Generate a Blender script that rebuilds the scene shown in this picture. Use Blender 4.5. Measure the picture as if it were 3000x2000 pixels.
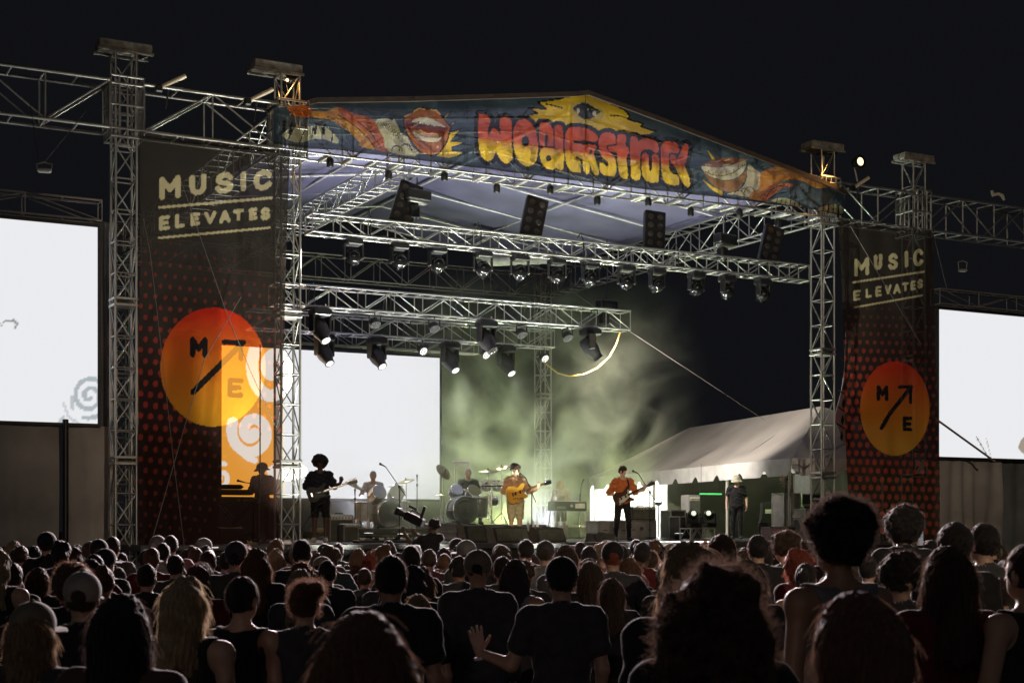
import bpy, math, random
import numpy as np
from mathutils import Vector, Matrix, Quaternion
random.seed(7); rng = np.random.default_rng(7)
for o in list(bpy.data.objects): bpy.data.objects.remove(o)
SC = bpy.context.scene
COL = SC.collection
R = math.radians
# ------------------------------------------------------------------ camera
F = 4324.0; ZC = 1.85; HZ = 1540.0          # focal length and horizon in the photo's 3000 px frame
cd = bpy.data.cameras.new('camera'); cam = bpy.data.objects.new('camera', cd); COL.objects.link(cam)
cam.location = (0, 0, ZC); cam.rotation_euler = (R(90), 0, 0)
cd.sensor_width = 36; cd.lens = F/3000*36; cd.shift_y = (HZ-1000)/3000
cd.clip_start = .1; cd.clip_end = 3000
SC.camera = cam
cd.dof.use_dof = True; cd.dof.focus_distance = 33; cd.dof.aperture_fstop = 6.3
# ------------------------------------------------------------------ world: a night sky
w = bpy.data.worlds.new('World'); SC.world = w; w.use_nodes = True
nt = w.node_tree; bg = nt.nodes['Background']
bg.inputs[0].default_value = (.76, .80, 1.0, 1); bg.inputs[1].default_value = .0068
SC.view_settings.view_transform = 'Standard'; SC.view_settings.look = 'None'
SC.view_settings.exposure = 0; SC.view_settings.gamma = 1
SC.render.engine = 'CYCLES'
SC.cycles.use_denoising = True
SC.cycles.max_bounces = 6; SC.cycles.diffuse_bounces = 2; SC.cycles.glossy_bounces = 2
SC.cycles.transparent_max_bounces = 16; SC.cycles.volume_bounces = 0
SC.cycles.sample_clamp_indirect = 3
SC.cycles.volume_step_rate = 1.0; SC.cycles.volume_max_steps = 128
# ------------------------------------------------------------------ stage frame
T0 = (-4.58, 30.0); CA, SA = .882, .4712; YAW = math.atan2(SA, CA); DECK = 1.49
def W(s, t, z=0): return Vector((T0[0]+CA*s-SA*t, T0[1]+SA*s+CA*t, z))
def s_at(px, t):
    k = (px-1500)/F
    return (k*(T0[1]+CA*t)-T0[0]+SA*t)/(CA-k*SA)
def z_at(py, s, t): return ZC+(HZ-py)/F*W(s, t).y
def at(px, py, Y): return Vector(((px-1500)/F*Y, Y, ZC+(HZ-py)/F*Y))
def st(P):
    dx, dy = P[0]-T0[0], P[1]-T0[1]
    return dx*CA+dy*SA, -dx*SA+dy*CA
def lamp(name, kind, loc, aim, watts, col=(1, 1, 1), size=60, blend=.5, soft=.15, parent=None):
    l = bpy.data.lights.new(name, kind); l.energy = watts; l.color = col
    if kind == 'SPOT': l.spot_size = R(size); l.spot_blend = blend
    l.shadow_soft_size = soft
    o = bpy.data.objects.new(name, l); COL.objects.link(o)
    o.location = loc
    o.rotation_euler = (Vector(aim)-Vector(loc)).to_track_quat('-Z', 'Y').to_euler()
    return o
# the mixing-tower floods behind the audience: the warm light on banners, performers and truss faces
lamp('house_flood', 'SPOT', (14, -22, 12), W(11, 0, 4.8), 17500, (1.0, .79, .56), 36, .5, .12)
lamp('crowd_fill', 'SPOT', (-6, -30, 13), (0, 14, 1), 1600, (1.0, .92, .90), 60, .9, .6)  # added fill that lifts the dark backs of the crowd
lamp('follow_spot', 'SPOT', (-3, -24, 9.5), W(6.2, .8, DECK+1.3), 34000, (1.0, .80, .55), 3.2, .5, .1)
lamp('follow_spot', 'SPOT', (1, -24, 9.5), W(9.1, 1.7, DECK+1.3), 25000, (1.0, .76, .5), 2.0, .5, .1)
# ------------------------------------------------------------------ materials
MATS = {}
def M(name, col=(.5, .5, .5), rough=.6, metal=0., nscale=6., namt=.22, bump=0., bscale=40., emit=None, es=1., sheen=0., spec=.5, trans=0., coat=0.):
    if name in MATS: return MATS[name]
    m = bpy.data.materials.new(name); m.use_nodes = True; n = m.node_tree; p = n.nodes['Principled BSDF']
    p.inputs['Roughness'].default_value = rough; p.inputs['Metallic'].default_value = metal
    p.inputs['Specular IOR Level'].default_value = spec
    if sheen: p.inputs['Sheen Weight'].default_value = sheen; p.inputs['Sheen Roughness'].default_value = .35
    if coat: p.inputs['Coat Weight'].default_value = coat
    if trans: p.inputs['Transmission Weight'].default_value = trans
    tc = n.nodes.new('ShaderNodeTexCoord')
    if namt:
        no = n.nodes.new('ShaderNodeTexNoise'); no.inputs['Scale'].default_value = nscale; no.inputs['Detail'].default_value = 5
        n.links.new(tc.outputs['Object'], no.inputs['Vector'])
        r = n.nodes.new('ShaderNodeMapRange'); r.inputs['From Min'].default_value = .3; r.inputs['From Max'].default_value = .7
        r.inputs['To Min'].default_value = 1-namt; r.inputs['To Max'].default_value = 1+namt
        n.links.new(no.outputs['Fac'], r.inputs['Value'])
        mx = n.nodes.new('ShaderNodeVectorMath'); mx.operation = 'SCALE'; mx.inputs[0].default_value = col[:3]
        n.links.new(r.outputs['Result'], mx.inputs['Scale']); n.links.new(mx.outputs[0], p.inputs['Base Color'])
    else: p.inputs['Base Color'].default_value = (*col[:3], 1)
    if bump:
        nb = n.nodes.new('ShaderNodeTexNoise'); nb.inputs['Scale'].default_value = bscale; nb.inputs['Detail'].default_value = 4
        n.links.new(tc.outputs['Object'], nb.inputs['Vector'])
        b = n.nodes.new('ShaderNodeBump'); b.inputs['Strength'].default_value = bump; b.inputs['Distance'].default_value = .02
        n.links.new(nb.outputs['Fac'], b.inputs['Height']); n.links.new(b.outputs['Normal'], p.inputs['Normal'])
    if emit:
        p.inputs['Emission Color'].default_value = (*emit, 1); p.inputs['Emission Strength'].default_value = es
    MATS[name] = m; return m
def cloth_mat(name, attr='print', transp=.25, transl=.5, tint=.25):
    """printed mesh fabric: flat print from a colour attribute, part see-through, part translucent"""
    m = bpy.data.materials.new(name); m.use_nodes = True; n = m.node_tree; n.nodes.clear()
    out = n.nodes.new('ShaderNodeOutputMaterial')
    a = n.nodes.new('ShaderNodeAttribute'); a.attribute_name = attr
    tc = n.nodes.new('ShaderNodeTexCoord')
    no = n.nodes.new('ShaderNodeTexNoise'); no.inputs['Scale'].default_value = 2.2; no.inputs['Detail'].default_value = 6
    n.links.new(tc.outputs['Object'], no.inputs['Vector'])
    bp = n.nodes.new('ShaderNodeBump'); bp.inputs['Strength'].default_value = .6; bp.inputs['Distance'].default_value = .06
    n.links.new(no.outputs['Fac'], bp.inputs['Height'])
    d = n.nodes.new('ShaderNodeBsdfDiffuse'); tl = n.nodes.new('ShaderNodeBsdfTranslucent'); tr = n.nodes.new('ShaderNodeBsdfTransparent')
    for x in (d, tl): n.links.new(a.outputs['Color'], x.inputs['Color']); n.links.new(bp.outputs[0], x.inputs['Normal'])
    g = n.nodes.new('ShaderNodeVectorMath'); g.operation = 'SCALE'; g.inputs['Scale'].default_value = 1.0
    mg = n.nodes.new('ShaderNodeMix'); mg.data_type = 'RGBA'; mg.inputs['Factor'].default_value = tint; mg.inputs[7].default_value = (1, 1, 1, 1)
    n.links.new(a.outputs['Color'], mg.inputs[6]); n.links.new(mg.outputs[2], tr.inputs['Color'])
    m1 = n.nodes.new('ShaderNodeMixShader'); m1.inputs[0].default_value = transl
    n.links.new(d.outputs[0], m1.inputs[1]); n.links.new(tl.outputs[0], m1.inputs[2])
    m2 = n.nodes.new('ShaderNodeMixShader'); m2.inputs[0].default_value = transp
    n.links.new(m1.outputs[0], m2.inputs[1]); n.links.new(tr.outputs[0], m2.inputs[2])
    n.links.new(m2.outputs[0], out.inputs[0])
    return m
def screen_mat(name, strength=1.0):
    m = bpy.data.materials.new(name); m.use_nodes = True; n = m.node_tree; n.nodes.clear()
    out = n.nodes.new('ShaderNodeOutputMaterial'); a = n.nodes.new('ShaderNodeAttribute'); a.attribute_name = 'print'
    e = n.nodes.new('ShaderNodeEmission'); e.inputs[1].default_value = strength
    n.links.new(a.outputs['Color'], e.inputs[0]); n.links.new(e.outputs[0], out.inputs[0]); return m
ALU = M('aluminium', (.40, .40, .385), .38, .78, 3, .4)
ALUD = M('dull_aluminium', (.32, .30, .29), .5, .4, 3, .3)
BLK = M('black_metal', (.018, .018, .02), .38, .3, 8, .3)
BLKP = M('black_plastic', (.02, .02, .022), .5, 0, 8, .3)
RUB = M('rubber', (.02, .02, .02), .8)
WHT = M('white_paint', (.72, .71, .68), .5)
STEEL = M('chrome', (.75, .75, .75), .18, .95, 4, .1)
LENS = M('lit_lens', (.9, .9, .9), .2, emit=(1, .97, .92), es=1.6, namt=0)
DLENS = M('dark_lens', (.05, .05, .05), .08, 0, namt=0, coat=1)
# ------------------------------------------------------------------ mesh helpers
class MB:
    def __init__(s): s.v = []; s.f = []; s.sm = []
    def add(s, vs, fs, smooth=False):
        b = len(s.v); s.v += [tuple(v) for v in vs]; s.f += [tuple(i+b for i in f) for f in fs]; s.sm += [smooth]*len(fs); return s
    def box(s, c, d, rz=0, m=None):
        x, y, z = d[0]/2, d[1]/2, d[2]/2
        vs = [Vector((a*x, b*y, e*z)) for e in (-1, 1) for a, b in ((-1, -1), (1, -1), (1, 1), (-1, 1))]
        q = Matrix.Rotation(rz, 3, 'Z') if m is None else m
        return s.add([q@v+Vector(c) for v in vs], [(3, 2, 1, 0), (4, 5, 6, 7), (0, 1, 5, 4), (1, 2, 6, 5), (2, 3, 7, 6), (3, 0, 4, 7)])
    def bbox(s, c, d, bev=.01, m=None):
        """box with chamfered vertical and horizontal edges"""
        x, y, z = d[0]/2, d[1]/2, d[2]/2; b = min(bev, x*.9, y*.9, z*.9)
        vs = []; 
        for zz, ins in ((-z, b), (-z+b, 0), (z-b, 0), (z, b)):
            X, Y = x-ins, y-ins; k = b*.7
            vs += [Vector(p) for p in ((-X+k, -Y, zz), (X-k, -Y, zz), (X, -Y+k, zz), (X, Y-k, zz), (X-k, Y, zz), (-X+k, Y, zz), (-X, Y-k, zz), (-X, -Y+k, zz))]
        fs = [tuple(range(7, -1, -1)), tuple(range(24, 32))]
        for r in range(3):
            for i in range(8): j = (i+1) % 8; fs.append((r*8+i, r*8+j, r*8+8+j, r*8+8+i))
        if m is not None: vs = [m@v for v in vs]
        return s.add([v+Vector(c) for v in vs], fs)
    def tube(s, p0, p1, r, r1=None, n=8, cap=True):
        p0, p1 = Vector(p0), Vector(p1); r1 = r if r1 is None else r1
        d = (p1-p0).normalized(); a = d.orthogonal().normalized(); b = d.cross(a)
        vs = []
        for p, q in ((p0, r), (p1, r1)):
            vs += [p+(a*math.cos(2*math.pi*i/n)+b*math.sin(2*math.pi*i/n))*q for i in range(n)]
        s.add(vs, [(i, (i+1) % n, n+(i+1) % n, n+i) for i in range(n)], True)
        if cap: s.add(vs, [tuple(range(n-1, -1, -1)), tuple(range(n, 2*n))])
        return s
    def path(s, pts, r, n=6):
        pts = [Vector(p) for p in pts]; vs = []; fs = []
        rr = r if hasattr(r, '__len__') else [r]*len(pts)
        d = (pts[1]-pts[0]).normalized(); a = d.orthogonal().normalized()
        for k, p in enumerate(pts):
            d = (pts[min(k+1, len(pts)-1)]-pts[max(k-1, 0)]).normalized()
            a = (a-d*a.dot(d)).normalized(); b = d.cross(a)
            vs += [p+(a*math.cos(2*math.pi*i/n)+b*math.sin(2*math.pi*i/n))*rr[k] for i in range(n)]
        for k in range(len(pts)-1):
            fs += [(k*n+i, k*n+(i+1) % n, k*n+n+(i+1) % n, k*n+n+i) for i in range(n)]
        s.add(vs, fs, True); s.add(vs[:n]+vs[-n:], [tuple(range(n-1, -1, -1)), tuple(range(n, 2*n))]); return s
    def lathe(s, prof, n=20, m=None, c=(0, 0, 0), flat=False):
        """profile of (radius, z) turned round z; then matrix m, then offset c"""
        m = m or Matrix.Identity(3); c = Vector(c); vs = []; fs = []
        for r, z in prof: vs += [m@Vector((r*math.cos(2*math.pi*i/n), r*math.sin(2*math.pi*i/n), z))+c for i in range(n)]
        for k in range(len(prof)-1): fs += [(k*n+i, k*n+(i+1) % n, k*n+n+(i+1) % n, k*n+n+i) for i in range(n)]
        s.add(vs, fs, not flat); s.add(vs[:n]+vs[-n:], [tuple(range(n-1, -1, -1)), tuple(range(n, 2*n))]); return s
    def prism(s, poly, y0, y1, m=None, c=(0, 0, 0)):
        """polygon in the xz plane extruded along y"""
        m = m or Matrix.Identity(3); c = Vector(c); n = len(poly)
        vs = [m@Vector((x, y0, z))+c for x, z in poly]+[m@Vector((x, y1, z))+c for x, z in poly]
        return s.add(vs, [tuple(range(n)), tuple(range(2*n-1, n-1, -1))]+[(i, n+i, n+(i+1) % n, (i+1) % n) for i in range(n)])
    def mesh(s, name):
        me = bpy.data.meshes.new(name); me.from_pydata(s.v, [], s.f); me.polygons.foreach_set('use_smooth', s.sm); me.update(); return me
def obj(name, mb, mat, parent=None, loc=None, rot=None, label=None, kind=None, scale=None):
    me = mb.mesh(name) if isinstance(mb, MB) else mb
    o = bpy.data.objects.new(name, me); COL.objects.link(o)
    if mat is not None:
        if len(me.materials) == 0: me.materials.append(mat)
        elif me.materials[0] != mat: o.material_slots[0].link = 'OBJECT'; o.material_slots[0].material = mat
    if parent is not None: o.parent = parent
    if loc is not None: o.location = loc
    if rot is not None:
        if isinstance(rot, Quaternion): o.rotation_mode = 'QUATERNION'; o.rotation_quaternion = rot
        else: o.rotation_euler = rot
    if scale is not None: o.scale = scale
    if label: o['label'] = label
    if kind: o['kind'] = kind
    return o
def tag(o, label, cat, group=None):
    o['label'] = label; o['category'] = cat
    if group: o['group'] = group
    return o
def thing(name, label, cat, loc=(0, 0, 0), rz=0, group=None, scale=None):
    o = bpy.data.objects.new(name, None); COL.objects.link(o); o.location = loc; o.rotation_euler = (0, 0, rz); o.empty_display_size = .2
    if scale is not None: o.scale = (scale,)*3
    return tag(o, label, cat, group)
def sthing(name, label, cat, s, t, z=0, rz=0, group=None): return thing(name, label, cat, W(s, t, z), YAW+rz, group)
def struct(name, mb, mat): return obj(name, mb, mat, kind='structure')
def grid_mesh(name, P, cols=None):
    """P: (n, m, 3) array -> quad sheet, with an optional print colour per vertex"""
    n, m = P.shape[:2]; me = bpy.data.meshes.new(name)
    idx = np.arange(n*m).reshape(n, m)
    q = np.stack([idx[:-1, :-1], idx[1:, :-1], idx[1:, 1:], idx[:-1, 1:]], -1).reshape(-1, 4)
    np_mesh(me, P.reshape(-1, 3), q)
    if cols is not None:
        a = me.color_attributes.new('print', 'FLOAT_COLOR', 'POINT')
        c = np.ones((n*m, 4), np.float32); c[:, :3] = cols.reshape(-1, 3); a.data.foreach_set('color', c.ravel())
    return me
def np_mesh(me, V, Q, smooth=True):
    me.vertices.add(len(V)); me.vertices.foreach_set('co', np.ascontiguousarray(V, np.float32).ravel())
    k = Q.shape[1]; me.loops.add(Q.size); me.loops.foreach_set('vertex_index', np.ascontiguousarray(Q, np.int32).ravel())
    me.polygons.add(len(Q)); me.polygons.foreach_set('loop_start', np.arange(0, Q.size, k, dtype=np.int32))
    me.polygons.foreach_set('use_smooth', np.full(len(Q), smooth)); me.update(calc_edges=True); me.validate()
    return me
# unit rod shared by every truss member
_rb = MB().tube((0, 0, 0), (0, 0, 1), 1, n=8)
ROD = {}
def rod(name, p0, p1, r, mat, parent):
    p0, p1 = Vector(p0), Vector(p1); d = p1-p0
    if mat.name not in ROD:
        me = _rb.mesh('rod'); me.materials.append(mat); ROD[mat.name] = me
    o = bpy.data.objects.new(name, ROD[mat.name]); COL.objects.link(o); o.parent = parent
    o.location = p0; o.rotation_mode = 'QUATERNION'; o.rotation_quaternion = d.to_track_quat('Z', 'Y'); o.scale = (r, r, d.length)
    return o
# ================================================================== painting flat print (photo-pixel outlines on the real sheets)
def spline(pts, k=4):
    P = np.array(pts, float); n = len(P); out = []
    for i in range(n):
        p0, p1, p2, p3 = P[i-1], P[i], P[(i+1) % n], P[(i+2) % n]
        for j in range(k):
            t = j/k
            out.append(.5*((2*p1)+(-p0+p2)*t+(2*p0-5*p1+4*p2-p3)*t*t+(-p0+3*p1-3*p2+p3)*t**3))
    return np.array(out)
class Paint:
    def __init__(s, X, Y, base):
        s.X, s.Y = X.ravel().astype(np.float32), Y.ravel().astype(np.float32); s.C = np.tile(np.array(base, np.float32), (s.X.size, 1))
    def _box(s, P, pad=0):
        return np.nonzero((s.X > P[:, 0].min()-pad) & (s.X < P[:, 0].max()+pad) & (s.Y > P[:, 1].min()-pad) & (s.Y < P[:, 1].max()+pad))[0]
    def setc(s, idx, col):
        if callable(col): s.C[idx] = col(s.X[idx], s.Y[idx])
        else: s.C[idx] = col
    def poly(s, pts, col, smooth=True):
        P = spline(pts) if smooth else np.array(pts, float); i = s._box(P)
        if not len(i): return s
        x, y = s.X[i], s.Y[i]; ins = np.zeros(len(i), bool)
        for a, b in zip(P, np.roll(P, -1, 0)):
            if a[1] == b[1]: continue
            c = ((a[1] > y) != (b[1] > y)) & (x < (b[0]-a[0])*(y-a[1])/(b[1]-a[1])+a[0]); ins ^= c
        s.setc(i[ins], col); return s
    def line(s, pts, wd, col, closed=False, smooth=False):
        P = np.array(pts, float)
        if smooth: P = spline(pts)
        if closed: P = np.vstack([P, P[:1]])
        i = s._box(P, wd)
        if not len(i): return s
        x, y = s.X[i], s.Y[i]; d = np.full(len(i), 1e9, np.float32)
        for a, b in zip(P[:-1], P[1:]):
            e = b-a; L = e@e+1e-9; t = np.clip(((x-a[0])*e[0]+(y-a[1])*e[1])/L, 0, 1)
            d = np.minimum(d, np.hypot(x-a[0]-t*e[0], y-a[1]-t*e[1]))
        s.setc(i[d < wd/2], col); return s
    def ell(s, cx, cy, rx, ry, col):
        i = np.nonzero(((s.X-cx)/rx)**2+((s.Y-cy)/ry)**2 < 1)[0]; s.setc(i, col); return s
LET = dict(M=[[(0, 1), (0, 0), (.5, .62), (1, 0), (1, 1)]], U=[[(0, 0), (0, .6), (.08, .85), (.3, 1), (.7, 1), (.92, .85), (1, .6), (1, 0)]],
           S=[[(.95, .2), (.75, .03), (.4, 0), (.1, .12), (.05, .32), (.25, .46), (.7, .54), (.97, .7), (.9, .9), (.6, 1), (.2, .97), (0, .8)]],
           I=[[(.5, 0), (.5, 1)]], C=[[(1, .2), (.8, .03), (.5, 0), (.2, .08), (.02, .32), (0, .6), (.12, .86), (.4, 1), (.7, .98), (1, .8)]],
           E=[[(1, 0), (0, 0), (0, 1), (1, 1)], [(0, .5), (.85, .5)]], L=[[(0, 0), (0, 1), (1, 1)]], V=[[(0, 0), (.5, 1), (1, 0)]],
           A=[[(0, 1), (.5, 0), (1, 1)], [(.2, .68), (.8, .68)]], T=[[(0, 0), (1, 0)], [(.5, 0), (.5, 1)]])
def letters(p, word, boxes, wd, col, shear=-.09):
    for ch, (x0, x1, y0, y1) in zip(word, boxes):
        h = wd/2; xc = (x0+x1)/2
        for stk in LET[ch]:
            p.line([(x0+h+(x1-x0-wd)*a, y0+h+(y1-y0-wd)*b+shear*(x0+(x1-x0)*a-xc)) for a, b in stk], wd, col)
def proj(P):
    return 1500+F*P[..., 0]/P[..., 1], HZ-F*(P[..., 2]-ZC)/P[..., 1]
def sheet(s, t, z):
    """stage coordinates (arrays) -> world"""
    return np.stack([T0[0]+CA*s-SA*t, T0[1]+SA*s+CA*t, z], -1)
# ================================================================== the ground and the stage
gm = MB().box((0, 60, -.5), (800, 800, 1)); struct('ground', gm, M('trodden_grass', (.035, .042, .018), .95, nscale=1.5, namt=.5, bump=.6, bscale=20))
DK = M('deck_ply', (.045, .043, .042), .55, nscale=2, namt=.3, bump=.15)
dk = sthing('stage', 'long black stage deck raised above the pit under the truss roof', 'stage', -3.2, -.9)
for i in range(8):
    obj('deck_panel', MB().bbox((1.22+i*2.44, 7.2, DECK-.06), (2.43, 14.4, .12), .006), DK, dk)
obj('skirt', MB().box((9.75, .03, DECK/2-.07), (19.5, .02, DECK-.14)), M('black_skirt', (.02, .019, .019), .9, bump=.5, bscale=9), dk)
obj('edge_strip', MB().bbox((9.75, -.02, DECK-.055), (19.5, .03, .09), .006), M('edge_grey', (.06, .06, .06), .5), dk)
for i in range(11):
    for j in range(4): rod('leg', (.2+i*1.9, .5+j*4.2, 0), (.2+i*1.9, .5+j*4.2, DECK-.12), .03, ALUD, dk)
# ------------------------------------------------------------------ trusses and towers
def truss(label, p0, p1, w_, h, bay, group=None, mat=ALU, r=.026, rb=.016, phase=0, cross=True, double=0, name='box_truss', bar=0):
    a, b = Vector(p0), Vector(p1); A, B = W(*a), W(*b); d = B-A; L = math.hypot(d.x, d.y)
    t = thing(name, label, 'truss', A, math.atan2(d.y, d.x), group)
    sl = d.z/L; bar = bar or rb*1.35
    Z = lambda x, k: x*sl+k*h
    for y in (-w_/2, w_/2):
        for k in (0, 1): rod('chord', (0, y, Z(0, k)), (L, y, Z(L, k)), r, mat, t)
    n = max(2, round(L/bay)); bl = L/n
    for i in range(n+1):
        x = i*bl
        for y in (-w_/2, w_/2): rod('brace', (x, y, Z(x, 0)), (x, y, Z(x, 1)), rb, mat, t)
        for k in (0, 1):
            rod('brace', (x, -w_/2, Z(x, k)), (x, w_/2, Z(x, k)), bar, mat, t)
            if cross and i < n: rod('brace', (x+bl*.5, -w_/2, Z(x+bl*.5, k)), (x+bl*.5, w_/2, Z(x+bl*.5, k)), bar*.9, mat, t)
        if double and i % double == 0 and 0 < i < n: rod('brace', (x+.11, -w_/2, Z(x+.11, 0)), (x+.11, w_/2, Z(x+.13, 0)), bar, mat, t)
        if i < n:
            u, v_ = (0, 1) if (i+phase) % 2 else (1, 0)
            for y in (-w_/2, w_/2): rod('brace', (x, y, Z(x, u)), (x+bl, y, Z(x+bl, v_)), rb, mat, t)
    return t
TW = .40
def tower(label, s, t, top, sleeve=True, head=True, mat=ALU, group='truss towers of the stage roof', pitch=.62, w=TW, hd=(1.0, .46, .17), headoff=0.):
    o = sthing('truss_tower', label, 'tower', s, t, 0, 0, group)
    h = w/2; c = [(-h, -h), (h, -h), (h, h), (-h, h)]
    for x, y in c: rod('chord', (x, y, .05), (x, y, top), .026, mat, o)
    n = round(top/pitch)
    for i in range(n+1):
        z = .06+i*(top-.08)/n; z2 = z+(top-.08)/n
        for k in range(4):
            a, b = c[k], c[(k+1) % 4]
            rod('brace', (*a, z), (*b, z), .015, mat, o)
            if i < n:
                p, q = ((a, b) if (i+k) % 2 else (b, a)); rod('brace', (*p, z), (*q, z2), .014, mat, o)
    for z in (3.05, 6.1):
        obj('joint_plate', MB().bbox((0, 0, z), (w+.07, w+.07, .05), .006), mat, o); obj('joint_plate', MB().bbox((0, 0, z+.12), (w+.07, w+.07, .05), .006), mat, o)
    obj('base_plate', MB().bbox((0, 0, .025), (.9, .9, .05), .01), ALUD, o)
    if sleeve:
        sm = MB()
        for k in range(4):
            a, b = Vector((*c[k], 0))*1.55, Vector((*c[(k+1) % 4], 0))*1.55
            for q in range(5):
                p = a.lerp(b, q/4); sm.tube((p.x, p.y, 9.3), (p.x, p.y, 10.45), .022, n=6)
            for z in (9.3, 9.45, 9.9, 10.3, 10.45): sm.tube((a.x, a.y, z), (b.x, b.y, z), .025, n=6)
        obj('sleeve_block', sm, mat, o)
    if head:
        hb = MB().bbox((headoff, 0, top+hd[2]/2+.03), hd, .02)
        for y in (-hd[1]/2+.02, hd[1]/2-.02): hb.tube((headoff-hd[0]/2-.03, y, top+.01), (headoff+hd[0]/2+.03, y, top+.01), .032, n=8)
        obj('head_block', hb, M('head_block_paint', (.22, .21, .19), .7, nscale=5, namt=.6), o)
        obj('pulley', MB().lathe([(.13, -.03), (.15, -.02), (.11, 0), (.15, .02), (.13, .03)], 18, Matrix.Rotation(R(90), 3, 'X'), (headoff+hd[0]/2-.16, 0, top+.1)), BLK, o)
        rod('hoist_chain', (headoff+hd[0]/2-.1, 0, 10.3), (headoff+hd[0]/2-.1, 0, top+.1), .008, BLK, o)
    return o
tower('tall lattice tower at the left of the left banner, widest head block', -3.27, .1, z_at(160, -3.27, .1))
tower('lattice tower between the left banner and the bright stage screen', 0.05, .1, z_at(222, 0, .1), headoff=-.25)
tower('lattice tower standing right of the performers, dim head block above the roof corner', 14.0, .1, z_at(445, 14, .1))
tower('lattice tower hidden behind the right banner, its head rising above the truss', 17.0, .1, z_at(478, 17, .1))
tower('slim lattice tower in the smoke behind the two guitar players', 14.0, 14.3, 10.6, head=False, sleeve=False, mat=ALUD)
tower('lattice tower at the rear left corner behind the left banner', 0, 14.3, 10.6, head=False, sleeve=False, mat=ALUD)
# the long front line
ZB, TH = 9.45, .9
truss('long truss running out of the picture at upper left', (-8.4, .1, ZB), (-3.6, .1, ZB), .6, TH, 1.2, 'front truss line', r=.035, rb=.02)
truss('short truss bay above the left banner', (-2.95, .1, ZB), (-.25, .1, ZB), .6, TH, 1.3, 'front truss line', phase=1, r=.035, rb=.02)
truss('front roof truss behind the painted fascia, bright bars underneath', (.35, .12, ZB), (13.7, .12, ZB), .62, .75, 1.05, 'front truss line', rb=.02, double=2, bar=.05)
truss('short truss bay above the right banner', (14.3, .1, ZB), (16.75, .1, ZB), .6, TH, 1.2, 'front truss line', r=.032, rb=.02)
truss('long truss running out of the picture at right', (17.3, .1, ZB), (24, .1, ZB), .6, TH, 1.05, 'front truss line', phase=1, r=.032, rb=.02)
truss('right side roof truss running back from the front right tower', (14, .5, ZB), (14, 14, ZB), .5, .78, 1.1, 'roof side trusses', phase=1)
truss('left side roof truss seen faintly through the left banner', (0, .5, ZB), (0, 14, ZB), .5, .78, 1.1, 'roof side trusses')
truss('inner roof truss running back under the left slope of the canopy', (3.0, .5, ZB), (3.0, 14, ZB), .36, .5, .8, 'roof side trusses', r=.022, rb=.013)
truss('dim rear roof truss across the back of the stage', (0.2, 14.2, ZB), (13.8, 14.2, ZB), .5, .72, .95, None, mat=ALUD, cross=False)
truss('front lighting truss with four lamp panels on top', (s_at(905, .95), .95, 8.05), (s_at(2355, .95), .95, 8.05), .42, .38, .62, 'hung lighting trusses', phase=1, r=.024, rb=.015, bar=.028)
truss('middle lighting truss ending in mid air above the right side', (1.4, 5.0, 7.10), (s_at(1832, 5.0), 5.0, 7.10), .5, .5, .78, 'hung lighting trusses', r=.024, rb=.015, bar=.028)
truss('rear lighting truss just above the stage screen', (1.8, 8.0, 6.92), (s_at(1612, 8), 8.0, 6.92), .5, .48, .82, 'hung lighting trusses', phase=1, r=.024, rb=.015, bar=.028)
# ------------------------------------------------------------------ canopy
RF = sthing('stage_roof', 'pale peaked canopy stretched over the stage, underside lit violet grey', 'roof', 0, 0)
TARP = M('roof_tarp', (.105, .10, .19), .7, nscale=.9, namt=.22, bump=.35, bscale=1.6)  # violet of the stage light is tinted into the tarp colour
RZ, EZ = 11.42, 10.42
for sg in (0, 1):
    n, m = 24, 40; u_, v_ = np.meshgrid(np.linspace(0, 1, n), np.linspace(0, 1, m), indexing='ij')
    x = .95+6.05*u_ if sg == 0 else 14.25-7.25*u_; u_ = x/7 if sg == 0 else (14-x)/7
    y = -.12+14.4*v_; z = EZ+(RZ-EZ)*u_-.10*np.sin(np.pi*np.clip(u_, 0, 1))*(1+.5*np.cos(v_*6*np.pi))
    P = np.stack([x, y, z], -1); 
    o = obj('canopy_slope', grid_mesh('canopy_slope', P), TARP, RF)
    sm = o.modifiers.new('thick', 'SOLIDIFY'); sm.thickness = .02
RAFT = M('rafter_steel', (.55, .54, .56), .45, .3)
for tt in (2.2, 4.4, 6.8, 9.2, 11.6, 13.9):
    for a, b in ((1, 7), (14, 7)):
        obj('rafter', MB().tube((a, tt, EZ-.12+(.14 if a == 1 else 0)), (b, tt, RZ-.14), .035, n=8), RAFT, RF)
obj('ridge_beam', MB().tube((7, .4, RZ-.1), (7, 14.2, RZ-.1), .045), RAFT, RF)
for a, dz in ((3.5, .53), (10.5, .53)): obj('purlin', MB().tube((a, .3, EZ+dz-.16), (a, 14.2, EZ+dz-.16), .03), RAFT, RF)
# front post of the gable, and the gable truss that shows through the print
obj('king_post', MB().tube((6.75, .1, ZB+.7), (6.75, .1, RZ-.1), .035).tube((7.15, .1, ZB+.7), (7.15, .1, RZ-.1), .035), ALU, RF)
gb = MB()
for a, b in ((.3, 6.7), (13.7, 7.2)):
    za = lambda s_: EZ+(RZ-EZ)*(s_ if s_ < 7 else 14-s_)/7
    gb.tube((a, .1, za(a)-.06), (b, .1, za(b)-.06), .03); gb.tube((a, .1, za(a)-.3), (b, .1, za(b)-.32), .03)
    for i in range(13):
        s0 = a+(b-a)*i/13; s1 = a+(b-a)*(i+1)/13
        gb.tube((s0, .1, za(s0)-.06), ((s0+s1)/2, .1, za(s0)-.3), .014, n=6).tube(((s0+s1)/2, .1, za(s0)-.3), (s1, .1, za(s1)-.06), .014, n=6)
obj('gable_truss', gb, ALU, RF)
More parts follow.
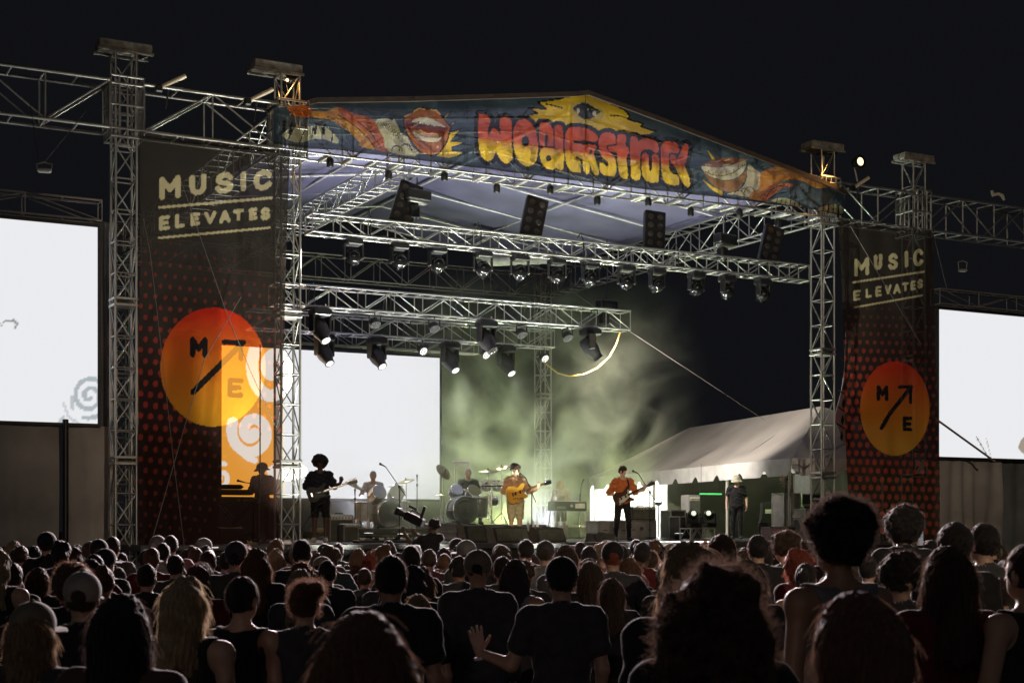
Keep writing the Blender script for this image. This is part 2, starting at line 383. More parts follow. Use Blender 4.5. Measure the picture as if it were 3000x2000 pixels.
# ------------------------------------------------------------------ the painted fascia
tF = -.26
def fs(px, py): s_ = s_at(px, tF); return s_, z_at(py, s_, tF)
top_pts = [fs(*p) for p in ((800, 318), (905, 306), (925, 300), (1210, 296), (1500, 287), (1690, 281), (1720, 277), (1760, 292), (1960, 365), (2180, 449), (2330, 506), (2432, 548), (2475, 570))]
bot_pts = [fs(*p) for p in ((800, 422), (905, 436), (1000, 441), (1183, 464), (1480, 503), (1800, 545), (2060, 573), (2197, 590), (2388, 614), (2475, 634))]
ns, nz = 820, 84
sv = np.linspace(top_pts[0][0], top_pts[-1][0], ns)
tz = np.interp(sv, [a for a, _ in top_pts], [b for _, b in top_pts]); bz = np.interp(sv, [a for a, _ in bot_pts], [b for _, b in bot_pts])
vv = np.linspace(0, 1, nz)
S_, V_ = np.meshgrid(sv, vv, indexing='ij'); Z_ = bz[:, None]+(tz-bz)[:, None]*V_
T_ = tF+.025*np.sin(S_*1.9+Z_*2)*np.sin(np.pi*V_)+.012*np.sin(S_*5.3)
Pw = sheet(S_, T_, Z_); PX, PY = proj(Pw)
p = Paint(PX, PY, (.075, .105, .135))
DKC = (.022, .020, .019); CRM = (.70, .63, .42); YEL = (.92, .58, .045)
z1 = lambda L: [(1380+x/6.03, 300+y/6.03) for x, y in L]
z2 = lambda L: [(1680+x/6.273, 330+y/6.273) for x, y in L]
z3 = lambda L: [(1150+x/7.126, 280+y/7.126) for x, y in L]
z4 = lambda L: [(1600+x/9.408, 270+y/9.408) for x, y in L]
z5 = lambda L: [(2020+x/5.113, 420+y/5.113) for x, y in L]
z6 = lambda L: [(800+x/6.19, 280+y/6.19) for x, y in L]
burst = [(1522, 345), (1575, 332), (1548, 317), (1600, 319), (1575, 300), (1650, 288), (1720, 276), (1765, 292), (1830, 322), (1845, 340), (1838, 350), (1885, 362), (1878, 372), (1925, 385), (1903, 392), (1930, 440), (1500, 420)]
p.poly(burst, YEL, False); p.line(burst[:6], 5, DKC); p.line(burst[7:14], 5, DKC)
p.line(z4([(0, 330), (200, 370), (440, 440)]), 4, DKC); p.line(z4([(1770, 650), (2050, 660), (2352, 760)]), 4, DKC)
# eye
p.poly(z4([(640, 430), (800, 300), (1100, 230), (1350, 330), (1620, 560), (1500, 760), (1250, 860), (950, 830), (740, 640)]), (.72, .50, .12))
p.poly(z4([(750, 450), (900, 330), (1100, 300), (1250, 380), (1500, 540), (1390, 620), (1290, 710), (1100, 750), (950, 700), (850, 570)]), (.03, .035, .035))
p.ell(1600+880/9.408, 270+520/9.408, 4.5, 7, CRM); p.ell(1600+1330/9.408, 270+600/9.408, 6, 7.5, CRM); p.ell(1600+1150/9.408, 270+490/9.408, 2, 2.6, (.6, .6, .55))
# left: keys, orange arm, cloud, lips
p.poly(z6([(170, 700), (390, 560), (600, 560), (730, 550), (870, 560), (1000, 600), (1160, 760), (1160, 870), (900, 790), (700, 800), (480, 860), (260, 800)]), (.55, .52, .33))
for x0, y0, x1, y1 in ((390, 560, 270, 800), (600, 560, 480, 860), (730, 560, 700, 800), (890, 560, 890, 800), (1080, 650, 1060, 850)): p.line(z6([(x0, y0), (x1, y1)]), 3.5, DKC)
for x, y in ((330, 600), (200, 560), (780, 610), (930, 620)): p.line(z6([(x, y-90), (x-20, y+80)]), 8, DKC)
p.poly(z6([(250, 200), (480, 165), (650, 205), (700, 290), (700, 370), (560, 400), (400, 370)]), (.62, .15, .03))
for k in range(40): a, b = rng.random(2); p.ell(800+(300+330*a)/6.19, 280+(210+b*170+60*a)/6.19, 1.4, 1.4, DKC)
p.poly(z6([(720, 290), (960, 290), (1180, 210), (1450, 330), (1650, 400), (1850, 470), (1950, 650), (2080, 950), (2090, 1020), (1600, 930), (1560, 850), (1450, 730), (1250, 570), (1000, 430), (730, 400)]), (.58, .27, .06))
p.poly(z6([(1180, 210), (1480, 330), (1780, 420), (1920, 600), (2090, 1010), (1870, 960), (1750, 750), (1550, 560), (1300, 420)]), (.50, .13, .06))
p.line(z6([(1180, 350), (1500, 560), (1750, 800), (1860, 980)]), 3, DKC); p.line(z6([(1540, 480), (1800, 700), (1950, 950)]), 3, DKC)
for k in range(90):
    a = rng.random(); b = rng.normal()*.35; p.ell(800+(1000+620*a+60*b)/6.19, 280+(430+480*a*a+90*a+70*b)/6.19, 1.3, 1.3, (.05, .06, .08))
p.poly(z6([(1860, 470), (1950, 420), (2080, 420), (2200, 490), (2270, 600), (2330, 720), (2400, 860), (2600, 1100), (2090, 1010), (2000, 760), (1920, 620)]), (.60, .56, .36))
p.poly(z3([(0, 520), (80, 570), (140, 700), (190, 810), (300, 850), (330, 900), (430, 1090), (560, 1210), (0, 1180)]), (.60, .56, .36))
for k in range(20): p.line(z6([(1900+k*20, 480+k*k*.55), (1870+k*21, 560+k*k*.6)]), 1.2, DKC)
for k in range(16): p.line(z3([(215+k*22, 870+k*20), (180+k*20, 960+k*18)]), 1.3, DKC)
for cx, cy, rr in ((90, 1160, 110), (270, 1150, 130)): p.line([(1150+(cx+rr*math.cos(a))/7.126, 280+(cy-rr*math.sin(a))/7.126) for a in np.linspace(0, math.pi, 12)], 3, DKC)
ybl = [(920, 1260), (1100, 1060), (1170, 880), (1230, 760), (1430, 700), (1220, 950), (1520, 990), (1240, 1080), (1240, 1150), (1510, 1190), (1330, 1280), (1200, 1310)]
p.poly(z3(ybl), YEL, False); p.line(z3(ybl[3:]), 3.5, (.03, .05, .09))
for q in ([(1075, 440), (1240, 310), (1110, 480)], [(1215, 590), (1320, 535), (1245, 640)]): p.poly(z3(q), YEL, False); p.line(z3(q), 3, (.03, .05, .09), True)
lip = [(235, 540), (250, 460), (320, 420), (450, 320), (560, 255), (640, 255), (720, 290), (800, 285), (900, 300), (980, 380), (1050, 460), (1150, 590), (1210, 660), (1200, 740), (1170, 850), (1130, 980), (1050, 1100), (970, 1200), (880, 1250), (740, 1250), (620, 1220), (520, 1120), (420, 990), (330, 850), (260, 700)]
p.poly(z3(lip), (.46, .14, .045)); p.line(z3(lip), 4, DKC, True, True)
p.poly(z3([(270, 545), (390, 520), (560, 450), (700, 450), (900, 540), (1110, 650), (1160, 680), (1120, 760), (1060, 850), (960, 960), (780, 990), (640, 960), (480, 870), (350, 740)]), (.24, .05, .03))
p.poly(z3([(390, 540), (540, 465), (660, 452), (800, 480), (950, 560), (1110, 660), (920, 640), (750, 620), (540, 580)]), (.85, .77, .55))
p.poly(z3([(470, 750), (600, 715), (740, 800), (860, 760), (960, 830), (940, 890), (740, 875), (600, 830)]), (.46, .24, .13))
p.poly(z3([(410, 760), (480, 770), (620, 860), (740, 880), (850, 890), (940, 900), (1020, 870), (950, 960), (780, 975), (620, 940), (480, 860)]), (.80, .72, .50))
for q in ([(450, 330), (560, 270), (670, 285)], [(800, 300), (900, 310), (990, 390)], [(260, 440), (370, 390)]): p.line(z3(q), 4, (.85, .5, .25))
p.ell(1150+945/7.126, 280+1075/7.126, 3.5, 4, (.85, .5, .25))
for x in range(4): p.line(z3([(540+x*125, 590+x*20), (540+x*125, 555+x*25)]), 2, DKC)
# right: grin, cloud, arm, keys
p.poly(z5([(190, 540), (350, 650), (500, 720), (490, 790), (340, 700)]), YEL, False); p.poly(z5([(255, 80), (380, 235), (340, 245)]), YEL, False)
p.poly(z5([(880, 320), (980, 390), (1070, 470), (1030, 690), (900, 800), (680, 770), (560, 760), (740, 700), (850, 560)]), (.66, .55, .36))
p.poly(z5([(1060, 470), (1150, 390), (1400, 340), (1700, 430), (2080, 590), (2040, 660), (1900, 670), (1700, 570), (1500, 540), (1330, 600), (1200, 760), (1150, 860), (900, 850), (950, 720), (1040, 680)]), (.62, .25, .05))
p.poly(z5([(1040, 840), (1150, 700), (1300, 610), (1480, 600), (1560, 640), (1380, 680), (1250, 780), (1170, 860)]), (.48, .13, .05))
p.line(z5([(1150, 800), (1220, 700), (1330, 630), (1470, 650)]), 3, DKC); p.line(z5([(1180, 840), (1300, 760), (1450, 730)]), 3, DKC)
for k in range(40): a = rng.random(); b = rng.normal()*.3; p.ell(2020+(1060+420*a+50*b)/5.113, 420+(830-260*a+60*b)/5.113, 1.3, 1.3, DKC)
p.poly(z5([(220, 430), (330, 510), (500, 560), (700, 530), (850, 400), (870, 300), (840, 520), (740, 680), (600, 730), (450, 690), (330, 600), (250, 500)]), (.42, .19, .075))
p.poly(z5([(190, 320), (380, 240), (560, 215), (850, 240), (840, 262), (640, 315), (430, 362), (200, 335)]), (.34, .13, .065))
p.poly(z5([(190, 342), (430, 366), (640, 322), (840, 265), (820, 400), (700, 520), (500, 550), (330, 500), (220, 420)]), (.80, .70, .48))
p.line(z5([(230, 420), (330, 470), (500, 490), (660, 440), (830, 320)]), 2.2, (.2, .1, .05), smooth=False)
for x, y in ((285, 430), (350, 450), (430, 460), (550, 450), (660, 410), (730, 370), (790, 340)): p.line(z5([(x, y-25), (x+5, y+30)]), 1.6, (.2, .1, .05))
for q in ([(400, 275), (470, 255)], [(530, 260), (600, 240)], [(240, 320), (320, 322)], [(510, 330), (600, 318)]): p.line(z5(q), 3, (.8, .55, .32))
for cx, cy, rr in ((900, 730, 75), (740, 790, 80), (820, 720, 45)): p.line([(2020+(cx+rr*math.cos(a))/5.113, 420+(cy-rr*math.sin(a))/5.113) for a in np.linspace(0, math.pi, 12)], 2.6, (.15, .1, .06))
p.poly(z5([(1230, 850), (1400, 815), (1560, 860), (1690, 950), (1500, 925), (1280, 880)]), (.55, .5, .32))
for k in range(6): p.line(z5([(1320+k*65, 820+k*12), (1300+k*68, 890+k*12)]), 2.4, DKC)
p.poly(z5([(1940, 970), (2100, 920), (2260, 920), (2290, 1050), (2120, 1040), (1950, 1060)]), (.40, .36, .24))
for k in range(4): p.line(z5([(2010+k*75, 920), (1990+k*80, 1060)]), 4, DKC)
# the word, in bubble letters: black surround, red over yellow
Wl = z1([(140, 225), (170, 210), (240, 215), (310, 260), (340, 320), (325, 400), (300, 470), (290, 540), (315, 570), (345, 520), (370, 470), (410, 455), (460, 490), (500, 550), (520, 590), (515, 500), (510, 420), (515, 300), (560, 265), (630, 265), (690, 300), (715, 360), (725, 600), (725, 980), (710, 1030), (650, 1075), (590, 1070), (540, 1030), (490, 960), (460, 900), (435, 875), (410, 940), (380, 1000), (330, 1030), (270, 1030), (190, 960), (150, 860), (135, 700), (125, 450)])
Ol = z1([(745, 560), (760, 450), (820, 340), (910, 305), (990, 315), (1070, 380), (1130, 480), (1160, 600), (1180, 750), (1175, 920), (1140, 1050), (1080, 1110), (1000, 1130), (910, 1100), (830, 1020), (770, 880), (745, 720)])
Nl = z1([(1215, 380), (1260, 360), (1330, 360), (1400, 400), (1440, 470), (1470, 440), (1490, 415), (1540, 398), (1600, 420), (1620, 480), (1630, 700), (1640, 1000), (1635, 1150), (1600, 1200), (1550, 1190), (1500, 1165), (1440, 1185), (1360, 1180), (1280, 1120), (1230, 1020), (1215, 900), (1240, 830), (1290, 800), (1310, 790), (1220, 730), (1205, 560)])
El = [(1656, 400), (1662, 380), (1680, 372), (1715, 376), (1740, 388), (1751, 402), (1750, 412), (1740, 418), (1748, 432), (1740, 445), (1745, 470), (1755, 500), (1753, 512), (1743, 512), (1735, 500), (1728, 482), (1726, 505), (1718, 510), (1710, 500), (1706, 505), (1690, 506), (1672, 500), (1660, 480), (1654, 440)]
Sl = z2([(465, 560), (475, 470), (530, 385), (620, 360), (710, 380), (765, 430), (780, 560), (770, 580), (660, 590), (620, 600), (615, 650), (640, 710), (700, 760), (770, 860), (785, 1000), (780, 1120), (740, 1180), (650, 1170), (560, 1150), (495, 1090), (475, 980), (490, 920), (560, 940), (600, 985), (640, 975), (620, 900), (540, 830), (480, 730)])
Tl = z2([(815, 420), (860, 398), (920, 405), (965, 450), (960, 600), (1010, 650), (1020, 750), (990, 780), (980, 900), (1000, 1100), (995, 1200), (960, 1225), (880, 1190), (840, 1100), (815, 950), (805, 800), (790, 730), (650, 700), (650, 620), (790, 605), (805, 500)])
Rl = z2([(1045, 520), (1060, 450), (1110, 435), (1170, 460), (1190, 530), (1260, 490), (1350, 475), (1450, 495), (1540, 560), (1565, 680), (1545, 740), (1500, 740), (1470, 720), (1440, 690), (1380, 675), (1300, 685), (1240, 740), (1225, 850), (1230, 1000), (1225, 1200), (1170, 1245), (1110, 1230), (1060, 1180), (1055, 1000), (1040, 750)])
Ul = z2([(1255, 850), (1270, 770), (1320, 740), (1370, 770), (1380, 850), (1390, 1000), (1410, 1075), (1435, 1050), (1440, 900), (1440, 800), (1480, 765), (1540, 780), (1570, 850), (1575, 1050), (1560, 1260), (1510, 1285), (1420, 1280), (1330, 1240), (1270, 1150), (1250, 1000)])
Cl = z2([(1610, 650), (1630, 580), (1700, 530), (1800, 535), (1900, 570), (1940, 650), (1935, 730), (1880, 745), (1790, 740), (1755, 770), (1750, 900), (1770, 1050), (1820, 1120), (1880, 1145), (1930, 1170), (1945, 1250), (1935, 1330), (1860, 1335), (1760, 1320), (1670, 1260), (1625, 1130), (1610, 900)])
Kl = z2([(1960, 750), (1990, 650), (2040, 580), (2090, 585), (2115, 640), (2100, 760), (2070, 900), (2045, 950), (2050, 1000), (2100, 1120), (2130, 1220), (2140, 1330), (2110, 1375), (2060, 1350), (2000, 1270), (1950, 1180), (1920, 1120), (1870, 1000), (1770, 860), (1800, 770), (1860, 790), (1900, 850)])
WORD = [Wl, Ol, Nl, El, Sl, Tl, Rl, Ul, Cl, Kl]
for L in WORD: p.line(L, 25, DKC, True, True)
for L in WORD: p.poly(L, DKC)
def redyel(x, y):
    d = y-(399+(x-1380)*.1413); k = np.clip(d/26, 0, 1)[:, None]
    c = np.array((.60, .10, .04))*(1-k)+np.array((.92, .58, .035))*k
    return np.where((d < 0)[:, None], np.array((.70, .10, .04)), np.array((.70, .24, .10))*(1-k)+np.array((.95, .60, .035))*k)
for L in WORD: p.poly(L, redyel)
p.ell(1380+960/6.03, 300+690/6.03, 11, 15.5, DKC); p.ell(1380+1370/6.03, 300+990/6.03, 8, 9, DKC)
p.line(z1([(1330, 575), (1330, 770)]), 8, DKC); p.line(z1([(1290, 790), (1470, 795), (1465, 450)]), 4.5, DKC)
p.line([(1684, 416), (1738, 420)], 10, DKC); p.ell(1731, 446, 5, 6, DKC); p.line([(1690, 462), (1704, 470), (1706, 506)], 7, DKC)
# hem and seams
p.line([(808, 419), (1183, 461), (1480, 500), (1800, 541), (2197, 586), (2470, 630)], 5, (.05, .045, .035))
for x in (908, 1370, 1715, 2032, 2388): p.line([(x, 270), (x, 640)], 1.6, (.06, .06, .06))
FM = cloth_mat('fascia_print', transp=.24, transl=.66, tint=.35)
fa = bpy.data.objects.new('fascia_banner', grid_mesh('fascia_banner', Pw, p.C)); COL.objects.link(fa); fa.data.materials.append(FM)
tag(fa, 'painted gable fascia with lips, an eye and red and yellow bubble lettering', 'banner')
fr = MB()
for (a, b), (c, d) in zip(top_pts[1:-1], top_pts[2:]): fr.box(((a+c)/2, tF-.02, (b+d)/2+.03), (math.hypot(c-a, d-b)+.02, .10, .10), m=Matrix.Rotation(-math.atan2(d-b, c-a), 3, 'Y'))
obj('roof_edge', fr, M('edge_tarp', (.04, .026, .02), .8, bump=.5, bscale=8), RF)
# ================================================================== the two printed banners
def banner(px_tl, px_tr, ztop, zbot, t, taper, label, ls=0.):
    n, m = 190, 470
    u, v = np.meshgrid(np.linspace(0, 1, n), np.linspace(0, 1, m), indexing='ij')
    s0, s1 = s_at(px_tl, t), s_at(px_tr, t)
    z = zbot+(ztop-zbot)*v
    s = s0+(s1-s0)*(u*(1-taper*(1-v))+ls*(1-u)*(1-v))
    tt = t+.09*np.sin(u*9+np.sin(v*5)*.8)*(1-v*.5)+.035*np.sin(u*17-v*3+np.sin(v*8))*np.sin(np.pi*u)+.05*np.sin(u*3.1+v*4)*np.sin(np.pi*v)+.02*np.sin(u*23+v*7)
    z = z-.05*np.sin(u*np.pi)*(v > .99)
    P = sheet(s, tt, z); return P, *proj(P)
BASE = (.060, .052, .045); INK = (.028, .024, .022); TXT = (.85, .74, .44)
def redden(p):
    k = np.clip((p.Y-700)/500, 0, 1)[:, None]; p.C[:] = np.array(BASE)*(1-k)+np.array((.058, .032, .027))*k
def grad(y0, y1, r, o):
    def f(x, y):
        k = np.clip((y-y0)/(y1-y0), 0, 1)[:, None]; return np.array(r)*(1-k)+np.array(o)*k
    return f
def dots(p, x0, x1, y0, y1, dx, dy, rmax, fade, slope, cc):
    row = 0; y = y0
    while y < y1:
        x = x0+(dx/2 if row % 2 else 0)
        while x < x1:
            k = fade(x, y)
            if k > .12:
                c = np.array((.52, .07, .045))*k+np.array(BASE)*(1-k)
                p.ell(x, y+slope*(x-x0), rmax*.8*(.55+.45*k), rmax*(.55+.45*k), c)
            x += dx
        y += dy; row += 1
P_, PX, PY = banner(408, 850, 9.40, .25, -.36, .10, '')
p = Paint(PX, PY, BASE); redden(p)
dots(p, 412, 850, 640, 1570, 29, 32, 9.5, lambda x, y: np.clip((y-640)/500, 0, 1)*np.clip(1.2-(x-410)/430*(.85 if y < 1240 else 1.7), .0, 1)*(np.clip((1640-y)/400, 0, 1) if y > 1240 else 1), .10, 0)
p.ell(624, 1075, 154, 174, grad(920, 1230, (.85, .045, .02), (.95, .42, .03)))
letters(p, 'M', [(557, 608, 986, 1047)], 15, INK, .03); letters(p, 'E', [(666, 713, 1107, 1164)], 15, INK, .02)
p.line([(566, 1148), (703, 1012)], 18, INK); p.line([(656, 1002), (714, 1003)], 15, INK); p.line([(706, 1003), (706, 1050)], 15, INK)
letters(p, 'MUSIC', [(467, 529, 516, 583), (555, 605, 511, 571), (630, 685, 505, 567), (705, 720, 502, 560), (743, 797, 498, 558)], 16, TXT)
letters(p, 'ELEVATES', [(466, 498, 632, 674), (513, 542, 625, 667), (557, 586, 623, 661), (598, 634, 619, 656), (642, 676, 615, 654), (683, 714, 612, 647), (729, 754, 609, 645), (763, 792, 607, 645)], 11, TXT)
p.line([(467, 608), (795, 580)], 7.5, TXT); p.line([(466, 697), (790, 667)], 6.5, TXT)
p.line([(408, 400), (850, 448)], 8, (.02, .02, .02)); p.line([(848, 440), (843, 1000)], 8, (.015, .015, .015))
BM = cloth_mat('banner_print', transp=.25, transl=.35, tint=.5)
def hang(P, p, label):
    b = bpy.data.objects.new('hanging_banner', grid_mesh('hanging_banner', P, p.C)); COL.objects.link(b); b.data.materials.append(BM)
    tag(b, label, 'banner', 'printed banners beside the stage')
    return b
bl = hang(P_, p, 'tall printed banner with large red circle, left of the stage')
P_, PX, PY = banner(2452, 2738, 9.42, .25, -.36, -.05, '', .19)
p = Paint(PX, PY, BASE); redden(p)
dots(p, 2455, 2780, 900, 1570, 21.5, 25, 8.5, lambda x, y: np.clip((y-880)/220, .15, 1)*np.clip((1.15-(x-2455)/330*(.75 if y < 1350 else .35)), .2, 1), .03, 0)
p.ell(2622, 1196, 102, 138, grad(1080, 1310, (.88, .06, .025), (.98, .48, .035)))
letters(p, 'M', [(2568, 2603, 1128, 1174)], 11, INK, .03); letters(p, 'E', [(2644, 2673, 1219, 1263)], 11, INK, .02)
p.line([(2582, 1254), (2605, 1214), (2664, 1140)], 12, INK); p.line([(2636, 1133), (2671, 1133)], 10, INK); p.line([(2668, 1135), (2668, 1178)], 10, INK)
letters(p, 'MUSIC', [(2503, 2546, 756, 808), (2560, 2585, 745, 790), (2602, 2631, 742, 790), (2650, 2661, 735, 783), (2675, 2705, 730, 780)], 10.5, TXT, -.1)
letters(p, 'ELEVATES', [(2500, 2521, 850, 880), (2536, 2554, 845, 872), (2565, 2583, 838, 868), (2592, 2612, 834, 862), (2617, 2639, 831, 860), (2643, 2662, 827, 853), (2668, 2683, 822, 850), (2687, 2704, 817, 845)], 7, TXT, -.1)
p.line([(2500, 827), (2706, 796)], 5.5, TXT); p.line([(2505, 900), (2702, 865)], 5, TXT)
br_ = hang(P_, p, 'narrow printed banner with small red circle, right of the stage')
# ================================================================== screens
def screen(label, s0, s1, z0, z1, t, paint, n=220, m=150, frame=.06, group='video screens', hid=None):
    o = sthing('video_screen', label, 'screen', s0, t, z0, 0, group)
    u, v = np.meshgrid(np.linspace(s0, s1, n), np.linspace(z0, z1, m), indexing='ij')
    PX, PY = proj(sheet(u, np.full_like(u, t), v)); p = Paint(PX, PY, (.83, .835, .86)); paint(p)
    loc = np.stack([u-s0, np.full_like(u, -.02), v-z0], -1)
    obj('display', grid_mesh('display', loc, p.C), SCRM, o)
    Wd, H = s1-s0, z1-z0; nx = max(1, round(Wd/1.0)); nz_ = max(1, round(H/1.0))
    for i in range(nx):
        for j in range(nz_): obj('cabinet', MB().bbox(((i+.5)*Wd/nx, .05, (j+.5)*H/nz_), (Wd/nx-.006, .11, H/nz_-.006), .008), BLK, o)
    f = MB()
    for c, d in (((Wd/2, .03, H+frame/2), (Wd+2*frame, .16, frame)), ((Wd/2, .03, -frame/2), (Wd+2*frame, .16, frame)), ((-frame/2, .03, H/2), (frame, .16, H)), ((Wd+frame/2, .03, H/2), (frame, .16, H))): f.bbox(c, d, .006)
    obj('frame', f, BLKP, o); return o
SCRM = screen_mat('screen_light', 1.0)
def spiral(p, cx, cy, r0, turns, wd, col, sy=1.0, a0=0.):
    th = np.linspace(0, turns*2*math.pi, int(40*turns)); r = r0*(.12+.88*th/th[-1])
    p.line([(cx+a*math.cos(b+a0), cy+sy*a*math.sin(b+a0)) for a, b in zip(r, th)], wd, col)
def paint_left(p):
    g = (.42, .47, .50)
    spiral(p, 262, 1160, 62, 2.1, 13, g, 1.05, 1.2)
    p.line([(185, 1180), (200, 1220), (230, 1240)], 8, (.55, .58, .6)); p.poly([(205, 1165), (218, 1160), (216, 1200), (207, 1195)], (.5, .53, .55)); p.poly([(160, 1245), (185, 1215), (200, 1245)], (.5, .54, .56), False)
    p.line([(8, 944), (22, 940), (38, 938), (50, 950), (44, 962)], 5, (.25, .25, .25)); p.line([(0, 948), (8, 955)], 4, (.3, .3, .3))
def paint_right(p):
    p.line([(2858, 1278), (2894, 1340)], 3, (.12, .11, .1)); p.line([(2888, 1285), (2902, 1340)], 2, (.4, .38, .35)); p.poly([(2984, 1300), (3002, 1280), (3010, 1330), (2985, 1318)], (.35, .3, .24))
screen('huge blank white video screen at the left edge of the picture', s_at(285, .9)-7.2, s_at(285, .9), z_at(1241, s_at(285, .9), .9), z_at(667, s_at(285, .9), .9), .9, paint_left, 200, 120)
screen('huge blank white video screen at the right edge of the picture', s_at(2748, .7), s_at(2748, .7)+7.2, z_at(1337, s_at(2748, .7), .7), z_at(906, s_at(2748, .7), .7), .7, paint_right, 200, 120)
ORG = (5.2, 2.2, .28); SPW = (5.2, 4.8, 4.3)
def paint_stage(p):
    p.poly([(400, 900), (806, 900), (806, 1600), (400, 1600)], ORG, False)
    p.poly([(806, 900), (832, 900), (836, 1600), (806, 1600)], (.95, .84, .66), False)
    for q in (dict(cx=800, cy=1082, r0=66, turns=1.35, wd=36, a0=1.6, sy=1.5), dict(cx=738, cy=1265, r0=62, turns=1.5, wd=32, a0=.4, sy=1.15), dict(cx=648, cy=1398, r0=34, turns=1.4, wd=15, a0=2.5, sy=1.2)):
        a = q.pop('a0'); sy = q.pop('sy'); spiral(p, q['cx'], q['cy'], q['r0'], q['turns'], q['wd'], SPW, sy, a)
    p.line([(690, 1290), (700, 1320), (728, 1342), (745, 1348)], 18, SPW)
    p.ell(840, 1380, 60, 26, SPW)
tS = 9.0
s1S = s_at(1287, tS)
screen('bright white screen at the back of the stage behind the drummer', s_at(648, tS), s1S, z_at(1462, s1S, tS), z_at(1049, s1S, tS), tS, paint_stage, 330, 150)
# hanging frames over the screens
truss('thin frame truss over the left video screen', (s_at(285, 1.2)-7.3, 1.2, z_at(650, s_at(285, 1.2), 1.2)), (s_at(285, 1.2)+.05, 1.2, z_at(650, s_at(285, 1.2), 1.2)), .35, .40, 1.4, 'screen frame trusses', mat=ALUD, r=.022, rb=.012)
truss('thin frame truss over the right video screen', (s_at(2748, 1.0)-.1, 1.0, z_at(892, s_at(2748, 1.0), 1.0)), (s_at(2748, 1.0)+7, 1.0, z_at(892, s_at(2748, 1.0), 1.0)), .35, .40, 1.4, 'screen frame trusses', mat=ALUD, r=.022, rb=.012)
truss('low frame truss along the top of the stage screen', (s_at(648, 9.3), 9.3, z_at(1030, s1S, 9.3)), (s_at(1395, 9.3), 9.3, z_at(1030, s1S, 9.3)), .3, .30, .55, 'screen frame trusses', mat=ALUD, r=.022, rb=.012)
# ================================================================== drapes
def drape(label, s0, s1, z0, z1, t, mat, folds, amp=.05, slope=0., group=None, name='drape'):
    n = int(folds*10)+2; m = 14
    u, v = np.meshgrid(np.linspace(0, 1, n), np.linspace(0, 1, m), indexing='ij')
    P = np.stack([u*(s1-s0), amp*np.sin(u*folds*2*np.pi+np.sin(v*3+u*9))*(.5+.6*(1-v))+.02*np.sin(v*9+u*5), v*(z1-z0)+slope*u*v], -1)
    o = obj(name, grid_mesh(name, P), mat, loc=W(s0, t, z0), rot=(0, 0, YAW)); return tag(o, label, 'drape', group)
GD = M('grey_drape', (.37, .35, .335), .9, nscale=.9, namt=.3, bump=.9, bscale=1.6); DD = M('black_drape', (.022, .021, .022), .95, nscale=2, namt=.3, bump=.4, bscale=5)
DG = M('slate_drape', (.14, .155, .165), .9, nscale=1.4, namt=.3, bump=.4, bscale=3)
zs = z_at(1247, s_at(285, .9), .9)
sA = s_at(-150, 1.0); sB = s_at(178, 1.0); sC = s_at(334, 1.0)
drape('dusty grey drape under the left screen, further left of the dark pole', sA, sB-.03, .35, zs, 1.0, GD, 3.2, .05, group='drapes under the video screens')
drape('dusty grey drape under the left screen, nearest the lattice tower', sB+.03, sC, .35, zs, 1.0, GD, 1.3, .05, group='drapes under the video screens')
drape('dark strip of drape between left screen and lattice tower', s_at(288, 1.1), s_at(335, 1.1), zs, 7.9, 1.15, DG, 2, .03)
pl = sthing('pole', 'dark upright pole dividing the drapes under the left screen', 'pole', s_at(192, .8), .8, 0); rod('tube', (0, 0, .05), (0, 0, zs+.1), .06, BLK, pl); obj('foot', MB().bbox((0, 0, .025), (.6, .6, .05), .01), BLK, pl)
rl = sthing('barrier_rail', 'low dark rail along the foot of the left drapes', 'rail', s_at(-100, .4), .4, 0)
rod('bar', (0, 0, 1.42), (s_at(330, .4)-s_at(-100, .4), 0, 1.42), .04, BLK, rl); rod('bar', (0, 0, .9), (s_at(330, .4)-s_at(-100, .4), 0, .9), .04, BLK, rl)
for k in range(5): rod('post', (.2+k*1.0, 0, 0), (.2+k*1.0, 0, 1.42), .03, BLK, rl)
zr = z_at(1340, s_at(2755, .8), .8)
drape('grey drape under the right screen, beside the banner', s_at(2738, .9), s_at(2935, .9), .3, zr, .9, GD, 5, .06, group='drapes under the video screens')
drape('dark drape under the right screen at the edge of the picture', s_at(2937, .9), s_at(3130, .9), .3, zr, 1.0, DG, 5, .05, group='drapes under the video screens')
drape('black scrim hung behind the lower half of the left banner', s_at(424, .75), s_at(641, .75), .2, z_at(1252, s_at(424, .75), .75), .75, DD, 5, .03, slope=-.13)
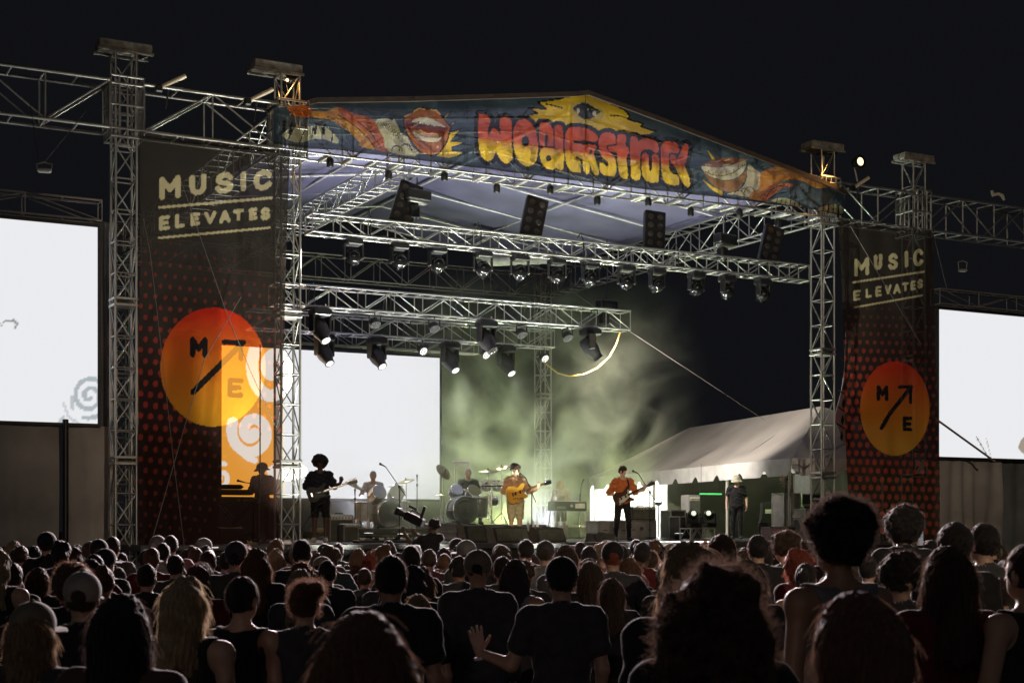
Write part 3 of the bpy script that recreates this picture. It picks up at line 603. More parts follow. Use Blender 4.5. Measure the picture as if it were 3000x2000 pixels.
# ================================================================== lamps of the rig
LENSD = {}; GLB = M('gloss_black', (.008, .008, .009), .16, 0, namt=0)
def moving_head(loc, rz, pan, tilt, label, group, lit=True, size=1., up=False, lensmat=None, ball=False, name='moving_head_lamp'):
    """base clamped to the truss, yoke, tilting barrel with a front lens; hangs unless up"""
    o = thing(name, label, 'stage lamp', loc, rz, group); o.scale = (size, size, size*(1 if not up else 1))
    sg = 1 if up else -1
    if 'base' not in LENSD:
        LENSD['base'] = MB().bbox((0, 0, .08), (.40, .34, .15), .03).mesh('base')
        LENSD['arm'] = MB().bbox((0, 0, .17), (.05, .16, .36), .02).mesh('yoke_arm')
        LENSD['head'] = MB().lathe([(.03, -.26), (.12, -.25), (.165, -.17), (.175, -.02), (.165, .08), (.12, .20), (.105, .27), (.112, .285), (.112, .30)], 20).mesh('head')
        LENSD['lens'] = MB().lathe([(.085, .292), (.082, .305), (.06, .314), (.01, .318)], 18).mesh('lens')
        LENSD['ball'] = MB().lathe([(.02, -.20), (.10, -.17), (.17, -.09), (.19, 0), (.17, .09), (.12, .155), (.115, .17), (.125, .18), (.125, .20)], 22).mesh('head')
        LENSD['clamp'] = MB().tube((-.12, 0, -.02), (-.12, 0, -.10), .025).tube((.12, 0, -.02), (.12, 0, -.10), .025).mesh('clamp')
    fl = Matrix.Identity(4) if up else Matrix.Rotation(math.pi, 4, 'X')
    b = obj('base', LENSD['base'], BLK, o); b.matrix_local = fl
    if not up: c = obj('clamp', LENSD['clamp'], STEEL, o); c.matrix_local = fl
    Pn = Matrix.Rotation(R(pan), 4, 'Z')
    for x in (-.215, .215):
        a = obj('yoke_arm', LENSD['arm'], BLK, o); a.matrix_local = fl@Matrix.Rotation(-R(pan) if not up else R(pan), 4, 'Z')@Matrix.Translation((x, 0, .13))
    h = obj('head', LENSD['ball' if ball else 'head'], GLB if ball else BLKP, o); h.matrix_local = Matrix.Translation((0, 0, .42*sg))@Pn@Matrix.Rotation(R(tilt), 4, 'X')
    l = obj('lens', LENSD['lens'], lensmat or (LENS if lit else DLENS), h)
    if ball: l.location.z = -.105
    o['_h'] = 0; del o['_h']
    return o
def led_par(loc, rz, pan, tilt, label, group, lit=True):
    o = thing('led_lamp', label, 'stage lamp', loc, rz, group)
    if 'can' not in LENSD:
        LENSD['can'] = MB().lathe([(.05, -.12), (.11, -.10), (.13, 0), (.135, .06), (.125, .062)], 18).mesh('can')
        d = MB().lathe([(.12, .055), (.118, .058)], 18); LENSD['face'] = d.mesh('face')
        e = MB()
        for r, n in ((0, 1), (.05, 6), (.095, 12)):
            for i in range(n): e.lathe([(.019, .058), (.015, .07), (.003, .074)], 8, c=(r*math.cos(2*math.pi*i/n), r*math.sin(2*math.pi*i/n), 0))
        LENSD['leds'] = e.mesh('led_cluster')
        LENSD['bracket'] = MB().bbox((0, 0, -.06), (.30, .05, .02), .005).bbox((-.15, 0, -.17), (.015, .05, .22), .004).bbox((.15, 0, -.17), (.015, .05, .22), .004).tube((0, 0, 0), (0, 0, -.06), .02).mesh('bracket')
    obj('bracket', LENSD['bracket'], BLK, o)
    h = obj('can', LENSD['can'], BLKP, o); h.matrix_local = Matrix.Translation((0, 0, -.26))@Matrix.Rotation(R(pan), 4, 'Z')@Matrix.Rotation(R(tilt), 4, 'X')
    obj('face', LENSD['face'], BLK, h); obj('led_cluster', LENSD['leds'], LENS if lit else DLENS, h)
    return o
ORD = ['first', 'second', 'third', 'fourth', 'fifth', 'sixth', 'seventh', 'eighth', 'ninth', 'tenth', 'eleventh', 'twelfth', 'thirteenth']
g1 = 'round lamps hung under the front lighting truss'
for i, px in enumerate((1035, 1170, 1282, 1415, 1523, 1632, 1730, 1835, 1925, 2040, 2130, 2235)):
    s = s_at(px, 1.0)
    moving_head(W(s, 1.0, 8.02), YAW, random.uniform(-25, 25), 180+random.uniform(15, 60), f'{ORD[i]} unlit round lamp from the left under the front lighting truss', g1, lit=False, size=.92, ball=True)
g2 = 'spot lamps under the rear lighting trusses'
for k, (px, py, t, z, lab) in enumerate(((938, 0, 4.8, 7.06, 'lit spot lamp hung highest, directly above the left part of the stage screen'), (950, 0, 7.9, 6.88, 'lit spot lamp in front of the top left of the stage screen'),
        (1104, 0, 7.9, 6.88, 'lit spot lamp in front of the top middle of the stage screen'), (1318, 0, 7.9, 6.88, 'lit spot lamp just right of the stage screen corner'),
        (1425, 0, 4.8, 7.06, 'bulky spot lamp under the middle truss right of the screen'), (1482, 0, 7.9, 6.88, 'lit spot lamp hanging lowest, in the smoke left of the rear tower'), (1730, 0, 4.8, 7.06, 'spot lamp tipped right near the end of the middle truss'))):
    s = s_at(px, t); moving_head(W(s, t, z), YAW, 20 if k < 6 else 70, 180-38, lab, g2, lit=k not in (4, 6), size=1.2)
g3 = 'small clustered lamps under the rear lighting trusses'
for k, (px, t, z, lab) in enumerate(((1098, 4.8, 7.06, 'small clustered lamp under the middle truss, leftmost'), (1272, 4.8, 7.06, 'small clustered lamp under the middle truss above the screen corner'), (1528, 4.8, 7.06, 'small clustered lamp under the middle truss by the rear tower'), (1662, 4.8, 7.06, 'small clustered lamp under the middle truss, rightmost'),
        (1238, 7.9, 6.88, 'brightly lit clustered lamp in front of the screen top right'), (1422, 7.9, 6.88, 'brightly lit clustered lamp beside the smoke'), (1594, 7.9, 6.88, 'brightly lit clustered lamp at the end of the rear truss'))):
    led_par(W(s_at(px, t), t, z), YAW, 10, 180-55 if k > 3 else 180-35, lab, g3, lit=k > 3)
for px, lab in ((985, 'lit'), (1300, '')): pass
g4 = 'dark clamps under the front roof truss'
for i, s in enumerate(np.linspace(.9, 12.6, 10)):
    o = sthing('roof_clamp_lamp', f'{ORD[i]} small dark floodlight from the left clipped under the painted fascia', 'stage lamp', s+.2*(i % 2), -.1+.45*(i % 2), ZB-.02, 0, g4)
    obj('can', MB().lathe([(.05, -.22), (.075, -.2), (.08, -.06), (.05, -.02)], 12), BLK, o); obj('hook', MB().tube((0, 0, -.04), (0, 0, .06), .02), BLK, o)
# cable looms, slings and banner ties
def loom(truss_label, s0, s1, t, z, seed):
    tr = next(o for o in COL.objects if o.get('label') == truss_label); r_ = random.Random(seed)
    L = (W(s1, t)-W(s0, t)).length; pts = []; x = .1
    while x < L-.2:
        d = r_.uniform(.5, 1.1); dr = r_.uniform(.03, .12)
        for q in range(6): pts.append((x+d*q/6, -.16+.03*math.sin(x*3), .04-dr*4*(q/6)*(1-q/6)))
        x += d
    obj('cable_loom', MB().path(pts, .022, 6).path([(a, b+.28, c+.015) for a, b, c in pts[3:]], .015, 5), BLKP, tr)
    if 'sling' not in LENSD: LENSD['sling'] = MB().path([(-.02, -.24, .0), (0, -.2, .42), (.05, 0, .62), (0, .2, .42), (-.02, .24, .0)], .014, 5).mesh('sling')
    for k in range(5): obj('sling', LENSD['sling'], BLKP, tr, loc=(L*(k+.5)/5, 0, 0))
loom('front lighting truss with four lamp panels on top', s_at(905, .95), s_at(2355, .95), .95, 8.05, 1)
loom('middle lighting truss ending in mid air above the right side', 1.4, s_at(1832, 5.0), 5.0, 7.1, 2)
loom('rear lighting truss just above the stage screen', 1.8, s_at(1612, 8), 8.0, 6.92, 3)
for bn, s0, s1 in ((bl, -2.98, .03), (br_, s_at(2452, -.36)+.05, s_at(2738, -.36)-.05)):
    tm = MB(); em = MB()
    for k in range(9):
        s = s0+(s1-s0)*k/8; P = W(s, -.34, 9.37); Q = W(s+.03, -.2, 9.47); tm.path([P, P.lerp(Q, .5)+Vector((0, -.03, .02)), Q], .009, 5); em.lathe([(.014, -.004), (.024, 0), (.014, .004)], 10, Matrix.Rotation(R(90), 3, 'X'), P+Vector((0, -.05, -.03)))
    obj('tie', tm, WHT, bn, kind='stuff'); obj('eyelet', em, STEEL, bn, kind='stuff')
# lamp panels on the front truss
BLINDER_LENS = M('lamp_bowl', (.07, .06, .055), .3, .3, namt=0)
for i, (px, tl) in enumerate(((1172, .32), (1552, .25), (1915, .10), (2248, .30))):
    s = s_at(px, .95); o = sthing('lamp_panel', f'{ORD[i]} black eight-lamp panel from the left standing on the front truss', 'lamp panel', s, .95, 8.46, -.25, 'eight lamp panels')
    m3 = Matrix.Rotation(tl, 3, 'Y')@Matrix.Rotation(-.2, 3, 'X')
    obj('housing', MB().bbox(m3@Vector((0, 0, .48)), (.52, .16, .98), .02, m3), BLK, o)
    for r in range(4):
        for c in range(2): obj('lamp', MB().lathe([(.07, 0), (.10, -.04), (.108, -.045), (.10, -.035), (.03, .01)], 14, m3@Matrix.Rotation(R(-90), 3, 'X').inverted(), m3@Vector((-.12+.24*c, -.085, .14+.225*r))), BLINDER_LENS, o)
    obj('foot', MB().bbox((0, 0, .0), (.5, .3, .03), .005), BLK, o)
for px, t, z, lab in ((1222, .95, 9.1, 'chain hoist box hanging left, beside the first lamp panel'), (2125, .95, 8.9, 'chain hoist box hanging right, before the side truss'), (1778, 5.0, 7.75, 'chain hoist above the free end of the middle truss')):
    o = sthing('chain_hoist', lab, 'hoist', s_at(px, t), t, z, .2, 'chain hoists')
    obj('motor_box', MB().bbox((0, 0, 0), (.62, .26, .24), .03), BLK, o); obj('trim', MB().bbox((0, -.0, -.15), (.5, .2, .05), .01), ALU, o); obj('chain_bag', MB().bbox((-.1, 0, -.38), (.26, .22, .36), .06), BLK, o)
    rod('chain', (0, 0, .1), (0, 0, 9.5-z), .012, BLK, o)
# tarp roll under the rear roof
rt = obj('rolled_tarp', MB().tube((0, 0, 0), (2.6, 0, 0), .20, n=14), M('white_tarp', (.55, .54, .55), .7, bump=.3), loc=W(s_at(1405, 11), 11, z_at(762, s_at(1405, 11), 11)), rot=(0, R(-7), YAW)); tag(rt, 'rolled pale tarp tied under the rear of the roof', 'tarp')
# warm floods on the truss line
def flood(px, py, t, aim, watts, label, rz, sc=1.):
    s = s_at(px, t); P = W(s, t, z_at(py, s, t)); o = thing('floodlight', label, 'floodlight', P, rz, 'warm floodlights on the roof truss', sc)
    obj('housing', MB().lathe([(.05, .0), (.12, .02), (.16, .2), (.17, .22)], 16, Matrix.Rotation(R(90), 3, 'X')), BLK, o)
    obj('lamp', MB().lathe([(.15, .19), (.14, .215), (.02, .23)], 16, Matrix.Rotation(R(90), 3, 'X')), M('warm_lamp', (1, .8, .5), emit=(1, .74, .42), es=2.0, namt=0), o)
    obj('stand', MB().tube((0, .02, 0), (.12, .02, P.z*-1+10.35), .02).tube((-.02, -.05, -.1), (.4, .2, .0), .02), ALUD, o)
    lamp('warm_flood', 'SPOT', P+Vector((-.05, -.2, .0)), aim, watts, (1, .48, .12), 110, .8, .08)
flood(2503, 479, -.5, W(12.3, -.26, 9.9), 260, 'glowing warm floodlight above the right end of the fascia', YAW)
flood(838, 238, .1, W(0.6, -.3, 10.0), 70, 'small warm lamp under the head of the tower by the fascia', YAW, .35)
for px, py, lab in ((510, 236, 'pale tube lamp tilted up on the left truss'), (768, 275, 'pale tube lamp tilted beside the second tower head'), (2525, 532, 'pale tube lamp lying tilted on the right truss')):
    s = s_at(px, -.2); P = W(s, -.2, z_at(py, s, -.2)); o = thing('tube_lamp', lab, 'tube lamp', P, YAW, 'tilted tube lamps on the trusses')
    obj('tube', MB().tube((-.30, 0, -.20), (.22, 0, .12), .045), M('tube_glass', (.7, .6, .45), .3), o); obj('stand', MB().tube((-.1, 0, -.1), (-.15, .05, -.55), .02).bbox((-.3, 0, -.2), (.14, .1, .14), .02), BLK, o)
# ================================================================== cables and guys
def cable(pts, r, mat, label, cat='cable', group=None):
    o = obj('cable', MB().path(pts, r), mat); return tag(o, label, cat, group)
def sag(A, B, d, n=16): return [A.lerp(B, i/n)-Vector((0, 0, d*4*(i/n)*(1-i/n))) for i in range(n+1)]
CORD = M('yellow_cord', (.55, .38, .10), .6); WIRE = M('steel_wire', (.22, .20, .19), .6, .3)
e1 = at(1817, 972, 39.9); e2 = at(1592, 1060, 41.9)
cable([e1]+[at(x, y, 40.5) for x, y in ((1805, 1010), (1785, 1045), (1750, 1078), (1710, 1096), (1668, 1101), (1635, 1093))]+[e2], .022, CORD, 'yellow cord drooping from the end of the middle truss')
cable([at(1675, 853, 44), at(1832, 962, 40.2), at(2240, 1230, 44)], .0065, WIRE, 'thin taut wire slanting down from the middle truss to the tent', 'wire')
gw = 'guy ropes before the left banner'
cable([at(440, 1600, 27.5), at(535, 1270, 28.2), at(600, 1050, 28.6), at(706, 870, 29)], .0075, WIRE, 'guy rope slanting right up the left banner across the circle', 'rope', gw)
cable([at(540, 1600, 27.5), at(508, 1345, 27.9), at(468, 980, 28.0), at(440, 740, 28.0), at(420, 640, 28)], .006, WIRE, 'thin guy rope along the left edge of the left banner', 'rope', gw)
cable([at(530, 530, 28), at(660, 905, 28.3), at(735, 1090, 28.9), at(805, 1245, 29.4)], .0065, WIRE, 'guy rope crossing the banner down to the second tower', 'rope', gw)
cable([at(762, 1010, 28.8), at(762, 1340, 28.8), at(759, 1600, 28.8)], .014, BLK, 'dark vertical rope with a buckle at the banner right edge', 'rope', gw)
cable([at(2490, 660, 35.5), at(2590, 830, 35.8), at(2700, 1010, 36)], .0065, WIRE, 'thin guy rope crossing the right banner text', 'rope')
cable([at(2738, 700, 36), at(2775, 850, 36.5)], .0065, WIRE, 'short guy rope at the top right of the right banner', 'rope')
# lamp hung far left above the screen
o = thing('hanging_lamp', 'small bracket lamp dangling above the left screen', 'lamp', at(130, 500, 27.2), .2)
obj('can', MB().bbox((0, 0, 0), (.24, .14, .07), .02), ALUD, o); obj('yoke', MB().path([(-.12, 0, .02), (-.14, 0, .12), (0, 0, .16), (.14, 0, .12), (.12, 0, .02)], .012), ALUD, o)
rod('cord', (-.1, 0, .14), (-.25, 0, 1.2), .006, BLK, o); rod('cord', (0, 0, .16), (.75, 0, 1.15), .006, BLK, o)
o = thing('hanging_lamp', 'small bracket lamp dangling above the right screen', 'lamp', at(2820, 792, 36.5), .2)
obj('can', MB().bbox((0, 0, 0), (.20, .14, .06), .02), ALUD, o); obj('yoke', MB().path([(-.1, 0, .02), (-.12, 0, .2), (0, 0, .24), (.12, 0, .2), (.1, 0, .02)], .012), ALUD, o); rod('cord', (0, 0, .22), (0, 0, 1.2), .006, BLK, o)
o = thing('dangling_hook', 'pale bent bracket hanging in the dark above the right truss', 'bracket', at(2925, 565, 37), .2)
obj('bracket', MB().path([(-.18, 0, .05), (-.15, 0, -.06), (0, 0, -.02), (.1, 0, -.06), (.16, 0, -.18)], [.04, .05, .035, .05, .03]), M('pale_metal', (.5, .45, .36), .5), o); rod('cord', (.12, 0, -.1), (.3, 0, -1.2), .006, BLK, o)
# lattice wing poking out behind the right banner
o = sthing('slotted_flag', 'lilac slotted fabric flag tied behind the right banner edge', 'flag', s_at(2474, .6), .6, 3.75)
obj('cloth', MB().prism([(.2, -.15), (-.30, .72), (-.28, 1.0), (-.12, 1.45), (.0, 2.0), (.05, 3.1), (.25, 3.1), (.25, 0)], 0, .02), M('lilac_cloth', (.42, .36, .42), .8), o)
sl = MB()
for k in range(5):
    z = .35+k*.42; x = -.16+.035*k
    sl.prism([(x, z), (x+.06, z-.1), (x+.10, z+.05), (x+.05, z+.17)], -.02, -.006); 
    if k < 3: sl.prism([(x+.22, z-.18), (x+.28, z-.26), (x+.32, z-.12), (x+.27, z-.0)], -.02, -.006)
    sl.box((x+.12, -.012, z+.25), (.5, .012, .03), m=Matrix.Rotation(.45, 3, 'Y'))
obj('slots', sl, BLK, o)
# ================================================================== white frame tent behind stage right
E0 = Vector((7.65, 38.0)); dE = Vector((-.275, .961)).normalized(); nE = Vector((.961, .275))
def tp(a, w_, z): q = E0+dE*a+nE*w_; return Vector((q.x, q.y, z))
TENT = M('tent_vinyl', (.50, .46, .42), .55, nscale=.7, namt=.18, bump=.5, bscale=1.2)
tt = thing('event_tent', 'white frame tent with scalloped valance behind stage right', 'tent', tp(0, 3, 0))
def trel(P): return [Vector(q)-tt.location for q in P]
a0, a1, ze, zr_, wd = 1.0, 17.3, 3.6, 5.32, 5.2
n, m = 60, 22; u, v = np.meshgrid(np.linspace(0, 1, n), np.linspace(0, 1, m), indexing='ij')
def slope_pts(far):
    A = a0+(a1-a0)*u; wv = v*wd/2; 
    zz = ze+(zr_-ze)*v-.16*np.sin(np.pi*v)*(.6+.4*np.cos(A*1.3))-.05*np.sin(A*2.1)*(1-v)
    hip = np.clip(np.minimum(a1-A, A-a0)/3.2, 0, 1); lim = hip; vv_ = np.minimum(v, lim); zz = ze+(zz-ze)*np.where(v > 0, np.minimum(1, vv_/np.maximum(v, 1e-6)), 1)
    ww = np.minimum(wv, lim*wd/2)
    if far: ww = wd-ww
    return np.stack([E0.x+dE.x*A+nE.x*ww-tt.location.x, E0.y+dE.y*A+nE.y*ww-tt.location.y, zz], -1)
for far in (0, 1): obj('tent_roof', grid_mesh('tent_roof', slope_pts(far)), TENT, tt)
hp = trel([tp(a1, 0, ze), tp(a1, wd, ze), tp(a1-3.2, wd/2, zr_-.02)]); hm = MB(); hm.add(hp, [(0, 1, 2)]); hm.add(trel([tp(a0, 0, ze), tp(a0, wd, ze), tp(a0+3.2, wd/2, zr_-.02)]), [(0, 2, 1)]); obj('tent_roof', hm, TENT, tt)
VAL = M('valance_vinyl', (.78, .77, .74), .5, nscale=3, namt=.12, bump=.5, bscale=6)
vm = MB(); nseg = 17; per = 12
def valance(fn, L, flip):
    vs = []; fs = []; N = int(L/1.6*per)
    for i in range(N+1):
        a = i/N*L; ph = (a/1.6) % 1; drop = .42 if .16 < ph < .84 else .42-.17*math.cos((ph if ph < .5 else ph-1)/.16*math.pi/2)
        x = fn(a); vs += [x+Vector((0, 0, .04)), x-Vector((0, 0, drop))+Vector((nE.x, nE.y, 0))*.02*math.sin(a*4)]
    for i in range(N): k = 2*i; fs.append((k, k+1, k+3, k+2))
    vm.add(trel(vs), fs)
valance(lambda a: tp(a0+a, -.02, ze), a1-a0, 0); valance(lambda a: tp(a1+.02, a, ze), wd, 0); valance(lambda a: tp(a0-.02, a, ze), wd, 0)
obj('valance', vm, VAL, tt)
for a in (1.2, 5.2, 11, 16.9):
    for b in (.05, wd-.05): o = rod('pole', trel([tp(a, b, 0)])[0], trel([tp(a, b, ze)])[0], .045, M('tent_pole', (.6, .58, .52), .4, .3), tt)
for a in (-.5, 5.2, 11): rod('rafter', trel([tp(a, .05, ze-.05)])[0], trel([tp(a, wd/2, zr_-.2)])[0], .03, ALUD, tt); rod('rafter', trel([tp(a, wd-.05, ze-.05)])[0], trel([tp(a, wd/2, zr_-.2)])[0], .03, ALUD, tt)
def wall(A, B, z0, z1, mat, folds):
    L = (B-A).length; nn = int(folds*8)+2
    vs = []; 
    for i in range(nn):
        k = i/(nn-1); q = A.lerp(B, k)+Vector((nE.x, nE.y, 0))*.06*math.sin(k*folds*6.283)
        vs += [Vector((q.x, q.y, z0)), Vector((q.x, q.y, z1))]
    mb = MB(); mb.add(trel(vs), [(2*i, 2*i+2, 2*i+3, 2*i+1) for i in range(nn-1)], True); obj('side_wall', mb, mat, tt)
WALLM = M('shaded_tent_wall', (.12, .13, .085), .8, nscale=1, namt=.2)  # interior shade is put into this dark wall colour
wall(tp(1.1, wd, 0), tp(10, wd, 0), .2, ze, WALLM, 8); wall(tp(11.2, .6, 0), tp(11.2, wd, 0), .2, ze, WALLM, 5); wall(tp(a1, 0, 0), tp(a1, wd, 0), .2, ze, M('white_wall', (.8, .8, .78), .6, namt=.1), 5)  # the crosswise partition is added to stop the work light
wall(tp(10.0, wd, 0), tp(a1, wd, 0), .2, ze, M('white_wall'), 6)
# work light that whitens the left end of the tent, and dim green inside
wl = thing('work_light', 'work light on a stand inside the left end of the tent', 'work light', tp(13.5, 1.2, 0))
obj('lamp', MB().lathe([(.02, -.05), (.12, 0), (.14, .1)], 14, c=(0, 0, 2.6)), BLK, wl); rod('stand', (0, 0, 0), (0, 0, 2.6), .02, BLK, wl)
obj('bulb', MB().lathe([(.12, .09), (.1, .12), (.01, .13)], 12, c=(0, 0, 2.6)), LENS, wl)
lamp('tent_work_light', 'POINT', tp(13.6, 1.0, 2.95), (0, 0, 0), 1500, (.96, 1, .93), soft=.12)
lamp('tent_glow', 'POINT', tp(3.5, 1.2, 3.0), (0, 0, 0), 30, (.72, .9, .45), soft=.2)
# ================================================================== stage furniture
BKC = M('black_case', (.035, .035, .036), .5, bump=.1); GRC = M('grey_case', (.20, .195, .19), .5, nscale=4); TOLEX = M('tolex', (.05, .05, .045), .7, bump=.3, bscale=120); GRILL = M('grille_cloth', (.09, .095, .075), .9, bump=.4, bscale=200); CREAM = M('cream_panel', (.6, .58, .48), .5)
def flight_case(s, t, z, d, label, group='road cases at stage right', mat=BKC, rz=0.):
    o = sthing('road_case', label, 'road case', s, t, z, rz, group); x, y, h = d
    obj('shell', MB().bbox((0, 0, h/2), (x-.02, y-.02, h-.02), .01), mat, o)
    for a in (-1, 1):
        for b in (-1, 1): obj('edge_rail', MB().bbox((a*(x/2-.012), b*(y/2-.012), h/2), (.035, .035, h), .005), ALU, o)
    for zz in (.015, h-.015):
        for b in (-1, 1): obj('edge_rail', MB().bbox((0, b*(y/2-.012), zz), (x, .035, .035), .005), ALU, o)
        for a in (-1, 1): obj('edge_rail', MB().bbox((a*(x/2-.012), 0, zz), (.035, y, .035), .005), ALU, o)
    obj('latch', MB().bbox((0, -y/2-.005, h*.55), (.12, .02, .10), .008), STEEL, o)
    for a in (-1, 1): obj('handle', MB().path([(a*x*.28-.05, -y/2, h*.5), (a*x*.28-.05, -y/2-.03, h*.5), (a*x*.28+.05, -y/2-.03, h*.5), (a*x*.28+.05, -y/2, h*.5)], .01), BLK, o)
    return o
def amp(s, t, z, d, label, rz=0., group='amplifiers on the stage', mat=TOLEX):
    o = sthing('amplifier', label, 'amplifier', s, t, z, rz, group); x, y, h = d
    obj('cabinet', MB().bbox((0, 0, h/2), (x, y, h), .025), mat, o)
    obj('grille', MB().bbox((0, -y/2-.004, h*.42), (x-.08, .02, h*.72), .01), GRILL, o)
    obj('control_panel', MB().bbox((0, -y/2-.005, h*.88), (x-.08, .02, h*.12), .005), CREAM, o)
    for i in range(6): obj('knob', MB().lathe([(.014, 0), (.012, .02), (.004, .022)], 8, Matrix.Rotation(R(90), 3, 'X'), (-x*.35+i*x*.13, -y/2-.014, h*.88)), BLK, o)
    obj('handle', MB().path([(-.1, 0, h), (-.09, 0, h+.03), (.09, 0, h+.03), (.1, 0, h)], .012), RUB, o)
    return o
def mic_stand(px, t, pyb, pyt, label, lean=(.18, -.05), boomz=.45, group='microphone stands on the stage', z0=DECK, mat=BLK, bl=.55):
    s = s_at(px, t); o = sthing('microphone_stand', label, 'microphone stand', s, t, z0, 0, group)
    zt = z_at(pyt, s, t)-z0
    obj('base', MB().lathe([(.14, 0), (.14, .015), (.03, .03), (.015, .05)], 16), mat, o); rod('pole', (0, 0, .02), (0, 0, zt), .012, mat, o)
    a = Vector((-lean[0]*bl, -.05, .25*bl+boomz*0)); d = Vector((lean[0], lean[1], boomz)).normalized()
    rod('boom', Vector((0, 0, zt))-d*.25, Vector((0, 0, zt))+d*bl, .009, mat, o)
    obj('clutch', MB().lathe([(.02, -.03), (.028, 0), (.02, .03)], 10, c=(0, 0, zt)), mat, o)
    e = Vector((0, 0, zt))+d*bl; dn = Vector((d.x*.6, d.y, .15)).normalized()
    obj('microphone', MB().tube(e, e+dn*.14, .012, .02).lathe([(.01, -.03), (.025, -.02), (.028, 0), (.02, .022), (.005, .028)], 10, c=e+dn*.165), BLK, o)
    return o
mic_stand(1170, .6, 1590, 1425, 'microphone stand with raised boom left of the camera operator', (-.5, -.1), .6)
mic_stand(1558, .3, 1590, 1442, 'microphone stand before the singer in the mustard sweater', (-.45, 0), .95, bl=.36)
mic_stand(1904, 1.3, 1590, 1441, 'microphone stand before the singer in the orange shirt', (-.75, 0), 1.0, bl=.55)
mic_stand(1700, 7.6, 1560, 1450, 'microphone stand beside the keyboard player', (.1, 0), .8, bl=.3)
mic_stand(885, 1.2, 1590, 1545, 'short microphone stand by the legs of the silhouetted guitar player', (.6, 0), .8, bl=.6)
mic_stand(1040, 5.0, 1560, 1460, 'thin microphone stand in front of the white drum kit', (0, 0), 1, bl=.05)
mic_stand(1222, 6.0, 1560, 1420, 'thin microphone stand between the two drum kits', (0, 0), 1, bl=.08)
mic_stand(770, 2.2, 1590, 1420, 'microphone stand reaching left before the keyboard player by the banner', (-1, 0), .12, bl=.4)
# amps and cases
amp(s_at(993, 2.8), 2.8, DECK, (.58, .32, .62), 'grey amplifier right of the silhouetted guitar player', mat=GRC); amp(s_at(1022, 2.3), 2.3, DECK, (.38, .3, .42), 'small grey amplifier box beside the larger one', mat=GRC)
amp(s_at(1876, 5.4), 5.4, DECK+.52, (.78, .36, .36), 'amplifier head on a road case behind the singer in the orange shirt')
flight_case(s_at(1862, 5.4), 5.4, DECK, (.95, .6, .52), 'road case under the amplifier behind the singer in the orange shirt', mat=GRC)
flight_case(s_at(1783, 4.6), 4.6, DECK, (1.05, .6, .50), 'wide road case left of the singer in the orange shirt', mat=GRC)
amp(s_at(1688, 8.4), 8.4, DECK, (.85, .4, .40), 'low amplifier behind the legs of the keyboard player', mat=GRC)
amp(s_at(2023, 6.6), 6.6, DECK+.3, (.42, .4, .95), 'tall speaker cabinet with pale edges under the tent valance', mat=GRC); flight_case(s_at(2023, 6.6), 6.6, DECK, (.6, .55, .3), 'flat road case under the tall speaker cabinet')
flight_case(s_at(1972, 5.6), 5.6, DECK, (.5, .5, .80), 'green lit road case left of the floor lamps'); flight_case(s_at(2010, 3.6), 3.6, DECK, (.75, .5, .62), 'dark road case behind the floor lamps')
flight_case(s_at(2303, 4.2), 4.2, DECK, (.58, .55, 1.28), 'tall upright road case below the round fan', mat=GRC); flight_case(s_at(2372, 3.6), 3.6, DECK+.58, (.75, .55, .26), 'long pale-edged road case left of the right tower', mat=GRC)
flight_case(s_at(2372, 3.6), 3.6, DECK, (.75, .55, .56), 'dark road case supporting the pale-edged one'); flight_case(s_at(2262, 2.2), 2.2, DECK, (.42, .4, .34), 'small battered rack case before the tall road case', mat=M('mauve_case', (.3, .2, .24), .5, nscale=30, namt=.9))
flight_case(s_at(2305, 2.2), 2.2, DECK, (.3, .4, .34), 'small dark rack case beside the battered one')
flight_case(s_at(2370, 4.6), 4.6, DECK+.95, (.9, .5, .32), 'open mixing desk case against the tent wall'); flight_case(s_at(2370, 4.6), 4.6, DECK, (.9, .6, .94), 'dark case stack supporting the mixing desk')
cb = sthing('covered_chair', 'dark draped chair with a pale label in the tent', 'chair', s_at(2245, 5.5), 5.5, DECK)
obj('back', MB().prism([(-.24, .3), (.24, .3), (.2, 1.05), (-.16, 1.02)], -.06, .06), DD, cb); obj('seat', MB().bbox((0, -.15, .32), (.5, .45, .35), .04), DD, cb); obj('label_patch', MB().bbox((.02, -.075, .78), (.24, .01, .12), .003), CREAM, cb)
# green strip light
gl = sthing('strip_light', 'glowing green strip light in the tent behind the lamps', 'strip light', s_at(2050, 7), 7, z_at(1446, s_at(2050, 7), 7)); obj('tube', MB().tube((0, 0, 0), (.78, 0, .0), .025), M('green_tube', (.1, .7, .2), emit=(.10, .62, .16), es=.7, namt=0), gl); rod('hanger', (.05, 0, 0), (.05, 0, .9), .006, BLK, gl); rod('hanger', (.7, 0, 0), (.7, 0, .9), .006, BLK, gl)
# fan
fn = sthing('pedestal_fan', 'round pedestal fan on a thin stand before the tent wall', 'fan', s_at(2302, 2.8), 2.8, DECK)
zf = z_at(1403, s_at(2302, 2.8), 2.8)-DECK
rod('pole', (0, 0, 0), (0, 0, zf), .012, BLK, fn); obj('base', MB().lathe([(.2, 0), (.2, .02), (.03, .04)], 16), BLK, fn)
cg = MB()
for r in (.04, .09, .14, .19): cg.path([(r*math.cos(a), -.06, zf+1.2*r*math.sin(a)) for a in np.linspace(0, 6.283, 21)], .005, 5)
for k in range(12): a = k*math.pi/6; cg.path([(0, -.06, zf), (.19*math.cos(a), -.05, zf+.228*math.sin(a)), (.19*math.cos(a), .06, zf+.228*math.sin(a))], .004, 4)
obj('cage', cg, M('fan_wire', (.5, .42, .28), .5), fn); obj('motor', MB().lathe([(.05, 0), (.07, .08), (.05, .18), (.01, .2)], 12, Matrix.Rotation(R(-90), 3, 'X'), (0, 0, zf)), M('fan_wire'), fn)
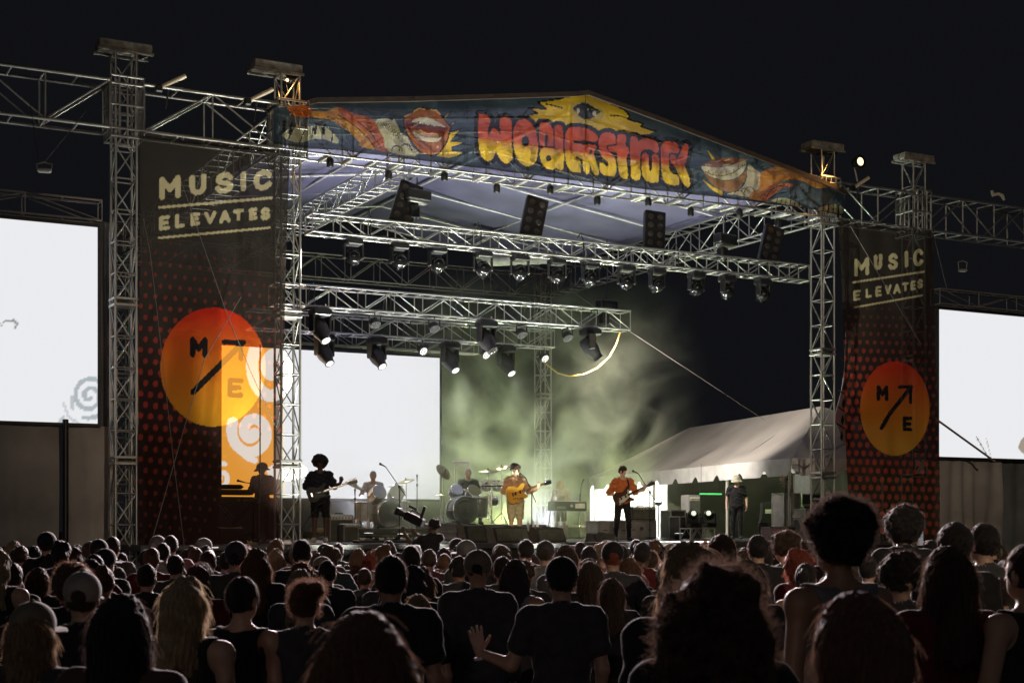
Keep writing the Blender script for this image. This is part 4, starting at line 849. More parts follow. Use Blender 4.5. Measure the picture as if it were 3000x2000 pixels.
for k in range(4): obj('blade', MB().prism([(.0, -.02), (.15, -.05), (.17, .03), (.05, .04)], -.01, .0, Matrix.Rotation(k*math.pi/2, 3, 'Y')@Matrix.Rotation(.3, 3, 'X'), (0, 0, zf)), M('fan_wire'), fn)
obj('hub', MB().lathe([(.04, -.03), (.03, -.05), (.005, -.055)], 12, Matrix.Rotation(R(90), 3, 'X').inverted(), (0, -.05, zf)), BLK, fn)
# floor lamps on a truss box
fb = sthing('truss_box', 'low truss box under the two floor lamps', 'truss', s_at(2043, 1.2)-.36, 1.2, DECK)
for x in (0, .72):
    for y in (-.22, .22): rod('chord', (x, y, 0), (x, y, .30), .02, ALU, fb)
for z in (.02, .30):
    for y in (-.22, .22): rod('chord', (0, y, z), (.72, y, z), .02, ALU, fb)
    for x in (0, .36, .72): rod('brace', (x, -.22, z), (x, .22, z), .014, ALU, fb)
for y in (-.22, .22):
    for a, b in ((.0, .18), (.36, .18), (.36, .54), (.72, .54)): rod('brace', (a, y, .02), (b, y, .3), .012, ALU, fb)
    rod('brace', (.36, y, .02), (.36, y, .3), .012, ALU, fb)
moving_head(W(s_at(2030, 1.2), 1.2, DECK+.33), YAW, 150, -82, 'left lit floor lamp on the truss box pointing at the crowd', 'floor lamps on the truss box', size=.74, up=True, lensmat=M('green_lens', (.9, 1, .8), .2, emit=(.92, 1, .78), es=.85, namt=0))
moving_head(W(s_at(2078, 1.4), 1.4, DECK+.33), YAW, 140, -80, 'right lit floor lamp on the truss box, its square yoke showing', 'floor lamps on the truss box', size=.74, up=True, lensmat=M('green_lens', (.9, 1, .8), .2, emit=(.92, 1, .78), es=.85, namt=0))
# wedges at the front edge
def wedge(px, t, w_, h, label):
    o = sthing('floor_monitor', label, 'speaker', s_at(px, t), t, DECK, 0, 'floor speakers along the stage edge')
    obj('cabinet', MB().prism([(-.0, 0), (.5, 0), (.42, h), (.18, h*.9)], -w_/2, w_/2, Matrix.Rotation(R(90), 3, 'Z')), BKC, o)
    obj('grille', MB().bbox((0, .07, h*.47), (w_-.08, .02, h*.8), .008, Matrix.Rotation(-.36, 3, 'X')), GRILL, o)
    obj('handle', MB().bbox((0, .3, h+.004), (.16, .03, .02), .005), RUB, o); return o
wedge(1505, -.3, .85, .36, 'wide floor speaker at the feet of the singer in the mustard sweater'); wedge(1620, -.3, .7, .34, 'dark floor speaker right of the mustard sweater singer'); wedge(1400, -.25, .5, .40, 'small floor speaker left of the mustard sweater singer'); wedge(1780, -.2, .6, .2, 'low floor speaker before the singer in the orange shirt'); wedge(690, .2, .5, .34, 'floor speaker behind the banner under the side keyboard')
pb = sthing('pedal_board', 'flat pedal board with small pedals at the foot of the microphone stand', 'pedal board', s_at(1140, .3), .3, DECK)
obj('board', MB().bbox((0, 0, .03), (1.5, .4, .06), .01), BKC, pb)
for k in range(9): obj('pedal', MB().bbox((-.65+k*.16, -.05+.1*(k % 2), .085), (.10, .14, .05), .01), (CREAM, GRC, BLK)[k % 3], pb)
# ------------------------------------------------------------------ risers
def riser(label, s, t, w_, d, h, skirt, group='drum risers'):
    o = sthing('drum_riser', label, 'riser', s, t, DECK, 0, group)
    obj('top', MB().bbox((0, 0, h-.05), (w_, d, .10), .008), M('riser_ply', (.08, .075, .065), .6, nscale=3), o)
    for a in (-1, 1):
        for b in (-1, 1): rod('leg', (a*(w_/2-.1), b*(d/2-.1), 0), (a*(w_/2-.1), b*(d/2-.1), h-.1), .03, ALU, o)
    for a in (-1, 1): rod('rail', (-w_/2+.1, a*(d/2-.1), h*.42), (w_/2-.1, a*(d/2-.1), h*.42), .02, ALU, o)
    if skirt: obj('skirt', MB().box((0, -d/2+.03, (h-.1)/2), (w_-.1, .02, h-.1)), BKC, o)
    return o
RA = (s_at(1120, 6.2), 6.2); RB = (s_at(1408, 5.6), 5.6); RH = .40; RHA = .30
riser('grey drum riser before the white screen', RA[0], RA[1], 3.0, 2.4, RHA, False); riser('dark drum riser left of the mustard sweater singer', RB[0], RB[1], 2.7, 2.2, RH, True)
kz = sthing('road_case', 'upright road case with pale rails at the corner of the dark drum riser', 'road case', s_at(1304, 4.0), 4.0, DECK, 0, 'road cases at stage right'); obj('shell', MB().bbox((0, 0, .22), (.42, .4, .44), .01), GRC, kz)
for z in (.06, .22, .4): obj('edge_rail', MB().bbox((0, -.21, z), (.42, .02, .05), .005), ALU, kz)
# ------------------------------------------------------------------ drums
WSH = M('white_shell', (.46, .45, .42), .35, coat=.3); DSH = M('dark_shell', (.05, .05, .048), .3, coat=.4); SKIN = M('drum_skin', (.40, .39, .36), .6); DSK = M('dark_skin', (.06, .06, .055), .6); BRASS = M('cymbal_bronze', (.42, .38, .24), .3, .7, nscale=20)
def drum(s, t, z, r, d, label, shell, skin, tilt=0., group='drums of the white kit', yaw=0., spiral_=False):
    o = sthing('drum', label, 'drum', s, t, z, yaw, group); m3 = Matrix.Rotation(R(90)-tilt, 3, 'X')
    obj('shell', MB().lathe([(r*.98, -d/2), (r, -d/2+.01), (r, d/2-.01), (r*.98, d/2)], 24, m3), shell, o)
    obj('front_skin', MB().lathe([(r*.96, d/2), (r*.93, d/2+.008), (.01, d/2+.010)], 24, m3), skin, o); obj('back_skin', MB().lathe([(.01, -d/2-.010), (r*.93, -d/2-.008), (r*.96, -d/2)], 24, m3), skin, o)
    for k in (-1, 1): obj('hoop', MB().lathe([(r*.97, k*d/2-.02), (r*1.035, k*d/2-.018), (r*1.035, k*d/2+.016), (r*.97, k*d/2+.018)], 24, m3), STEEL, o)
    lg = MB()
    for k in range(8): a = k*math.pi/4; lg.tube(m3@Vector((r*1.03*math.cos(a), r*1.03*math.sin(a), -d/2+.03)), m3@Vector((r*1.03*math.cos(a), r*1.03*math.sin(a), d/2-.03)), .008, n=6)
    obj('lug', lg, STEEL, o)
    if spiral_:
        th = np.linspace(0, 5*math.pi, 70); obj('spiral_print', MB().path([m3@Vector((r*.85*(.1+.9*a/th[-1])*math.cos(a), r*.85*(.1+.9*a/th[-1])*math.sin(a), d/2+.012)) for a in th], .022, 4), M('grey_print', (.16, .16, .14), .7), o)
    return o
def stand_cymbal(s, t, z0, h, r, label, group, tilt=(.2, .1), mat=BRASS):
    o = sthing('cymbal_stand', label, 'cymbal', s, t, z0, 0, group)
    rod('pole', (0, 0, .12), (0, 0, h), .012, STEEL, o)
    for k in range(3): a = k*2.094+.5; rod('leg', (0, 0, .32), (.3*math.cos(a), .3*math.sin(a), 0), .010, STEEL, o)
    m3 = Matrix.Rotation(tilt[0], 3, 'X')@Matrix.Rotation(tilt[1], 3, 'Y')
    obj('cymbal', MB().lathe([(r, -.008), (r, -.003), (r*.6, .012), (r*.2, .03), (r*.16, .05), (.01, .06)], 26, m3, (0, 0, h)), mat, o)
    obj('wing_nut', MB().lathe([(.012, .05), (.02, .07), (.008, .09)], 8, m3, (0, 0, h)), BLK, o); return o
zA = DECK+RHA
gk = 'drums of the white kit'
drum(s_at(1133, 5.7), 5.7, zA+.36, .34, .42, 'pale bass drum of the white kit with a broad painted head', WSH, SKIN, 0, gk)
drum(s_at(1105, 5.9), 5.9, zA+.86, .19, .26, 'pale left rack tom above the bass drum', WSH, SKIN, R(25), gk, .1); drum(s_at(1160, 5.9), 5.9, zA+.86, .19, .26, 'pale right rack tom above the bass drum', WSH, SKIN, R(25), gk, -.1)
drum(s_at(1067, 6.0), 6.0, zA+.42, .23, .46, 'pale floor tom at the left of the white kit', WSH, SKIN, R(88), gk); drum(s_at(1178, 6.3), 6.3, zA+.62, .18, .16, 'pale snare drum at the right of the white kit', WSH, SKIN, R(85), gk)
gc = 'cymbals of the white kit'
stand_cymbal(s_at(1040, 5.7), 5.7, zA, 1.06, .27, 'broad cymbal tilted left of the white kit', gc, (.35, .32)); stand_cymbal(s_at(1190, 5.8), 5.8, zA, 1.2, .22, 'cymbal tilted right of the white kit', gc, (.1, -.3)); stand_cymbal(s_at(1160, 6.9), 6.9, zA, 1.1, .2, 'small cymbal behind the white kit', gc, (.1, -.1))
zB = DECK+RH; gk = 'drums of the dark kit'; gc = 'cymbals of the dark kit'
drum(s_at(1354, 5.0), 5.0, zB+.36, .35, .40, 'dark bass drum with a grey spiral on its head', DSH, DSK, 0, gk, spiral_=True); drum(s_at(1405, 5.2), 5.2, zB+.45, .2, .5, 'dark upright conga right of the spiral drum', DSH, DSK, R(85), gk); drum(s_at(1385, 5.5), 5.5, zB+.82, .17, .2, 'dark rack tom above the spiral drum', DSH, DSK, R(30), gk); drum(s_at(1335, 5.4), 5.4, zB+.84, .16, .2, 'dark rack tom at the left of the dark kit', DSH, DSK, R(30), gk)
drum(s_at(1440, 5.4), 5.4, zB+.62, .18, .15, 'dark snare drum at the right of the dark kit', DSH, SKIN, R(75), gk); drum(s_at(1455, 5.9), 5.9, zB+.98, .13, .11, 'bright small timbale beside the mustard sweater', STEEL, SKIN, R(70), gk); drum(s_at(1425, 5.9), 5.9, zB+.98, .13, .11, 'bright small timbale above the dark snare', STEEL, SKIN, R(70), gk)
stand_cymbal(s_at(1300, 5.0), 5.0, zB-.1, 1.42, .24, 'large grey cymbal at the screen edge left of the dark kit', gc, (.9, .35)); stand_cymbal(s_at(1430, 5.1), 5.1, zB, 1.36, .26, 'cymbal lying flat right of the percussion player', gc, (.15, -.12)); stand_cymbal(s_at(1470, 6.0), 6.0, zB, 1.5, .2, 'cymbal behind the mustard sweater singer', gc, (.3, -.3)); stand_cymbal(s_at(1290, 5.8), 5.8, zB-.1, .85, .16, 'low hi-hat at the left of the dark kit', gc, (.05, .0))
pr = sthing('chime_rack', 'bright bar chime rack on a stand above the percussion player', 'percussion rack', s_at(1330, 5.6), 5.6, zB)
zc_ = z_at(1353, s_at(1330, 5.6), 5.6)-zB; rod('pole', (.03, 0, 0), (.03, 0, zc_), .014, STEEL, pr); rod('bar', (-.03, 0, zc_+.01), (.40, 0, zc_-.01), .028, M('bright_tube', (.85, .85, .82), .3), pr); rod('drop', (.42, 0, zc_), (.43, 0, zc_-.35), .008, STEEL, pr)
for k in range(14): rod('chime', (.03+k*.027, -.03, zc_-.02), (.03+k*.027, -.03, zc_-.07-.006*k), .005, STEEL, pr)
pk = sthing('percussion_table', 'cluttered table of small bright percussion by the dark kit', 'percussion table', s_at(1440, 4.9), 4.9, zB)
obj('table_top', MB().bbox((0, 0, .98), (.5, .28, .03), .008), BLK, pk); rod('leg', (0, 0, 0), (0, 0, .97), .02, STEEL, pk)
for k in range(3): obj('bar', MB().tube((-.28, -.1+.1*k, 1.06+.05*(k % 2)), (.3, -.1+.1*k, 1.07+.05*(k % 2)), .022), M('bright_tube'), pk)
for k in range(7): obj('shaker', MB().lathe([(.01, -.03), (.035, -.015), (.035, .015), (.01, .03)], 10, c=(random.uniform(-.25, .25), random.uniform(-.12, .12), 1.02+random.random()*.12-.35*(k > 3))), STEEL, pk)
tw = sthing('towel', 'pale towel hanging from the percussion table', 'towel', s_at(1435, 4.75), 4.75, zB+.42); obj('cloth', MB().prism([(0, .0), (.06, -.02), (.05, .35), (.0, .36)], 0, .02), WHT, tw); tw.rotation_euler[1] = -.15
bo = 'water bottles by the white kit'
for k, (px, t) in enumerate(((1046, 4.95), (1058, 4.95), (1088, 4.97), (1547, 3.9), (1562, 3.9), (1574, 3.9))):
    o = sthing('bottle', ('first pale bottle on the edge of the white kit riser', 'second pale bottle on the edge of the white kit riser', 'rightmost pale bottle on the white kit riser', 'left bottle in the row behind the mustard sweater singer', 'middle bottle in the row behind the mustard sweater singer', 'right bottle in the row behind the mustard sweater singer')[k], 'bottle', s_at(px, t), t+.2*(k < 3), (zA if k < 3 else DECK+.25), 0, bo if k < 3 else 'bottles in a row on a low box')
    obj('body', MB().lathe([(.03, 0), (.036, .01), (.036, .15), (.014, .2), (.014, .22)], 12), M('bottle_plastic', (.7, .7, .68), .15), o); obj('cap', MB().lathe([(.017, .22), (.017, .245), (.005, .246)], 10), WHT, o)
flight_case(s_at(1575, 4.0), 4.0, DECK, (1.0, .5, .24), 'flat road case under the row of bottles')
# ------------------------------------------------------------------ keyboards
def keyboard(s, t, z, w_, d, h, label, stand='legs', mat=TOLEX, rz=0.):
    o = sthing('keyboard', label, 'keyboard', s, t, z, rz, 'keyboards on the stage')
    obj('case', MB().bbox((0, 0, .92), (w_, d, h), .02), mat, o); obj('back_panel', MB().bbox((w_*.28, -d/2-.006, .93), (w_*.3, .012, h*.5), .004), CREAM, o); obj('name_plate', MB().bbox((-w_*.3, -d/2-.006, .88), (w_*.28, .012, h*.25), .004), GRC, o)
    obj('logo_disc', MB().lathe([(.045, 0), (.04, .012), (.01, .013)], 16, Matrix.Rotation(R(90), 3, 'X'), (.02, -d/2, .93)), CREAM, o)
    n = 29
    for k in range(n): obj('key', MB().bbox((-w_*.45+(k+.5)*w_*.9/n, d*.22, .92+h/2+.01), (w_*.9/n-.003, d*.4, .02), .003), WHT, o)
    if stand == 'legs':
        for a in (-1, 1):
            for b in (-1, 1): rod('leg', (a*(w_/2-.06), b*(d/2-.05), .92-h/2), (a*(w_/2+.02), b*(d/2), 0), .016, STEEL, o)
    else:
        for a in (-1, 1):
            for y in (-.12, .12): rod('stand_bar', (-a*.38, y, .02), (a*.38, y, .92-h/2), .02, BLK, o)
    return o
sK = s_at(1662, 7.7); keyboard(sK, 7.7, DECK, 1.05, .42, .27, 'greenish organ with pale name panel before the blonde player')
sL = s_at(688, 2.9); keyboard(sL, 2.9, DECK, .95, .38, .13, 'keyboard on a crossed stand seen through the left banner', 'x', mat=GRC); k2 = sthing('keyboard', 'second keyboard stacked on the crossed stand behind the banner', 'keyboard', sL-.05, 2.95, DECK+1.03, 0, 'keyboards on the stage'); obj('case', MB().bbox((0, 0, .07), (.8, .32, .12), .02), M('green_case', (.25, .28, .12), .5), k2); obj('soft_bag', MB().bbox((-.02, 0, .19), (.5, .3, .10), .05), DD, k2)
# ------------------------------------------------------------------ pit
ps = thing('pit_step', 'low step in the pit under the camera operator', 'step', at(1258, 1600, 25.4)*1, .3); ps.location.z = 0
obj('tread', MB().bbox((0, 0, .13), (1.6, .7, .26), .01), BKC, ps)
# ================================================================== lights inside the stage (floor and rig lamps, some added out of sight or without a lit fixture)
gF = 'floor wash lamps behind the stage edge'
def uplight(px, t, z, aim, watts, col, label, size=100, soft=.12):
    s = s_at(px, t); o = sthing('floor_wash_lamp', label, 'stage lamp', s, t, z, 0, gF)
    obj('can', MB().lathe([(.04, 0), (.12, .02), (.14, .16), (.13, .17)], 14), BLK, o); obj('lens', MB().lathe([(.125, .16), (.12, .175), (.01, .18)], 14), LENS, o); obj('bracket', MB().path([(-.17, 0, 0), (-.17, 0, .1), (-.14, 0, .1)], .012).path([(.17, 0, 0), (.17, 0, .1), (.14, 0, .1)], .012), BLK, o)
    lamp('floor_wash', 'SPOT', W(s, t, z+.25), aim, watts, col, size, .6, soft)
uplight(1180, 3.4, DECK, W(4.5, .9, 9), 3400, (.96, 1.0, .90), 'floor wash lamp before the white drum riser', 120)
uplight(1990, 3.0, DECK, W(10, .9, 9), 3400, (.93, 1.0, .80), 'floor wash lamp behind the floor lamps at stage right', 120)
uplight(1600, 8.9, DECK, W(7.5, 6, 10), 900, (.66, .64, 1.0), 'floor wash lamp behind the organ aimed at the canopy', 130, .3)
uplight(1080, 7.9, DECK, W(3.5, 5, 10), 700, (.66, .64, 1.0), 'floor wash lamp behind the white drum kit aimed at the canopy', 130, .3)
uplight(1500, 10.2, DECK, W(9.5, 9, 4), 1500, (.80, .95, .38), 'green floor wash lamp in the smoke', 120, .2)
uplight(1860, 9.0, DECK, W(9.0, 8, 4.5), 1150, (.80, .95, .38), 'green floor wash lamp at the right of the smoke', 120, .2)
for px, nm in ((1020, 'left'), (1300, 'middle left'), (1640, 'middle right'), (1960, 'right')):
    s_ = s_at(px, -1.75); uplight(px, -1.75, .30, W(s_, -.2, 9.4), 2300, (.97, 1.0, .86), f'added unseen floor wash lamp at the {nm} of the stage edge aimed straight up', 82)  # lamps added out of sight in the pit to brighten the truss bars
lamp('tent_fill', 'SPOT', W(s_at(1745, 5), 5, 6.5), tp(8.5, .5, 3.7), 3000, (1, .90, .80), 100, .8, .1)  # added to brighten the tent; the spot lamp hanging there is unlit
# beams from the lit spot lamps
for px, t, z, aim, wt in ((938, 4.8, 6.4, W(3.5, 2.0, DECK), 500), (1104, 7.9, 6.3, W(5.4, 4, DECK), 500), (1318, 7.9, 6.3, W(7.4, 5, DECK), 900), (1482, 7.9, 6.3, W(9, 4, DECK), 900)):
    lamp('spot_beam', 'SPOT', W(s_at(px, t), t-.45, z-.15), aim, wt, (.95, 1, .84), 46, .5, .1)
# rims on the audience: the lit floor lamp facing the crowd, and lights added high up without lit fixtures
lamp('audience_rim_light', 'SPOT', W(s_at(2030, 1.2), .75, DECK+.85), (-1, 10, 1.6), 11000, (1, .90, .86), 75, .7, .12)
lamp('audience_rim_light', 'SPOT', W(4, .7, 7.5), (-1.0, 9, 1.5), 17000, (1, .80, .80), 60, .8, .15)
lamp('audience_rim_light', 'SPOT', W(1.2, .7, 7.5), (-1, 8, 1.5), 12000, (1, .84, .86), 60, .8, .2)
lamp('audience_rim_light', 'SPOT', W(11, .7, 7.5), (2.0, 9, 1.5), 17000, (1, .82, .82), 60, .8, .15)
# ================================================================== smoke
def smoke(s0, s1, t0, t1, z0, z1, dens, lab='green lit stage smoke drifting right of the white screen'):
    mb = MB().box(((s1-s0)/2, (t1-t0)/2, (z1-z0)/2), (s1-s0, t1-t0, z1-z0))
    m = bpy.data.materials.new('smoke'); m.use_nodes = True; n = m.node_tree; n.nodes.clear(); L = n.links.new
    out = n.nodes.new('ShaderNodeOutputMaterial'); v = n.nodes.new('ShaderNodeVolumePrincipled'); v.inputs['Color'].default_value = (.78, .83, .64, 1); v.inputs['Anisotropy'].default_value = .15
    tc = n.nodes.new('ShaderNodeTexCoord'); no = n.nodes.new('ShaderNodeTexNoise'); no.inputs['Scale'].default_value = .48; no.inputs['Detail'].default_value = 5; no.inputs['Roughness'].default_value = .6; no.inputs['Distortion'].default_value = 1.3
    L(tc.outputs['Object'], no.inputs['Vector'])
    r = n.nodes.new('ShaderNodeMapRange'); r.inputs['From Min'].default_value = .46; r.inputs['From Max'].default_value = .70; L(no.outputs['Fac'], r.inputs['Value'])
    # fall off towards the box faces and with height
    sx = n.nodes.new('ShaderNodeSeparateXYZ'); L(tc.outputs['Generated'], sx.inputs[0])
    def mth(op, a, b=None):
        q = n.nodes.new('ShaderNodeMath'); q.operation = op
        for i, x in enumerate((a, b)):
            if x is None: continue
            if isinstance(x, (int, float)): q.inputs[i].default_value = x
            else: L(x, q.inputs[i])
        return q.outputs[0]
    def hump(x): return mth('MINIMUM', mth('MULTIPLY', mth('MULTIPLY', x, mth('SUBTRACT', 1, x)), 5.5), 1)
    fx = hump(sx.outputs[0]); fy = hump(sx.outputs[1]); fz = mth('POWER', mth('SUBTRACT', 1, sx.outputs[2]), .9)
    d = mth('MULTIPLY', mth('MULTIPLY', fx, fy), fz); d = mth('MULTIPLY', mth('MULTIPLY', d, mth('ADD', r.outputs[0], .03)), dens)
    L(d, v.inputs['Density']); L(v.outputs[0], out.inputs['Volume'])
    o = obj('smoke', mb, m, loc=W(s0, t0, z0), rot=(0, 0, YAW), kind='stuff'); o['label'] = lab; o.visible_shadow = True
    return o
smoke(6.0, 14.6, 5.2, 14.8, DECK+.05, 8.8, .52)
smoke(1.6, 10.4, 3.6, 8.85, DECK+.03, DECK+2.3, .34, 'thin haze hanging low round the two drum kits')
# ================================================================== people: signed-distance bodies turned into one continuous surface
def smin(a, b, k):
    h = np.clip(.5+.5*(b-a)/k, 0, 1); return b+(a-b)*h-k*h*(1-h)
class G:
    def __init__(s, lo, hi, h):
        s.lo = np.array(lo, np.float32); s.h = h; n = [int((b-a)/h)+1 for a, b in zip(lo, hi)]
        ax = [s.lo[i]+h*np.arange(n[i], dtype=np.float32) for i in range(3)]
        s.x, s.y, s.z = ax[0][:, None, None], ax[1][None, :, None], ax[2][None, None, :]
        s.shape = tuple(n)
    def cap(s, a, b, ra, rb):
        a = np.array(a, np.float32); b = np.array(b, np.float32); e = b-a; L = float(e@e)+1e-9
        t = np.clip(((s.x-a[0])*e[0]+(s.y-a[1])*e[1]+(s.z-a[2])*e[2])/L, 0, 1)
        return np.sqrt((s.x-a[0]-t*e[0])**2+(s.y-a[1]-t*e[1])**2+(s.z-a[2]-t*e[2])**2)-(ra+t*(rb-ra))
    def ell(s, c, r, m=None):
        X, Y, Z = s.x-c[0], s.y-c[1], s.z-c[2]
        if m is not None:
            X, Y, Z = (m[0][0]*X+m[1][0]*Y+m[2][0]*Z, m[0][1]*X+m[1][1]*Y+m[2][1]*Z, m[0][2]*X+m[1][2]*Y+m[2][2]*Z)
        k0 = np.sqrt((X/r[0])**2+(Y/r[1])**2+(Z/r[2])**2); k1 = np.sqrt((X/r[0]**2)**2+(Y/r[1]**2)**2+(Z/r[2]**2)**2)+1e-6
        return k0*(k0-1)/k1
    def full(s, f): return np.broadcast_to(f, s.shape)
    def mesh(s, f):
        f = np.ascontiguousarray(s.full(f), np.float32); S = f < 0; nx, ny, nz = S.shape
        C = (nx-1, ny-1, nz-1); acc = np.zeros(C+(3,), np.float32); cnt = np.zeros(C, np.float32)
        sl = lambda o: tuple(slice(o[i], o[i]+C[i]) for i in range(3))
        for ax in range(3):
            o1, o2 = [i for i in range(3) if i != ax]
            for da in (0, 1):
                for db in (0, 1):
                    p = [0, 0, 0]; p[o1] = da; p[o2] = db; q = list(p); q[ax] = 1
                    fa_, fb_ = f[sl(p)], f[sl(q)]; c = (fa_ < 0) != (fb_ < 0)
                    t = np.where(c, fa_/np.where(c, fa_-fb_, 1), 0)
                    cnt += c
                    acc[..., ax] += t; acc[..., o1] += c*da; acc[..., o2] += c*db
        act = cnt > 0; idx = -np.ones(C, np.int64); idx[act] = np.arange(act.sum())
        cell = np.argwhere(act).astype(np.float32); V = s.lo+s.h*(cell+acc[act]/cnt[act][:, None])
        Q = []
        for ax in range(3):
            o1, o2 = [(1, 2), (2, 0), (0, 1)][ax]
            p = [slice(None)]*3; q = [slice(None)]*3; p[ax] = slice(0, S.shape[ax]-1); q[ax] = slice(1, S.shape[ax])
            c = S[tuple(p)] != S[tuple(q)]; inn = S[tuple(p)] & c
            e = np.argwhere(c); e = e[(e[:, o1] > 0) & (e[:, o2] > 0) & (e[:, o1] < C[o1]) & (e[:, o2] < C[o2])]
            if not len(e): continue
            def at_(d1, d2): k = e.copy(); k[:, o1] -= d1; k[:, o2] -= d2; return idx[k[:, 0], k[:, 1], k[:, 2]]
            quad = np.stack([at_(1, 1), at_(0, 1), at_(0, 0), at_(1, 0)], 1)
            fl = ~inn[e[:, 0], e[:, 1], e[:, 2]]; quad[fl] = quad[fl][:, ::-1]; Q.append(quad)
        return V, np.concatenate(Q)
def to_mesh(name, parts):
    V = []; Q = []; b = 0
    for v, q in parts: V.append(v); Q.append(q+b); b += len(v)
    me = bpy.data.meshes.new(name); np_mesh(me, np.concatenate(V), np.concatenate(Q)); return me
BASEJ = dict(hipL=(-.09, 0, .92), hipR=(.09, 0, .92), kneeL=(-.105, .015, .50), kneeR=(.105, .015, .50), ankL=(-.11, -.02, .09), ankR=(.11, -.02, .09), footL=(-.13, .14, .03), footR=(.13, .14, .03),
             shL=(-.185, -.005, 1.42), shR=(.185, -.005, 1.42), elL=(-.235, -.03, 1.13), elR=(.235, -.03, 1.13), wrL=(-.235, .07, .89), wrR=(.235, .07, .89),
             handL=(0, .25, -1), handR=(0, .25, -1), head=(0, .01, 1.645), look=(0, 1, 0), pelvis=(0, 0, .95), chest=(0, 0, 1.28), curl=.5, curlL=None, curlR=None, palmL=(1, 0, 0), palmR=(-1, 0, 0), spread=.1)
def hand(w, d, pn, side, curl, spread):
    """palm, four unequal bent fingers and a thumb; d = finger direction, pn = way the palm faces, side = +1 right hand"""
    d = np.array(d, float); d /= np.linalg.norm(d); pn = np.array(pn, float); pn -= d*(pn@d); pn /= np.linalg.norm(pn); sd = np.cross(d, pn)*side
    w = np.array(w, float); g = G(w-.20, w+.20, .0062)
    f = g.cap(w-d*.01, w+d*.02, .026, .027)
    for k in (-.024, -.008, .008, .024): f = smin(f, g.cap(w+d*.018+sd*k*.7, w+d*.088+sd*k*1.15, .0155, .0135), .012)
    for k, (L, off) in enumerate(((.062, .030), (.072, .010), (.067, -.010), (.052, -.029))):
        b = w+d*.088+sd*off; dd = d+sd*off*spread*12; dd /= np.linalg.norm(dd); fk = None
        for j, (q, r) in enumerate(((.45, .0098), (.32, .0090), (.25, .0082))):
            a = curl*(.75+.5*j)*(1+.12*k); dd2 = dd*math.cos(a)+pn*math.sin(a); dd2 /= np.linalg.norm(dd2); e = b+dd2*L*q; c = g.cap(b, e, r, r*.92); fk = c if fk is None else smin(fk, c, .004); b = e
            dd = dd2
        f = smin(f, fk, .006)
    tb = w+d*.03+sd*.026; td = d*.62+sd*(.75-.3*min(curl, 1))+pn*(.25+.4*curl); td /= np.linalg.norm(td); t2 = tb+td*.045; td2 = td+d*.35+pn*.5*curl; td2 /= np.linalg.norm(td2)
    f = smin(f, smin(g.cap(tb, t2, .0145, .0115), g.cap(t2, t2+td2*.034, .0112, .0085), .005), .010)
    return g.mesh(f)
